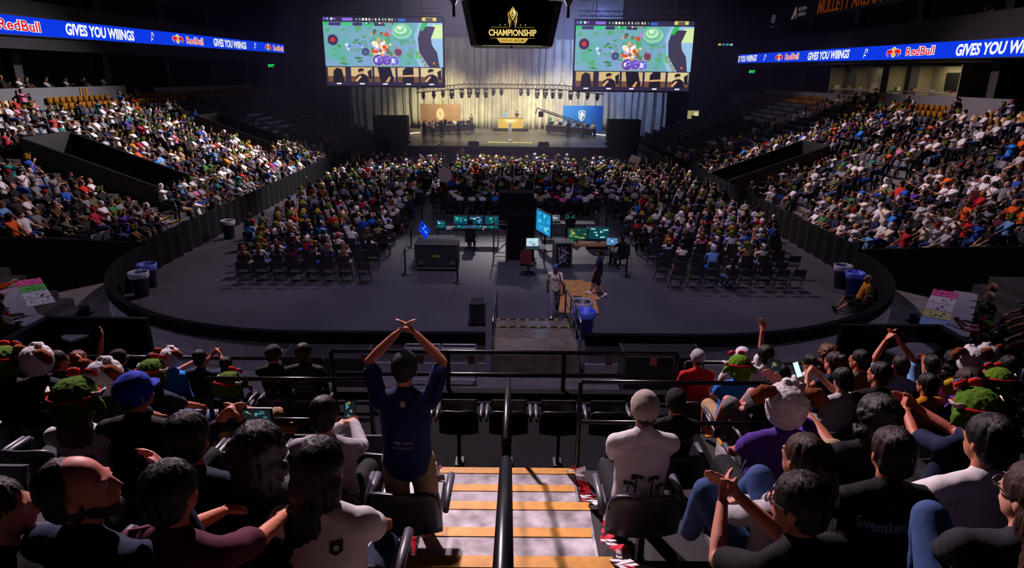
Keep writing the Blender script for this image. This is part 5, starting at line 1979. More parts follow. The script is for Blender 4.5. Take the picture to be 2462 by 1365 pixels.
def hat_parts(kind, fine):
    """list of (name, mesh, parent index or None, colour)"""
    vx = .009 if fine else .014
    if kind in ('cap', 'capback', 'beanie'):
        return [('cap' if kind != 'beanie' else 'beanie', proto((kind, fine), lambda: with_mat(cap_mesh(vx, kind == 'capback', kind != 'beanie'), CLOTH)), None, None)]
    main = proto((kind, fine), lambda: with_mat(fuse(plush_prims(kind), vx, 3, .006, 40, 'plush_hat'), PLUSH))
    out = [('plush_hat', main, None, None)]

    def band():
        pts = [Vector((.127 * math.cos(t), -.015 + .137 * math.sin(t), .055 - .035 * math.sin(t))) for t in [i * math.pi / 12 for i in range(25)]]
        mb = MB()
        mb.tube(pts, .013, 6)
        return mb.mesh('hat_band', [PLUSH], True)

    def goggle():
        mb = MB()
        for s in (-1, 1):
            mb.tube([(s * .05, .095, .135), (s * .058, .115, .155)], [.04, .037], 12)
        return mb.mesh('goggle', [PLUSH], True)

    def goggle2():
        mb = MB()
        for s in (-1, 1):
            mb.tube([(s * .058, .112, .152), (s * .061, .121, .162)], [.024, .022], 12)
        return mb.mesh('goggle_lens', [PLUSH], True)

    def tusk(s):
        mb = MB()
        mb.tube([(s * .118, -.03, .07), (s * .16, -.01, .065), (s * .175, .03, .085)], [.018, .016, .006], 8)
        return mb.mesh('tusk', [PLUSH], True)

    def flap(s):
        mb = MB()
        mb.tube([(s * .085, -.04, .125), (s * .15, -.05, .125), (s * .185, -.04, .085), (s * .165, -.02, .05), (s * .13, -.02, .055)], [.032, .045, .042, .034, .016], 10)
        return mb.mesh('horn', [PLUSH], True)
    if kind == 'green':
        out += [('hat_band', proto('band', band), 0, lin('b0201c')), ('goggle', proto('gog', goggle), 0, lin('c8281c')), ('goggle_lens', proto('gog2', goggle2), 1, lin('5a8ac8'))]
        if fine:
            for s in (-1, 1):
                out.append(('tusk', proto(('tusk', s), lambda s=s: tusk(s)), 0, lin('d8ccc4')))
    elif kind == 'white':
        for s in (-1, 1):
            out.append(('horn', proto(('flap', s), lambda s=s: flap(s)), 0, lin('7a4020')))
    return out


SKINS = ['e0b090', 'd8a07c', 'c88a64', 'e8bc9c', 'b87850', 'a06840', '7a4c30', 'd09878']
HAIRS = ['14100e', '1a1412', '241812', '38241a', '4a3020', '100c0c', '6a4428', '181010']
C = {'black': '15151a', 'charcoal': '26262c', 'white': 'd8d4d6', 'cream': 'd8cdb8', 'grey': '77777e', 'light grey': 'a8a6ac', 'navy': '18203c', 'blue': '1e48a8', 'bright blue': '1878d8', 'light blue': '6a9cd0',
     'red': 'b41c22', 'crimson': 'a01838', 'maroon': '561c30', 'pink': 'd87898', 'orange': 'd85818', 'mustard': 'b87818', 'yellow': 'd8b830', 'green': '2a6a38', 'olive': '54543a', 'teal': '1c7070', 'purple': '4a2c88', 'lavender': 'a89cc0', 'tan': 'a08460',
     'denim': '3c5484', 'khaki': '9a8464', 'brown': '54382a', 'magenta': 'd02878'}


def colour(name):
    return (*lin(C[name] if name in C else name), 1)


def make_person(key, loc, yaw, skin, shirt, pants, hair, hairc, hat, hatc, scale=1., mirror=False, fine=False, pose=None, sleeve='short', longp=True, female=False, shoes=False, shoec='d8d8d8', label='', group=None, beard=False, eyes=False, glasses=False):
    """one continuous body; clothes, hair and hat are its children"""
    k = (key, fine)
    if ('J', key) not in PROTO:
        PROTO[('J', key)] = joints(**dict(pose or {}, female=female))
    J = PROTO[('J', key)]
    hands = (pose or {}).get('hands', 'lap')
    body = proto(('b', k), lambda: with_mat(fuse(body_prims(J, True, True, False, hands, female), .0095 if fine else .0155, 2), SKIN))
    o = link('person', body, None, loc, yaw, label=label, category='person', group=group)
    o.scale = (-scale if mirror else scale, scale, scale)
    o.color = colour(skin)
    sm = proto(('s', k, sleeve), lambda: with_mat(fuse(shirt_prims(J, sleeve, female), .0125 if fine else .021, 3, .006 if fine else 0, 13, 'shirt'), CLOTH))
    c = link('shirt' if sleeve != 'long' else 'sweatshirt', sm, o)
    c.color = colour(shirt)
    pm = proto(('p', k, longp), lambda: with_mat(fuse(pants_prims(J, longp), .013 if fine else .021, 3, .005 if fine else 0, 12, 'trousers'), CLOTH))
    c = link('trousers' if longp else 'shorts', pm, o)
    c.color = colour(pants)
    if shoes:
        for q in 'lr':
            c = link('shoe', proto(('sh', k, q), lambda: with_mat(fuse(shoe_prims(J, q), .012 if fine else .018, 2, name='shoe'), CLOTH)), o)
            c.color = colour(shoec)
    if hair:
        c = link('hair', proto(('hair', hair, fine), lambda: with_mat(hair_mesh(hair, .0085 if fine else .015, fine), HAIR)), o)
        c.matrix_local = J['head'] @ (Matrix.Scale(.93, 4) if hat in ('cap', 'capback', 'beanie') else Matrix.Identity(4))
        c.color = colour(hairc)
    if hat:
        made = []
        for nm, me, par, col in hat_parts(hat, fine):
            c = link(nm, me, o if par is None else made[par])
            if par is None:
                c.matrix_local = J['head']
            c.color = (*col, 1) if col else colour(hatc)
            made.append(c)
    if beard:
        c = link('beard', proto('beard', lambda: with_mat(fuse([p_ell((0, .055, -.085), (.045, .045, .035)), p_ell((0, .03, -.06), (.064, .05, .045))], .009, 2, .006, 40, 'beard'), HAIR)), o)
        c.matrix_local = J['head']
        c.color = colour(hairc)
    if eyes:
        for s in (-1, 1):
            def eye(s=s):
                mb = MB()
                V, Fc = p_ell((s * .03, .079, .012), (.012, .01, .008), None, 10, 7)
                mb.add(V, Fc, 0, (.7, .68, .66))
                V, Fc = p_ell((s * .03, .0865, .012), (.0055, .0035, .0055), None, 8, 5)
                mb.add(V, Fc, 0, (.02, .012, .01))
                return mb.mesh('eye', [PAINT], True)
            c = link('eye', proto(('eye', s), eye), o)
            c.matrix_local = J['head']
    if glasses:
        def gl():
            mb = MB()
            for s in (-1, 1):
                mb.tube([Vector((s * .033 + .026 * math.cos(t), .1, .012 + .02 * math.sin(t))) for t in [i * math.pi / 8 for i in range(17)]], .003, 5)
                mb.tube([(s * .06, .098, .015), (s * .085, .02, .01), (s * .08, -.02, .005)], .003, 5)
            mb.tube([(-.008, .104, .015), (.008, .104, .015)], .003, 5)
            return mb.mesh('glasses', [BLACK])
        c = link('glasses', proto('glasses', gl), o)
        c.matrix_local = J['head']
    return o, J


# ------------------------------------------------------------------ seats
def seat_meshes():
    back = MB()
    n, m = 12, 6
    for dy in (0, 1):
        pass
    # curved shell with rounded top corners
    Vf, Vb = [], []
    for j in range(m + 1):
        z = .42 + .36 * j / m
        w = .235 * (1 - .0 if j < m - 1 else 1) * (1.0 if j < m - 2 else (.985, .94, .8)[j - m + 2])
        for i in range(n + 1):
            t = -1 + 2 * i / n
            x = w * t
            y = -.2 - .16 * (j / m) * .55 + .05 * t * t
            Vf.append((x, y, z - .025 * (abs(t) ** 4) * (j == m)))
            Vb.append((x, y - .03, z - .025 * (abs(t) ** 4) * (j == m)))
    N = len(Vf)
    Fc = []
    for j in range(m):
        for i in range(n):
            a = j * (n + 1) + i
            Fc.append((a, a + 1, a + n + 2, a + n + 1)[::-1])
            Fc.append((N + a, N + a + 1, N + a + n + 2, N + a + n + 1))
    rim = [i for i in range(n + 1)] + [(j + 1) * (n + 1) - 1 for j in range(1, m + 1)] + [m * (n + 1) + i for i in range(n - 1, -1, -1)] + [j * (n + 1) for j in range(m - 1, 0, -1)]
    for a, b in zip(rim, rim[1:] + rim[:1]):
        Fc.append((a, b, N + b, N + a))
    back.add(Vf + Vb, Fc)
    pan = MB()
    M_ = Matrix.Translation((0, -.19, .44)) @ Matrix.Rotation(R(3), 4, 'X')
    pan.prism([(-.22, 0), (.22, 0), (.22, .03), (.2, .045), (-.2, .045), (-.22, .03)], .42, M_)
    up = MB()
    M2 = Matrix.Translation((0, -.15, .44)) @ Matrix.Rotation(R(74), 4, 'X')
    up.prism([(-.21, 0), (.21, 0), (.21, .03), (.19, .045), (-.19, .045), (-.21, .03)], .38, M2)
    arm = MB()
    arm.tube([(0, -.24, .62), (0, -.05, .64), (0, .14, .625), (0, .17, .6)], [.018, .024, .026, .02], 8)
    leg = MB()
    leg.box((-.02, -.22, 0), (.02, -.14, .66))
    leg.box((-.05, -.25, 0), (.05, -.06, .02))
    return back.mesh('backrest', [PLASTIC], True), pan.mesh('seat_pan', [PLASTIC]), up.mesh('seat_pan_up', [PLASTIC]), arm.mesh('armrest', [PLASTIC], True), leg.mesh('pedestal', [DARK])


S_BACK, S_PAN, S_UP, S_ARM, S_LEG = seat_meshes()


def join_mesh(name, parts, mats):
    """parts: (mesh, matrix, colour) -> one mesh with a colour attribute"""
    V, L, Fs, Cc = [], [], [], []
    base = 0
    for me, M, col in parts:
        n = len(me.vertices)
        v = np.empty(n * 3); me.vertices.foreach_get('co', v)
        v = v.reshape(-1, 3)
        M = np.array(M)
        V.append(v @ M[:3, :3].T + M[:3, 3])
        nl = len(me.loops)
        li = np.empty(nl, dtype=np.int32); me.loops.foreach_get('vertex_index', li)
        L.append(li + base)
        ls = np.empty(len(me.polygons), dtype=np.int32); me.polygons.foreach_get('loop_total', ls)
        Fs.append(ls)
        Cc.append(np.tile(np.array([*col[:3], 1.]), (n, 1)))
        base += n
    return np_mesh(name, np.concatenate(V), np.concatenate(L), np.concatenate(Fs), np.concatenate(Cc), mats)


def np_mesh(name, V, L, tot, Cc, mats, smooth=True):
    me = bpy.data.meshes.new(name)
    me.vertices.add(len(V)); me.vertices.foreach_set('co', V.astype(np.float32).ravel())
    me.loops.add(len(L)); me.loops.foreach_set('vertex_index', L.astype(np.int32))
    me.polygons.add(len(tot))
    st = np.concatenate([[0], np.cumsum(tot)[:-1]]).astype(np.int32)
    me.polygons.foreach_set('loop_start', st)
    me.polygons.foreach_set('loop_total', tot.astype(np.int32))
    for m in mats:
        me.materials.append(m)
    me.update(calc_edges=True)
    if Cc is not None:
        a = me.color_attributes.new('col', 'FLOAT_COLOR', 'POINT')
        a.data.foreach_set('color', Cc.astype(np.float32).ravel())
    me.polygons.foreach_set('use_smooth', [smooth] * len(tot))
    return me


def arrays(me):
    v = np.empty(len(me.vertices) * 3); me.vertices.foreach_get('co', v)
    li = np.empty(len(me.loops), dtype=np.int32); me.loops.foreach_get('vertex_index', li)
    ls = np.empty(len(me.polygons), dtype=np.int32); me.polygons.foreach_get('loop_total', ls)
    return v.reshape(-1, 3), li, ls


def fold_chair_meshes():
    fr = MB()
    for s in (-1, 1):
        fr.tube([(s * .21, .26, 0), (s * .21, -.12, .44), (s * .2, -.24, .86)], .014, 6)
        fr.tube([(s * .2, -.26, 0), (s * .2, .12, .42)], .014, 6)
    fr.tube([(-.21, .2, .06), (.21, .2, .06)], .01, 5)
    fr.tube([(-.2, -.21, .06), (.2, -.21, .06)], .01, 5)
    se = MB()
    se.box((-.2, -.16, .43), (.2, .2, .465))
    ba = MB()
    for i in range(6):
        a, b = -1 + i / 3, -1 + (i + 1) / 3
        ya, yb = -.235 - .03 * (1 - a * a), -.235 - .03 * (1 - b * b)
        V = [(a * .21, ya, .62), (b * .21, yb, .62), (b * .21, yb, .87), (a * .21, ya, .87)]
        V += [(x, y - .018, z) for x, y, z in V]
        ba.add(V, [(0, 1, 2, 3)[::-1], (4, 5, 6, 7), (3, 2, 6, 7), (0, 4, 5, 1)])
    return fr.mesh('frame', [mat('chair_frame', (.02, .02, .022), .4, .5)]), se.mesh('seat', [mat('chair_black', (.014, .014, .017), .5)]), ba.mesh('backrest', [mat('chair_black', (0, 0, 0))])


FC_FRAME, FC_SEAT, FC_BACK = fold_chair_meshes()

# ------------------------------------------------------------------ who sits where
SIDE_POSES = [dict(lean=14, turn=-28, nod=2), dict(lean=6, turn=-36, hands='knees', legs='tucked'), dict(lean=17, turn=-22, hands='cross'), dict(lean=12, turn=-8, nod=18, hands='phone'),
              dict(lean=10, turn=-34, hands='chin'), dict(lean=18, turn=-30, hands='rest', nod=-4), dict(lean=12, turn=-30, hands='clap'), dict(lean=16, turn=-18, legs='crossed')]
FLOOR_POSES = [dict(lean=10), dict(lean=-4, hands='knees', turn=6), dict(lean=14, hands='cross', turn=-8), dict(lean=8, hands='phone', nod=10), dict(lean=12, turn=16), dict(lean=10, turn=-18, hands='chin'), dict(lean=6, hands='raise'), dict(lean=9, hands='clap', nod=-6)]
SHIRTS = ['black'] * 16 + ['charcoal'] * 7 + ['white'] * 14 + ['cream'] * 3 + ['grey'] * 6 + ['light grey'] * 4 + ['navy'] * 7 + ['blue'] * 2 + ['bright blue', 'light blue', 'red', 'maroon', 'pink', 'orange', 'mustard', 'green', 'olive', 'teal', 'purple', 'lavender', 'tan', 'crimson', 'black', 'brown']
PANTSC = ['black'] * 4 + ['denim'] * 4 + ['navy', 'khaki', 'grey', 'charcoal', 'blue']
HATS = [None] * 14 + ['green'] * 4 + ['white'] * 2 + ['cap'] * 3 + ['capback']
HATC = {'green': ['50702a', '5c7a30', '486428', '6c7a34', '948a30'], 'white': ['d4d0d4', 'c8c4cc'], 'cap': ['16161c', 'd0d0d4', '1c2c78', 'a01820', '38383e'], 'capback': ['16161c', '1c2c78', 'c8c4bc']}
HATW = {'green': 'green plush hat', 'white': 'white plush hat', 'cap': 'cap', 'capback': 'backward cap', 'beanie': 'beanie'}
HAIRN = {'short': 'short', 'bald': 'balding', 'bowl': 'cropped', 'long': 'long', 'pony': 'tied', 'bun': 'pinned-up', 'curly': 'curly'}
PEOPLE, SEATS, CHAIRS = [], [], []


def rand_person(q, side=False):
    hat = q.choice(HATS)
    fem = q.random() < .3
    return dict(pose=q.randrange(8) if q.random() < .9 else 0, skin=q.choice(SKINS), shirt=q.choice(SHIRTS), pants=q.choice(PANTSC), hair=q.choice(['long', 'pony', 'bun', 'long']) if fem else q.choice(['short', 'short', 'short', 'bowl', 'curly', 'bald']),
                hairc=q.choice(HAIRS), hat=hat, hatc=q.choice(HATC[hat]) if hat else None, scale=q.uniform(.93, 1.06) * (.95 if fem else 1), sleeve='long' if q.random() < .2 else 'short', longp=q.random() < .6)


q = random.Random(3)
for side in (-1, 1):
    nm = 'left' if side < 0 else 'right'
    for k in range(NROW):
        y, i = row_start(k) + .45, 0
        while y < 74.5:
            ok = not any(abs(y - a) < .92 for a in AISLE[side]) and not any(a - .4 < y < b + .4 and k0 <= k <= k1 for a, b, k0, k1 in VOM[side])
            if ok:
                i += 1
                x = row_x(k, side) + side * .58
                z = row_z(k)
                if side < 0:
                    p = (.7 if k < 8 else .35) if y < 30 else ((.86 if k < 11 else .5 if k < 14 else .14) if y < 47.6 else ((.85 if k < 4 else .12) if y < 53 else (.3 if k < 3 and y < 60 else .005)))
                else:
                    p = (.84 if k < 7 else .7) if y < 31.6 else ((.72 if k < 5 else .62 if k < 9 else .5 if k < 14 else .3) if y < 40 else ((.75 if k < 12 else .55 if k < 14 else .2) if y < 48.5 else (.55 if y < 55 and k < 6 else .2 if y < 54 else .012)))
                occ = q.random() < p
                yaw = R(90) * side
                where = '%s stand row %s, seat %s from the near corner' % (nm, num(k + 1), num(i))
                col = '8a5a0c' if k >= 14 else '484854'
                SEATS.append(dict(loc=(x, y, z), yaw=yaw, col=col, occ=occ, lab=('yellow' if k >= 14 else 'grey') + (' seat under a spectator, ' if occ else ' empty flip-up seat, ') + where, group='arena seats', up=not occ))
                if occ:
                    d = rand_person(q)
                    d.update(loc=(x, y, z), yaw=yaw + R(q.uniform(-9, 9)), mirror=side > 0, set='S', where=where, group='spectators in the side stands')
                    PEOPLE.append(d)
            y += .57
for side in (-1, 1):
    o0, n, t = CORNER[side]
    nm = 'left' if side < 0 else 'right'
    for k in range(8):
        for i in range(7):
            s = -2.35 + i * .58
            p = o0 + n * (.1 + .86 * k + .5) + t * s
            yaw = math.atan2(n.x, -n.y)
            occ = q.random() < .8
            where = '%s corner stand row %s, seat %s' % (nm, num(k + 1), num(i + 1))
            SEATS.append(dict(loc=(p.x, p.y, 1.5 + .34 * k), yaw=yaw, col='303038', occ=occ, lab=('dark seat under a spectator, ' if occ else 'dark empty seat, ') + where, group='arena seats', up=not occ))
            if occ:
                d = rand_person(q)
                d.update(loc=(p.x, p.y, 1.5 + .34 * k), yaw=yaw + R(q.uniform(-9, 9)), mirror=side > 0, set='S', where=where, group='spectators in the corner stands')
                PEOPLE.append(d)

# floor blocks of folding chairs
for nm, x0, nc, ya, yb in (('left', -12.0, 11, 22.9, 53.3), ('centre', -4.35, 15, 35.4, 53.6), ('right', 5.75, 11, 22.6, 53.0)):
    r_, y = 0, ya
    while y < yb:
        r_ += 1
        first, last = 0, nc
        if nm != 'centre':
            # the blocks taper towards the camera end
            cut = max(0, (30.5 - y)) * .4
            if nm == 'left':
                first = int(round(cut)) + (1 if 30 < y < 34 else 0)
            else:
                last = nc - int(round(cut))
        gap = nm != 'centre' and 35.2 < y < 36.4
        if not gap:
            for i in range(first, last):
                x = x0 + (i + .5 * (r_ % 2)) * .63 + q.uniform(-.05, .05)
                yy = y + q.uniform(-.05, .05)
                p = .12 if y < 23.6 else .55 if y < 25.4 else .9
                occ = q.random() < p
                where = '%s floor block row %s, chair %s' % (nm, num(r_), num(i + 1))
                CHAIRS.append(dict(loc=(x, yy, 0), yaw=R(q.uniform(-5, 5)), occ=occ, lab='black folding chair' + (' under a spectator, ' if occ else ' left empty, ') + where, group='folding chairs on the floor'))
                if occ:
                    d = rand_person(q)
                    d.update(loc=(x, yy, 0), yaw=R(q.uniform(-6, 6) + (8 if x < -4 else -8 if x > 5 else 0) * -.6), mirror=q.random() < .5, set='F', where=where, group='spectators on the floor')
                    PEOPLE.append(d)
        y += .93

# what stands out in the photograph, by where it stands: shirt, hat, pants
HINTS = [(2310, 490, 'orange', None), (2390, 400, 'white', 'cap'), (2250, 400, 'grey', None), (2290, 490, 'red', None), (2350, 470, 'red', None), (2210, 290, 'bright blue', None), (2340, 520, 'red', None), (2130, 480, 'navy', None), (2180, 440, 'blue', None),
         (2215, 400, 'navy', None), (2440, 410, 'blue', None), (2180, 580, 'red', None), (2270, 610, 'crimson', None), (2120, 500, 'cream', 'cap'), (2165, 550, 'red', 'cap'), (1955, 520, 'white', 'white'), (1985, 540, 'black', None), (2160, 430, 'red', None), (2050, 470, 'green', None),
         (2420, 520, 'light blue', 'green'), (2240, 535, 'cream', 'white'), (2080, 430, 'blue', None), (2100, 330, 'white', 'green'), (2050, 400, 'white', 'green'), (2030, 380, 'green', 'green'), (1935, 290, 'teal', None), (1885, 300, 'navy', None), (1990, 300, 'black', None),
         (50, 235, 'red', None), (40, 245, 'pink', None), (110, 270, 'teal', 'cap'), (130, 290, 'red', None), (100, 300, 'red', None), (160, 240, 'white', None), (200, 290, 'black', 'cap'), (110, 440, 'grey', 'cap'), (100, 445, 'grey', None), (130, 440, 'light blue', None), (155, 450, 'blue', None), (185, 440, 'black', None),
         (25, 525, 'orange', None), (65, 510, 'white', None), (5, 520, 'red', 'cap'), (140, 525, 'black', 'cap'), (225, 460, 'olive', 'cap'), (270, 490, 'green', None), (310, 475, 'black', None), (215, 560, 'white', None), (285, 600, 'bright blue', None), (105, 530, 'olive', None), (340, 420, 'light blue', None), (395, 415, 'white', None), (350, 520, 'black', None),
         (400, 400, 'light blue', None), (440, 420, 'white', None), (470, 420, 'white', 'green'), (520, 440, 'teal', 'green'), (490, 500, 'white', 'cap'), (540, 400, 'white', 'white'), (560, 380, 'white', None), (480, 480, 'tan', None), (620, 440, 'navy', None), (645, 400, 'white', None), (650, 385, 'crimson', None), (600, 360, 'white', 'green'),
         (300, 330, 'black', None), (350, 300, 'white', None), (400, 245, 'white', None), (420, 270, 'white', 'green'), (330, 290, 'navy', None), (230, 320, 'white', None), (265, 330, 'light grey', None), (470, 330, 'white', 'green'), (380, 395, 'bright blue', None),
         (755, 540, 'bright blue', None), (805, 525, 'red', 'cap'), (850, 530, 'light blue', None), (875, 525, 'blue', None), (910, 530, 'navy', None), (945, 500, 'cream', None), (958, 428, 'green', None), (990, 430, 'bright blue', None), (835, 460, 'lavender', None), (730, 520, 'yellow', 'green'), (690, 515, 'red', 'green'),
         (640, 570, 'olive', 'green'), (600, 555, 'light blue', None), (590, 610, 'tan', None), (625, 620, 'light grey', 'green'), (660, 620, 'navy', None), (700, 640, 'teal', None), (850, 600, 'light grey', None), (820, 610, 'charcoal', None), (880, 560, 'olive', None), (840, 560, 'white', None), (780, 500, 'cream', 'green'), (770, 500, 'crimson', None),
         (1175, 480, 'bright blue', None), (1065, 440, 'crimson', None), (1085, 425, 'magenta', None), (1330, 460, 'magenta', None), (1345, 480, 'pink', 'green'), (1100, 480, 'white', None), (1115, 475, 'cream', None), (1050, 485, 'light blue', None), (1045, 510, 'navy', 'bald'), (1085, 515, 'charcoal', None), (1130, 520, 'blue', 'cap'), (1170, 515, 'black', None),
         (1195, 440, 'teal', None), (1370, 430, 'red', None), (1320, 445, 'bright blue', None), (1120, 430, 'tan', None), (1400, 490, 'white', None), (1380, 515, 'navy', None), (1410, 520, 'olive', None), (1440, 420, 'bright blue', None),
         (1520, 520, 'white', None), (1548, 520, 'white', None), (1575, 518, 'white', None), (1600, 520, 'white', 'green'), (1625, 515, 'cream', 'white'), (1510, 500, 'white', None), (1525, 495, 'bright blue', None), (1690, 500, 'cream', None), (1655, 525, 'white', None), (1775, 530, 'light blue', 'green'), (1805, 525, 'grey', None), (1740, 515, 'light grey', 'white'),
         (1830, 565, 'blue', 'green'), (1790, 570, 'bright blue', None), (1800, 600, 'tan', 'green'), (1830, 595, 'cream', 'white'), (1750, 570, 'white', 'green'), (1725, 570, 'blue', 'green'), (1690, 580, 'pink', None), (1745, 640, 'light grey', None), (1790, 640, 'cream', None), (1640, 640, 'red', 'white'), (1610, 560, 'crimson', None), (1585, 550, 'charcoal', None)]
for d in PEOPLE:
    x, y, z = d['loc']
    d['px'] = pix((x, y, z + 1.2))
used = set()
for hx, hy, sh, hat in HINTS:
    best, bd = None, 26 ** 2
    for j, d in enumerate(PEOPLE):
        if j in used:
            continue
        e = (d['px'][0] - hx) ** 2 + (d['px'][1] - hy) ** 2
        if e < bd:
            best, bd = j, e
    if best is not None:
        used.add(best)
        d = PEOPLE[best]
        d['shirt'] = sh
        if hat == 'bald':
            d['hat'], d['hair'] = None, 'bald'
        else:
            d['hat'] = hat
            d['hatc'] = HATC[hat][0] if hat else None

# the nearest that lie in the picture become people of their own
IN = [d for d in PEOPLE if -40 < d['px'][0] < 2500 and -20 < d['px'][1] < 1380]
IN.sort(key=lambda d: d['px'][2])
N_OWN = 204
OWN, REST = IN[:N_OWN], IN[N_OWN:]


def person_label(d):
    h = d['hat']
    if h:
        hp = 'with ' + HATW[h]
    else:
        hp = 'with ' + HAIRN[d['hair']] + ' hair'
    return 'person %s in %s top, %s' % (hp, d['shirt'].replace(' ', '-'), d['where'].replace(' from the near corner', ' from corner'))


for d in OWN:
    P_ = (SIDE_POSES if d['set'] == 'S' else FLOOR_POSES)[d['pose']]
    make_person((d['set'], d['pose']), d['loc'], d['yaw'], d['skin'], d['shirt'], d['pants'], d['hair'] if d['hat'] not in ('green', 'white') or d['hair'] in ('long', 'pony') else None, d['hairc'], d['hat'], d['hatc'],
                d['scale'], d['mirror'], False, P_, d['sleeve'], d['longp'], False, shoes=(d['px'][2] < 24), shoec=rng.choice(['c8c8c8', '18181a', '303038']), label=person_label(d), group=d['group'])

# the rest of the audience, one mass
LOW = {}


def low(key, fn):
    if key not in LOW:
        me = fn()
        LOW[key] = arrays(me)
    return LOW[key]


def crowd(people, name, label):
    V, L, T, Cc, base = [], [], [], [], 0

    def put(arr, M, col):
        nonlocal base
        v, li, ls = arr
        V.append(v @ M[:3, :3].T + M[:3, 3])
        L.append(li + base); T.append(ls)
        Cc.append(np.tile(np.array([*col[:3], 1.], dtype=np.float32), (len(v), 1)))
        base += len(v)
    for d in people:
        k = (d['set'], d['pose'])
        P_ = (SIDE_POSES if d['set'] == 'S' else FLOOR_POSES)[d['pose']]
        if ('J', k) not in PROTO:
            PROTO[('J', k)] = joints(**P_)
        J = PROTO[('J', k)]
        s = d['scale']
        M = np.array(Matrix.Translation(d['loc']) @ Matrix.Rotation(d['yaw'], 4, 'Z') @ Matrix.Diagonal((-s if d['mirror'] else s, s, s, 1)))
        H = M @ np.array(J['head'])
        hn = P_.get('hands', 'lap')
        put(low(('b', k, d['longp']), lambda: fuse(body_prims(J, not d['longp'], True, True, hn), .036, 1)), M, colour(d['skin']))
        put(low(('s', k, d['sleeve']), lambda: fuse(shirt_prims(J, d['sleeve']), .05, 1)), M, colour(d['shirt']))
        put(low(('p', k, d['longp']), lambda: fuse(pants_prims(J, d['longp'], .008), .055, 1)), M, colour(d['pants']))
        if d['hat'] not in ('green', 'white'):
            put(low(('h', d['hair']), lambda: fuse([p_ell(c, r) for c, r in HAIRCUT[d['hair']]], .034, 1)), H, colour(d['hairc']))
        if d['hat'] in ('green', 'white'):
            put(low(('hat', d['hat']), lambda: fuse(plush_prims(d['hat']), .036, 1)), H, colour(d['hatc']))
            if d['hat'] == 'green':
                put(low('band', lambda: fuse([p_ell((s_ * .055, .1, .14), (.04, .04, .04)) for s_ in (-1, 1)] + [p_ell((0, -.14, .07), (.05, .02, .02))], .03, 0)), H, colour('b0281c'))
            else:
                put(low('horn', lambda: fuse([p_ell((s_ * .14, -.01, .1), (.045, .045, .04)) for s_ in (-1, 1)], .03, 0)), H, colour('7a4020'))
        elif d['hat']:
            put(low(('cap', d['hat']), lambda: fuse([p_ell((0, -.012, .05), (.098, .112, .092)), p_tube([(0, (.02 if d['hat'] == 'cap' else -.04), .03), (0, (.15 if d['hat'] == 'cap' else -.16), .01)], [(.075, .018), (.06, .015)], 8)], .034, 1)), H, colour(d['hatc']))
    me = np_mesh(name, np.concatenate(V), np.concatenate(L), np.concatenate(T), np.concatenate(Cc), [CROWD])
    link(name, me, label=label, category='crowd', kind='stuff')


for i in range(34):     # dim figures along the concourse and the upper deck
    d = rand_person(q)
    if i < 14:
        d.update(loc=(-28.6 - (i % 2) * .5, 36 + i * .95 + q.uniform(-.3, .3), 5.75), yaw=R(-90), mirror=False, set='S')
    else:
        d.update(loc=(29.0 + (i % 3) * .6, 30 + (i - 14) * 1.25 + q.uniform(-.4, .4), 10.45), yaw=R(90), mirror=True, set='S')
    REST.append(d)
crowd(REST, 'seated_crowd', 'the many farther spectators seated on the floor and in both side stands')

# ------------------------------------------------------------------ seats as objects, the farther ones as a mass
PLACED = []


def make_seat(d, parts=True):
    o = link('arena_seat', S_BACK, None, d['loc'], d['yaw'], label=d['lab'], category='seat', group=d['group'])
    o.color = colour(d['col'])
    if parts:
        c = link('seat_pan', S_UP if d['up'] else S_PAN, o); c.color = colour(d['col'])
        for s in (-1, 1):
            c = link('armrest', S_ARM, o, (s * .265, 0, 0)); c.color = colour('4c4c58')
        link('pedestal', S_LEG, o)
    return o


def low_seat(up):
    mb = MB()
    mb.prism([(-.23, .42), (.23, .42), (.235, .68), (.19, .78), (-.19, .78), (-.235, .68)], .04, Matrix.Translation((0, -.2, 0)) @ Matrix.Rotation(R(11), 4, 'X'))
    if up:
        mb.box((-.21, -.26, .44), (.21, -.2, .8), M=Matrix.Translation((0, .12, 0)))
    else:
        mb.box((-.21, -.2, .42), (.21, .22, .47))
    mb.box((-.03, -.2, 0), (.03, -.12, .44))
    return mb.mesh('t', [])


# ------------------------------------------------------------------ people of the camera-end stand, one by one
ROWK = dict(B=1, C=2, D=3, E=4, F=5, G=6, H=7)
ROWDY = dict(B=.3)
NEAR_X = {k: [] for k in range(0, 8)}


def print_on(shirt_o, J, geo, col, name='print'):
    """flat marks laid on the back of the shirt; geo: list of polygons (x, z) in body coordinates"""
    from mathutils.bvhtree import BVHTree
    me = shirt_o.data
    bv = BVHTree.FromPolygons([v.co[:] for v in me.vertices], [p.vertices[:] for p in me.polygons])
    mb = MB()
    for poly in geo:
        V = []
        for x, z in poly:
            h = bv.ray_cast(Vector((x, -1, z)), Vector((0, 1, 0)))
            y = h[0].y if h[0] is not None else -.1
            V.append((x, y - .005, z))
        mb.add(V, [tuple(range(len(V)))], 0, col)
    c = mb.obj(name, [PAINT], shirt_o)
    return c


def text_polys(body, w, h, cx, cz, bold=0., shear=0., arc=0.):
    x, z, Fc, _ = text_geo(body, bold, shear)
    X, Z = x * w + cx, z * h + cz
    Z = Z - arc * ((X - cx) / (w / 2)) ** 2
    return [[(X[i], Z[i]) for i in f] for f in Fc]


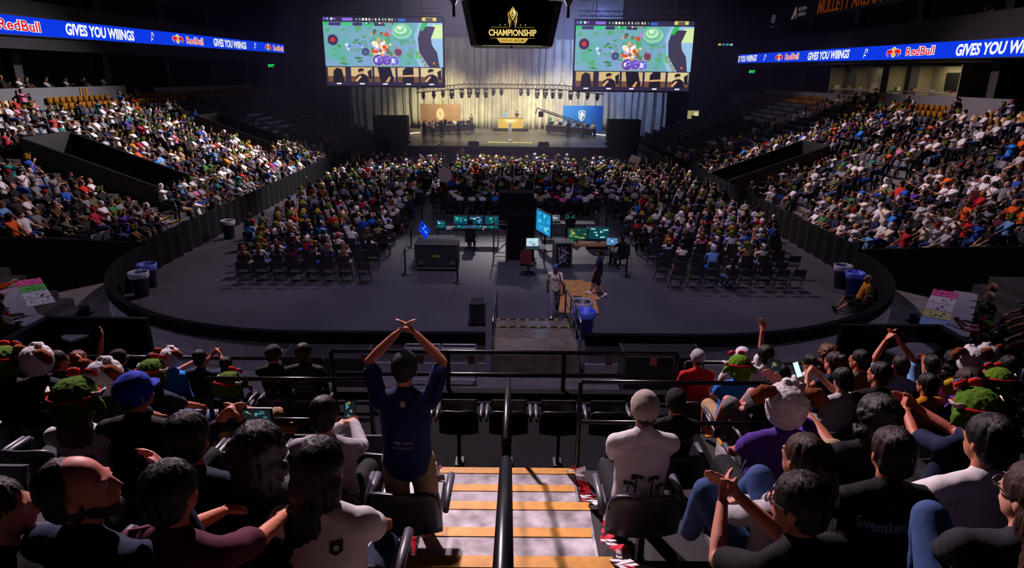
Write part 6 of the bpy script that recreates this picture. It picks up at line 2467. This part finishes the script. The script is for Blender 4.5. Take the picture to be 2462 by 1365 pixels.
def palm(cx, cz, h, s):
    out = [[(cx - .006 * s, cz), (cx + .006 * s, cz), (cx + .012 * s, cz + h), (cx + .004 * s, cz + h)]]
    for a in (-20, 15, 60, 100, 140, 185, 215):
        a_ = R(a)
        L_ = .055 * s * (1.1 if 0 < a < 180 else .9)
        dx, dz = math.cos(a_), math.sin(a_) * .7
        nx, nz = -dz, dx
        tx, tz = cx + .008 * s, cz + h
        out.append([(tx, tz), (tx + dx * L_ * .5 + nx * .012 * s, tz + dz * L_ * .5 + nz * .012 * s), (tx + dx * L_, tz + dz * L_ - .02 * s), (tx + dx * L_ * .5 - nx * .006 * s, tz + dz * L_ * .5 - nz * .006 * s)])
    return out


def near(px, py, row, label, shirt='black', pants='black', hair='short', hairc='14100e', hat=None, hatc=None, skin='c88a64', yaw=0., sleeve='short', longp=True, female=False, kind='sit', dy=0., **kw):
    k = ROWK[row]
    extra = {e: kw.pop(e) for e in ('beard', 'eyes', 'glasses', 'shoes', 'shoec') if e in kw}
    pose = dict(kind=kind, **kw)
    key = ('N',) + tuple(sorted((a, str(b)) for a, b in pose.items())) + (female,)
    if ('J', key) not in PROTO:
        PROTO[('J', key)] = joints(**dict(pose, female=female))
    J = PROTO[('J', key)]
    hl = J['head'].translation
    y0 = end_front(k - 1) + .44 + ROWDY.get(row, 0) + dy
    zf = end_z(k)
    d = ray(px, py)
    hv = Matrix.Rotation(R(yaw), 3, 'Z') @ hl
    t = (y0 + hv.y) / d.y
    zd = EYE + t * d.z
    s = max(.86, min(1.13, (zd - zf) / hl.z))
    x = t * d.x - hv.x * s
    NEAR_X[k].append(x)
    o, J = make_person(key, (x, y0, zf), R(yaw), skin, shirt, pants, None if hat in ('green', 'white') and hair == 'short' else hair, hairc, hat, hatc, s, False, True, pose, sleeve, longp, female, label=label, **extra)
    return o, J


def kid(o, *names):
    for c in o.children:
        if c.name.split('.')[0] in names:
            return c


def held(o, J, hand, w, h, col, label, rz=0., tiltx=60, glow_=False, off=(0, .07, .05)):
    p = o.matrix_world if False else Matrix.LocRotScale(o.location, o.rotation_euler, o.scale)
    wp = p @ (J['wr' + hand] + Vector(off))
    r = empty('phone', wp, o.rotation_euler.z + R(rz), label=label, category='phone')
    T_ = Matrix.Rotation(R(tiltx), 4, 'X')
    mb = MB()
    mb.box((-w / 2, -.006, -h / 2), (w / 2, .004, h / 2), M=T_)
    mb.obj('phone_case', [BLACK], r)
    mb = MB()
    rn = random.Random(int(w * 1000))
    if glow_:
        flat(mb, rect(-w * .45, -h * .47, w * .45, h * .47), T_, col, .0075)
    else:
        display(mb, w * .9, h * .9, [(.01, .012, .015), col, (.05, .25, .3), (.3, .2, .05), (.02, .05, .08)], T_ @ Matrix.Translation((0, -.0075, 0)), rn, 3)
    mb.obj('display', [SCREENS], r)


# row by row, from the camera outwards
near(20, 1290, 'B', 'person at the lower left picture edge, face in profile', 'black', hair='short', skin='c08068', yaw=-60, turn=10, eyes=True)
near(195, 1180, 'B', 'bearded person in navy white jacket, hand at the chin, looking aside', 'navy', hair='receding', hairc='241812', skin='c87868', yaw=-14, turn=58, nod=-8, hands='chin', beard=True, eyes=True, sleeve='long')
near(415, 1185, 'B', 'person with glossy black hair in maroon T-shirt, forearms forward', 'maroon', hair='bowl', hairc='08080a', skin='c87858', yaw=-6, turn=8, hands='forward', lean=4)
near(1905, 1285, 'B', 'person in dark top with glasses, clapping, in the row closest to camera', 'black', hair='bowl', hairc='1c1210', skin='c88068', yaw=18, turn=-28, nod=4, hands='clap', glasses=True, eyes=True, lean=2)
near(2488, 1200, 'B', 'person with brown hair and glasses at right edge, jeans knee raised', 'charcoal', 'denim', hair='long', hairc='3c2418', skin='d0947c', yaw=-24, turn=-40, legs='kneeup', glasses=True, eyes=True, sleeve='long', female=True)
near(625, 1090, 'C', 'person with big dark curly hair in black top', 'black', hair='curly', hairc='1c120e', skin='b87858', lean=12)
o, J = near(772, 1125, 'C', 'person with long black hair in white T-shirt with dark back patches', 'white', 'navy', hair='longside', hairc='0c0a0c', skin='b06848', female=True, lean=4, hands='knees', dy=-.3)
sh = kid(o, 'shirt')
for c_, (x, z) in (((.03, .03, .05), (.075, .965)), ((.6, .12, .03), (-.1, .83)), ((.02, .02, .04), (-.02, .83)), ((.02, .03, .05), (.075, .84))):
    print_on(sh, J, [[(x - .024, z + .028), (x - .024, z - .016), (x, z - .03), (x + .024, z - .016), (x + .024, z + .028)]], c_, 'patch')
    print_on(sh, J, [[(a * .5 + x, b * .5 + z - .014) for a, b in disc(0, .028, .022, .024, 10)]], (.5, .46, .48), 'patch_mark')
o, J = near(455, 1055, 'C', 'person with dark wavy hair in navy jacket filming on a phone', 'navy', hair='bowl', hairc='140e0c', skin='c07858', hands='phone', sleeve='long', lean=8)
held(o, J, 'r', .17, .085, (.1, .35, .4), 'black phone filming the stage, held by person in navy jacket', 0, 8, off=(.03, .09, .02))
o, J = near(1930, 1105, 'C', 'person with brown tied hair in light hooded sweatshirt with dark lettering', 'light grey', 'denim', hair='pony', hairc='3a2216', skin='c07a60', sleeve='long', female=True, lean=14, legs='kneeup', yaw=22)
print_on(kid(o, 'sweatshirt'), J, text_polys('UPLIFT', .2, .06, .06, .72, .02), (.04, .04, .05), 'lettering')
o, J = near(2142, 1090, 'C', 'person with brown hair in black jersey with a name across the shoulders', 'black', hair='bowl', hairc='2a1612', skin='c07858', lean=8)
sh = kid(o, 'shirt')
print_on(sh, J, text_polys('Svenskeren', .24, .055, -.03, .93, .012), (.34, .34, .38), 'lettering')
g = [(.045 * math.cos(a) + .04, .06 * math.sin(a) + .68) for a in [R(q_) for q_ in range(50, 311, 20)]] + [(.026 * math.cos(a) + .04, .036 * math.sin(a) + .68) for a in [R(q_) for q_ in range(310, 49, -20)]]
gp = [[g[i], g[i + 1], g[len(g) - 2 - i], g[len(g) - 1 - i]] for i in range(13)] + [[(.04, .7), (.075, .7), (.075, .64), (.058, .64), (.058, .685), (.04, .685)]]
print_on(sh, J, gp, (.09, .085, .09), 'emblem')
o, J = near(2375, 1062, 'C', 'person with black hair in white pinstriped shirt', 'white', hair='bowl', hairc='0c0a0c', skin='c07a58', lean=8, turn=-12)
print_on(kid(o, 'shirt'), J, [rect(-.17 + i * .026, .6, -.1675 + i * .026, 1.0) for i in range(14)], (.2, .2, .28), 'pinstripe')
o, J = near(187, 965, 'D', 'person in green plush hat with long red hair and white T-shirt', 'white', hair='long', hairc='5a2414', hat='green', hatc='4a6a1c', skin='d09070', female=True, lean=10, nod=-6)
for x, z in ((.09, .9), (.09, .78), (-.1, .9)):
    print_on(kid(o, 'shirt'), J, [[(x - .022, z + .024), (x - .022, z - .016), (x, z - .028), (x + .022, z - .016), (x + .022, z + .024)]], (.04, .04, .05), 'patch')
o, J = near(325, 945, 'D', 'person in bright blue cap and dark plaid shirt, left end stand', '1a1a24', hair='short', hairc='20120e', hat='cap', hatc='1830b0', skin='b06850', turn=30, nod=-8, sleeve='long', lean=8)
print_on(kid(o, 'sweatshirt'), J, [rect(-.17 + i * .07, .6, -.155 + i * .07, 1.04) for i in range(6)] + [rect(-.18 + j * .03, .62 + i * .09, -.152 + j * .03, .635 + i * .09) for i in range(5) for j in range(12)], (.06, .06, .08), 'plaid_stripe')
o, J = near(780, 1000, 'D', 'person with brown bowl haircut in lavender-grey sweatshirt, holding a phone', 'light grey', hair='bowl', hairc='24120e', skin='c08068', sleeve='long', hands='text', nod=14)
held(o, J, 'r', .085, .16, (.1, .5, .6), 'phone with cyan screen held by person with bowl haircut', 0, -40, off=(-.06, .12, .04))
o, J = near(972, 888, 'D', 'standing person in blue jersey and dark bucket cap, clapping overhead', '18285c', 'khaki', hair='short', hat='cap', hatc='2a2a34', skin='c88060', kind='stand', hands='upclap', lean=4, longp=False, legs='normal', nod=6)
sh = kid(o, 'shirt')
print_on(sh, J, [rect(-.07, 1.13, -.02, 1.15)], (.3, .28, .3), 'sponsor_mark')
print_on(sh, J, text_polys('imc', .07, .028, .035, 1.142, .01), (.3, .28, .32), 'lettering')
print_on(sh, J, text_polys('REVERSOLD', .14, .02, -.01, 1.1, .01), (.3, .28, .32), 'lettering')
print_on(sh, J, [disc(.0, 1.42, .02, .022, 10)], (.4, .38, .45), 'crest')
o, J = near(1550, 985, 'D', 'person in beige cap and white sweatshirt with black palm trees', 'white', 'black', hair='short', hat='cap', hatc='b0a498', skin='c07a60', sleeve='long', lean=6, nod=-14)
sw = kid(o, 'sweatshirt')
print_on(sw, J, palm(-.055, .7, .13, 1.0) + palm(.05, .7, .12, 1.0) + palm(-.1, .7, .07, .8) + palm(.1, .69, .06, .8), (.012, .012, .014), 'palm_print')
o, J = near(1888, 980, 'D', 'person in white plush hat and purple jersey, lifting a phone', 'purple', 'black', hair='short', hat='white', hatc='d8d4d6', skin='b87060', hands='face', turn=8)
held(o, J, 'r', .09, .17, (.02, .02, .03), 'black phone raised by person in white plush hat', -20, -10, off=(-.02, .08, .07))
near(2342, 990, 'D', 'person in green plush hat and navy T-shirt, hands lifted, right end stand', 'navy', hair='short', hat='green', hatc='4e7420', skin='b86850', hands='clap', yaw=8, nod=-6)
o, J = near(2105, 1005, 'D', 'person with dark curls lying back with white sneakers up on seat', 'black', 'khaki', hair='curly', hairc='100c0c', skin='b06a50', legs='up', lean=22, longp=False, shoes=True, shoec='d0ccc8')
near(258, 912, 'E', 'person in white plush hat and grey shirt behind the blue cap', 'charcoal', hair='short', hat='white', hatc='ccc8cc', skin='c08068', turn=22)
o, J = near(1625, 968, 'E', 'person in dark cap and black T-shirt with arched lettering', 'black', hair='short', hat='cap', hatc='1c1c22', skin='b06850', lean=8)
print_on(kid(o, 'shirt'), J, text_polys('RUSTY BUTCHER', .3, .042, 0, .93, .008, 0, .03), (.16, .15, .12), 'lettering')
near(552, 928, 'F', 'person in green plush hat and navy tank top, legs crossed', 'navy', 'khaki', hair='short', hat='green', hatc='4e6a20', skin='c87c5c', legs='crossed', longp=False, sleeve='none', lean=14, yaw=-24, shoes=True)
near(368, 900, 'F', 'person in green plush hat and navy jersey and denim trousers', 'navy', 'denim', hair='short', hat='green', hatc='4a6a24', skin='b87050', yaw=-16)
o, J = near(2025, 915, 'F', 'person with black hair in pale grey shirt, holding bright white phone', 'light grey', 'grey', hair='bowl', hairc='0c0a0e', skin='b87860', hands='phone', nod=14, yaw=10)
held(o, J, 'l', .09, .17, (.75, 1, .95), 'bright white glowing phone in hands of person with black hair', 20, -30, True, off=(-.06, .1, .04))
near(2228, 925, 'F', 'person with black hair in mustard T-shirt, right end stand', 'mustard', 'charcoal', hair='bowl', hairc='0a0a0c', skin='b06a50', yaw=20, lean=8)
near(2322, 920, 'F', 'person with curly hair and glasses in purple shirt', 'purple', hair='curly', hairc='38201a', skin='c87868', yaw=30, turn=-20, hands='chin', glasses=True)
near(2398, 920, 'F', 'person in green plush hat and dark top at right picture edge', 'black', hair='short', hat='green', hatc='56781e', skin='b06850')
near(2112, 900, 'F', 'person with dark hair in black T-shirt beside light blue shirt', 'black', hair='short', hairc='180e0c', skin='b87058', turn=-25)
near(95, 870, 'F', 'person in white plush hat and black T-shirt, left end stand', 'black', hair='short', hat='white', hatc='d0ccd0', skin='b87058', turn=20)
near(15, 872, 'F', 'person in green plush hat at the left picture edge', 'charcoal', hair='short', hat='green', hatc='4a6a20', skin='a86048')
near(50, 868, 'G', 'person in black cap and dark shirt behind left white plush hat', 'black', hair='short', hat='cap', hatc='14141a', skin='b06448', turn=30)
near(143, 868, 'G', 'person with short brown hair in black shirt, hand at mouth', 'black', hair='short', hairc='2a1a14', skin='b86a50', hands='chin', turn=20)
near(190, 868, 'H', 'person with red curls and one bare arm raised high', 'maroon', hair='curly', hairc='5a2a1c', skin='c07858', hands='raise', sleeve='none')
near(285, 862, 'H', 'person in brown flat cap looking aside, left end stand', 'black', hair='short', hat='cap', hatc='2c1c1a', skin='a86048', turn=55)
near(372, 868, 'H', 'person with close-cropped hair seen in profile, left end stand', 'navy', hair='short', hairc='201410', skin='c07858', turn=45)
near(412, 862, 'H', 'person in white plush hat and bright blue shirt, clapping', 'bright blue', hair='short', hat='white', hatc='d0ccd4', skin='b06850', hands='clap', yaw=-14)
near(482, 862, 'H', 'person with dark hair in blue jersey, holding up a phone', 'navy', hair='short', skin='b06850', hands='phone')
near(545, 878, 'H', 'person with short dark hair in black top, between phone holder and grey cap', 'black', hair='short', skin='a86048')
o, J = near(658, 852, 'H', 'person in grey cap and black T-shirt with yellow pink print', 'black', hair='short', hat='cap', hatc='2c2a30', skin='a86048', turn=20)
print_on(kid(o, 'shirt'), J, [[(-.12, .74), (-.06, .74), (.08, .93), (.0, .9)], [(-.05, .72), (.04, .72), (.1, .9), (.06, .92)]], (.5, .25, .03), 'print')
print_on(kid(o, 'shirt'), J, [[(-.1, .7), (.08, .7), (.06, .76), (-.04, .8)]], (.5, .06, .22), 'print')
o, J = near(732, 848, 'H', 'person with brown hair in dark striped jacket, by the tunnel rail', 'charcoal', hair='bowl', hairc='2c1814', skin='b06850', sleeve='long', turn=20)
print_on(kid(o, 'sweatshirt'), J, [rect(-.13 + j * .044, .68 + i * .07, -.086 + j * .044, .692 + i * .07) for i in range(5) for j in range(6)], (.2, .22, .28), 'stripe')
o, J = near(1678, 862, 'H', 'person in grey cap and bright red T-shirt by the front rail', 'red', 'charcoal', hair='short', hat='cap', hatc='a09ca0', skin='a86048', lean=0, turn=-8)
print_on(kid(o, 'shirt'), J, text_polys('Zephyr', .13, .03, 0, .93, .01), (.6, .5, .5), 'lettering')
near(1784, 858, 'H', 'person in white cap beside raised hand, right end stand', 'white', hair='short', hat='capback', hatc='c8c8d0', skin='b87058', hands='raise')
near(1775, 885, 'G', 'person in green plush hat and bright blue shirt, right end stand', 'bright blue', 'tan', hair='short', hat='green', hatc='5a8020', skin='a86048', longp=False)
near(1838, 850, 'H', 'person with black hair in white shirt by the front rail', 'white', hair='bowl', hairc='0c0a0c', skin='b06850', turn=-16)
near(1870, 905, 'F', 'person with dark hair in black top, knee raised in shorts', 'black', 'grey', hair='short', hairc='1a1210', skin='c88070', legs='kneeup', longp=False, yaw=30, lean=14)
near(2003, 872, 'G', 'person with clipped brown hair in navy dress', 'navy', hair='bun', hairc='2c1812', skin='c87c64', female=True, sleeve='none', turn=-20)
near(2162, 880, 'G', 'person in light blue shirt with both hands raised, clapping', 'light blue', hair='short', hairc='140e0c', skin='b86a50', hands='upclap')
near(2065, 866, 'G', 'person with dark hair in green shirt, face turned to the stage', 'olive', hair='short', skin='b06850', turn=-30)
near(1945, 872, 'H', 'person with dark hair bun in white top by the front rail', 'white', hair='bun', skin='b87058', female=True)
near(1990, 846, 'H', 'person with light brown wavy hair in white top, front row right', 'white', hair='curly', hairc='5a3420', skin='c07c60', female=True)
near(2240, 878, 'G', 'person with glossy black hair bending forward, right end stand', 'charcoal', hair='bowl', hairc='0c0a0c', skin='b06850', lean=-6)
near(2332, 862, 'G', 'person in white plush hat with brown horns, hat tipped forward', 'yellow', hair='short', hat='white', hatc='d4d0d4', skin='b87058', nod=12)
near(2372, 842, 'H', 'person in white plush hat beside red bearded man', 'yellow', hair='short', hat='white', hatc='d8d4d8', skin='c07858', turn=-24)
near(2330, 838, 'H', 'person with red beard in dark shirt, right end stand', 'charcoal', hair='short', hairc='6a2c18', skin='c87868', turn=-40, beard=True)
near(2420, 880, 'G', 'person with short dark hair in navy top, hands raised, right edge', 'navy', hair='short', skin='b86850', hands='clap')
near(2290, 868, 'H', 'person with dark curls raising hands before face, right end stand', 'black', hair='curly', skin='b06850', hands='clap')

# seats of that stand, at each person and in the free places between
for k in range(1, 8):
    zf, y0 = end_z(k), end_front(k - 1) + .44 + (.3 if k == 1 else 0)
    xs_ = [(x, True) for x in NEAR_X[k]]
    w = 13 if k < 3 else 12 if k < 5 else 10.2
    for sgn in (-1, 1):
        x = sgn * (.98 if k < 5 else 3.75)
        while abs(x) < w:
            if all(abs(x - a) > .5 for a, _ in xs_):
                xs_.append((x, False))
            x += sgn * .58
    for sgn in (-1, 1):
        here = sorted([p for p in xs_ if p[0] * sgn > 0], key=lambda p: abs(p[0]))
        for i, (x, occ) in enumerate(here):
            SEATS.append(dict(loc=(x, y0, zf), yaw=0., col='30303a', occ=occ, up=(not occ and (i + k) % 3 != 0), group='arena seats', near=True,
                              lab='black ' + ('seat under a spectator' if occ else 'empty seat') + ', end stand row %s from camera, %s from stairs, %s half' % (num(k), num(i + 1), 'left' if sgn < 0 else 'right')))
for i in range(5):
    SEATS.append(dict(loc=(-1.2 + i * .6, 7.1, 2.86), yaw=0., col='0e0e12', occ=False, up=True, group='arena seats', near=True, lab='black empty seat on the dark tunnel platform, %s from its left end' % num(i + 1)))
for d in SEATS:
    x, y, z = d['loc']
    d['px'] = pix((x, y, z + .6))
INS = [d for d in SEATS if -60 < d['px'][0] < 2522 and -20 < d['px'][1] < 1400]
# empty seats show, those under people hardly do
INS.sort(key=lambda d: d['px'][2] * (1.0 if not d['occ'] or d.get('near') else 1.55))
for j, d in enumerate(INS[:298]):
    make_seat(d, d['px'][2] < 26)
LS = {True: low_seat(True), False: low_seat(False)}
link('distant_seating', join_mesh('distant_seating', [(LS[d['up']], Matrix.Translation(d['loc']) @ Matrix.Rotation(d['yaw'], 4, 'Z'), colour(d['col'])) for d in INS[298:]], [CROWD]),
     label='the many farther grey and yellow seats in both side stands', category='seating', kind='stuff')

for d in CHAIRS:
    x, y, z = d['loc']
    d['px'] = pix((x, y, z + .5))
CHAIRS.sort(key=lambda d: d['px'][2])
for j, d in enumerate(CHAIRS[:298]):
    o = link('folding_chair', FC_FRAME, None, d['loc'], d['yaw'], label=d['lab'], category='folding chair', group=d['group'])
    if d['px'][2] < 36:
        link('seat', FC_SEAT, o)
        link('backrest', FC_BACK, o)
    else:
        link('backrest', FC_BACK, o)
link('distant_folding_chair_seating', join_mesh('distant_folding_chair_seating', [(m_, Matrix.Translation(d['loc']) @ Matrix.Rotation(d['yaw'], 4, 'Z'), (.016, .016, .02)) for d in CHAIRS[298:] for m_ in (FC_BACK, FC_SEAT)], [CROWD]),
     label='the many farther black folding chairs under the floor audience', category='seating', kind='stuff')

# ------------------------------------------------------------------ people on the floor, in the control area and on the stage
def free(name_key, loc, yaw, label, skin='c08060', shirt='black', pants='black', hair='short', hairc='14100e', hat=None, hatc=None, fine=False, scale=1., sleeve='short', longp=True, female=False, shoes=True, shoec='202024', group=None, **pose):
    return make_person(('X', name_key), loc, R(yaw), skin, shirt, pants, hair, hairc, hat, hatc, scale, False, fine, pose, sleeve, longp, female, shoes, shoec, label, group)


o, J = free('walk', (1.42, 19.55, .06), 178, 'person in blue beanie and white lettered T-shirt walking up the ramp', 'b07858', 'cream', 'grey', 'short', '14100e', 'beanie', '3c5888', fine=True, kind='stand', hands='walk', legs='walk', lean=-2, shoec='d0d0d0')
from mathutils.bvhtree import BVHTree
sh = kid(o, 'shirt')
bv = BVHTree.FromPolygons([v.co[:] for v in sh.data.vertices], [p.vertices[:] for p in sh.data.polygons])
mb = MB()
for poly in text_polys('LCS', .2, .075, 0, 1.28, .03) + text_polys('SPRING FINALS', .15, .016, 0, 1.2, .01):
    V = []
    for x, z in poly:
        h = bv.ray_cast(Vector((-x, 1, z)), Vector((0, -1, 0)))
        V.append((-x, (h[0].y if h[0] is not None else .13) + .005, z))
    mb.add(V, [tuple(range(len(V)))], 0, (.03, .05, .04))
mb.obj('lettering', [PAINT], sh)
mb = MB()
mb.tube([(-.13, .12, 1.42), (-.2, .16, 1.2), (-.24, .1, 1.0), (-.24, -.06, 1.05), (-.16, -.12, 1.4), (-.13, .0, 1.5), (-.13, .12, 1.42)], .014, 6)
mb.box((-.32, -.12, .78), (-.22, .14, 1.08))
b_ = mb.obj('shoulder_bag', [BLACK], None, label='small black bag hanging from the shoulder of the ramp walker', category='bag')
b_.location, b_.rotation_euler = o.location, o.rotation_euler
free('stroll', (3.1, 21.75, 0), 78, 'person in navy T-shirt and shorts walking across beside the cardboard', 'a06848', 'navy', 'black', 'pony', '1a1210', fine=True, kind='stand', hands='walk', legs='walk', lean=2, longp=False, shoec='d8d8d8', female=True, scale=.97)
free('sitout', (11.6, 20.3, -.42), 82, 'grey haired person in mustard shirt sitting against the right boards', 'a87050', 'mustard', 'black', 'short', '807c78', fine=True, kind='stand', hands='side', legs='ground', lean=16, longp=False, shoec='28282c')
mb = MB()
mb.box((-.3, -.3, 0), (.3, .3, .4))
mb.obj('step_box', [BLACK], loc=(11.65, 20.3, 0), label='low black box the mustard shirted person sits on', category='box')
free('op', (-1.75, 27.95, .0), 0, 'operator in white and blue striped jersey before six cyan monitors', 'b07858', 'light blue', 'light grey', 'bowl', '14100e', fine=True, lean=0, hands='forward')
op = [c for c in bpy.data.objects if c.name.startswith('person') and c.get('label', '').startswith('operator in white')][0]
print_on(kid(op, 'shirt'), joints(lean=0, hands='forward'), [rect(-.16 + i * .075, .58, -.125 + i * .075, 1.02) for i in range(5)], (.75, .75, .8), 'stripe')
free('op2', (2.8, 29.7, 0), 0, 'operator in black hooded sweatshirt before the green laptop', 'a87050', 'black', 'black', 'short', '0c0a0c', 'beanie', '101014', fine=True, lean=-4, hands='forward', sleeve='long')
free('op3', (4.47, 25.35, 0), 30, 'operator with dark hair in the office chair at the wooden desk', 'a87050', 'black', 'black', 'short', '100c0c', fine=True, lean=6, hands='forward')
# stage
GS = 'people on the stage'
for i, (x, c, h, lab) in enumerate(((-.72, 'light blue', 'short', 'caster in pale blue jacket and dark tie behind the gold desk'), (.62, 'brown', 'bowl', 'caster in brown jacket behind the gold desk'))):
    free('cast', (x, 76.75, 1.72 + .5), 180, lab, 'c88a64', c, 'black', h, '1a1210', sleeve='long', shoes=False, hands='forward', lean=0, group=GS)
for j, (i, p, ang) in enumerate(DESK):
    free('play%d' % (j % 3), (p.x, p.y + .12, 1.42), 180 + math.degrees(ang), ('tan' if i == 0 else 'blue') + ' team player behind the desk, %s from its left end' % num(j % 5 + 1), SKINS[j % 6], ('light grey' if j % 3 == 0 else 'charcoal') if i == 0 else ('cream' if j > 7 else 'light grey'), 'black', 'short', '181010', shoes=False, sleeve='long', hands='forward', lean=(2, 6, -2)[j % 3], turn=(0, 12, -10)[j % 3], group=GS)
for i, (x, y, z, yw, c, lab) in enumerate(((-8.5, 64.5, 1.4, -25, 'black', 'camera operator in black at the stage left edge, by the tan banner'), (-6.9, 65.6, 1.4, 10, 'black', 'camera operator in black standing before the left players desk'), (-5.2, 65.8, 1.4, 20, 'black', 'tall camera operator in black near the middle of the left desk'),
                                           (5.7, 66.8, 1.4, 30, 'black', 'crane operator in black standing before the right players desk'), (-4.6, 76.3, 1.4, 180, 'olive', 'coach in olive shirt standing behind the left desk'), (-7.9, 67.0, 1.4, 160, 'light grey', 'person in grey jacket standing between the two left camera operators'), (4.4, 77.0, 1.4, 180, 'teal', 'coach in teal shirt standing behind the right desk'),
                                           (-6.2, 56.6, 0, 180, 'brown', 'photographer in brown at the stage foot, left of the trophy'), (-4.1, 55.6, 0, 150, 'tan', 'person in tan top at the stage foot, facing the audience'))):
    free('stg%d' % (i % 3), (x, y, z), yw, lab, 'b87c58', c, 'black', ('short', 'bowl', 'bald')[i % 3], '140e0c', kind='stand', hands=('chin', 'phone', 'forward')[i % 3], lean=2, group=GS)
r = empty('tripod_camera', (-6.6, 66.4, 1.4), label='black broadcast camera on a tripod before the left desk', category='camera')
mb = MB()
mb.box((-.14, -.3, 1.4), (.14, .3, 1.75))
mb.tube([(0, .3, 1.58), (0, .55, 1.58)], .08, 10)
mb.obj('camera_body', [BLACK], r)
for a in range(3):
    mb = MB()
    mb.tube([(0, 0, 1.4), (.45 * math.cos(a * 2.09), .45 * math.sin(a * 2.09), 0)], .025, 6)
    mb.obj('leg', [BLACK], r)

# things held up in the floor audience
def at_height(px, py, z):
    d = ray(px, py)
    return Vector((0, 0, EYE)) + d * ((z - EYE) / d.z)


for px, py, z, poly, c, lab in ((1070, 421, 1.75, disc(0, 0, .42), (.55, .42, .42), 'big round pale hand sign held up in the centre floor block'), (1526, 383, 1.8, [(-.42, -.1), (.3, -.36), (.46, .12), (-.2, .34)], (.7, .68, .66), 'tilted white paper sign held up in the right floor block'),
                                (2350, 470, 3.1, [(-.3, -.2), (.3, -.2), (.3, .2), (-.3, .2)], (.6, .58, .56), 'white card held up in the right side stand')):
    mb = MB()
    mb.prism(poly, .02)
    mb.tube([(0, .01, -.7), (0, .01, -.1)], .015, 6, 1)
    mb.obj('hand_sign', [mat('sign_%d' % px, c, .8), GREYM], loc=at_height(px, py, z), label=lab, category='sign')
r = empty('lit_window', (22.5, 83.02, 3.0), label='small warm lit window in the dark beside the right stage end', category='window')
mb = MB()
mb.box((-.8, 0, -.6), (.8, .1, .6))
mb.obj('window_frame', [DARK], r)
mb = MB()
flat(mb, rect(-.7, -.5, .7, .5), Matrix.Identity(4), (.3, .26, .12), .01)
flat(mb, rect(.1, -.2, .6, .35), Matrix.Identity(4), (.6, .55, .3), .02)
mb.obj('pane', [GLOW], r)
r = empty('small_sign', (21.6, 70, 10.6), label='small blue yellow lit sign hanging in the dark, right of the right screen', category='sign')
mb = MB()
mb.box((-.9, .02, -.22), (.9, .1, .22))
mb.tube([(0, .06, .2), (0, .06, 11)], .02, 5)
mb.obj('housing', [BLACK], r)
mb = MB()
for k, (x, c) in enumerate(((-.6, (.5, .35, .05)), (-.2, (.02, .2, .4)), (.2, (.03, .25, .45)), (.6, (.3, .4, .5)))):
    flat(mb, rect(x - .14, -.1, x + .14, .1), Matrix.Identity(4), c, .01)
mb.obj('display', [GLOW], r)

# labels that met twice get their place added
seen = {}
for o in bpy.data.objects:
    if o.parent is None and o.get('label'):
        k_ = o['label'].lower()
        seen.setdefault(k_, []).append(o)
for k_, v in seen.items():
    if len(v) > 1:
        for i, o in enumerate(v):
            print('SAME', k_, len(v))

for s_ in (WORK, TXT):
    bpy.data.scenes.remove(s_)

# ------------------------------------------------------------------ thin stage haze that fills the hall
hz = bpy.data.materials.new('haze')
hz.use_nodes = True
nt = hz.node_tree
nt.nodes.remove(nt.nodes['Principled BSDF'])
vs = nt.nodes.new('ShaderNodeVolumeScatter')
vs.inputs['Color'].default_value = (.7, .62, 1, 1)
vs.inputs['Density'].default_value = .0055
vs.inputs['Anisotropy'].default_value = .2
nt.links.new(vs.outputs[0], nt.nodes['Material Output'].inputs['Volume'])
mb = MB()
mb.box((-31.5, 48, .02), (31.5, 83, 21.9))
mb.obj('stage_haze', [hz], label='thin violet stage haze filling the stage end of the arena', category='haze', kind='stuff')
SC.cycles.volume_bounces = 0
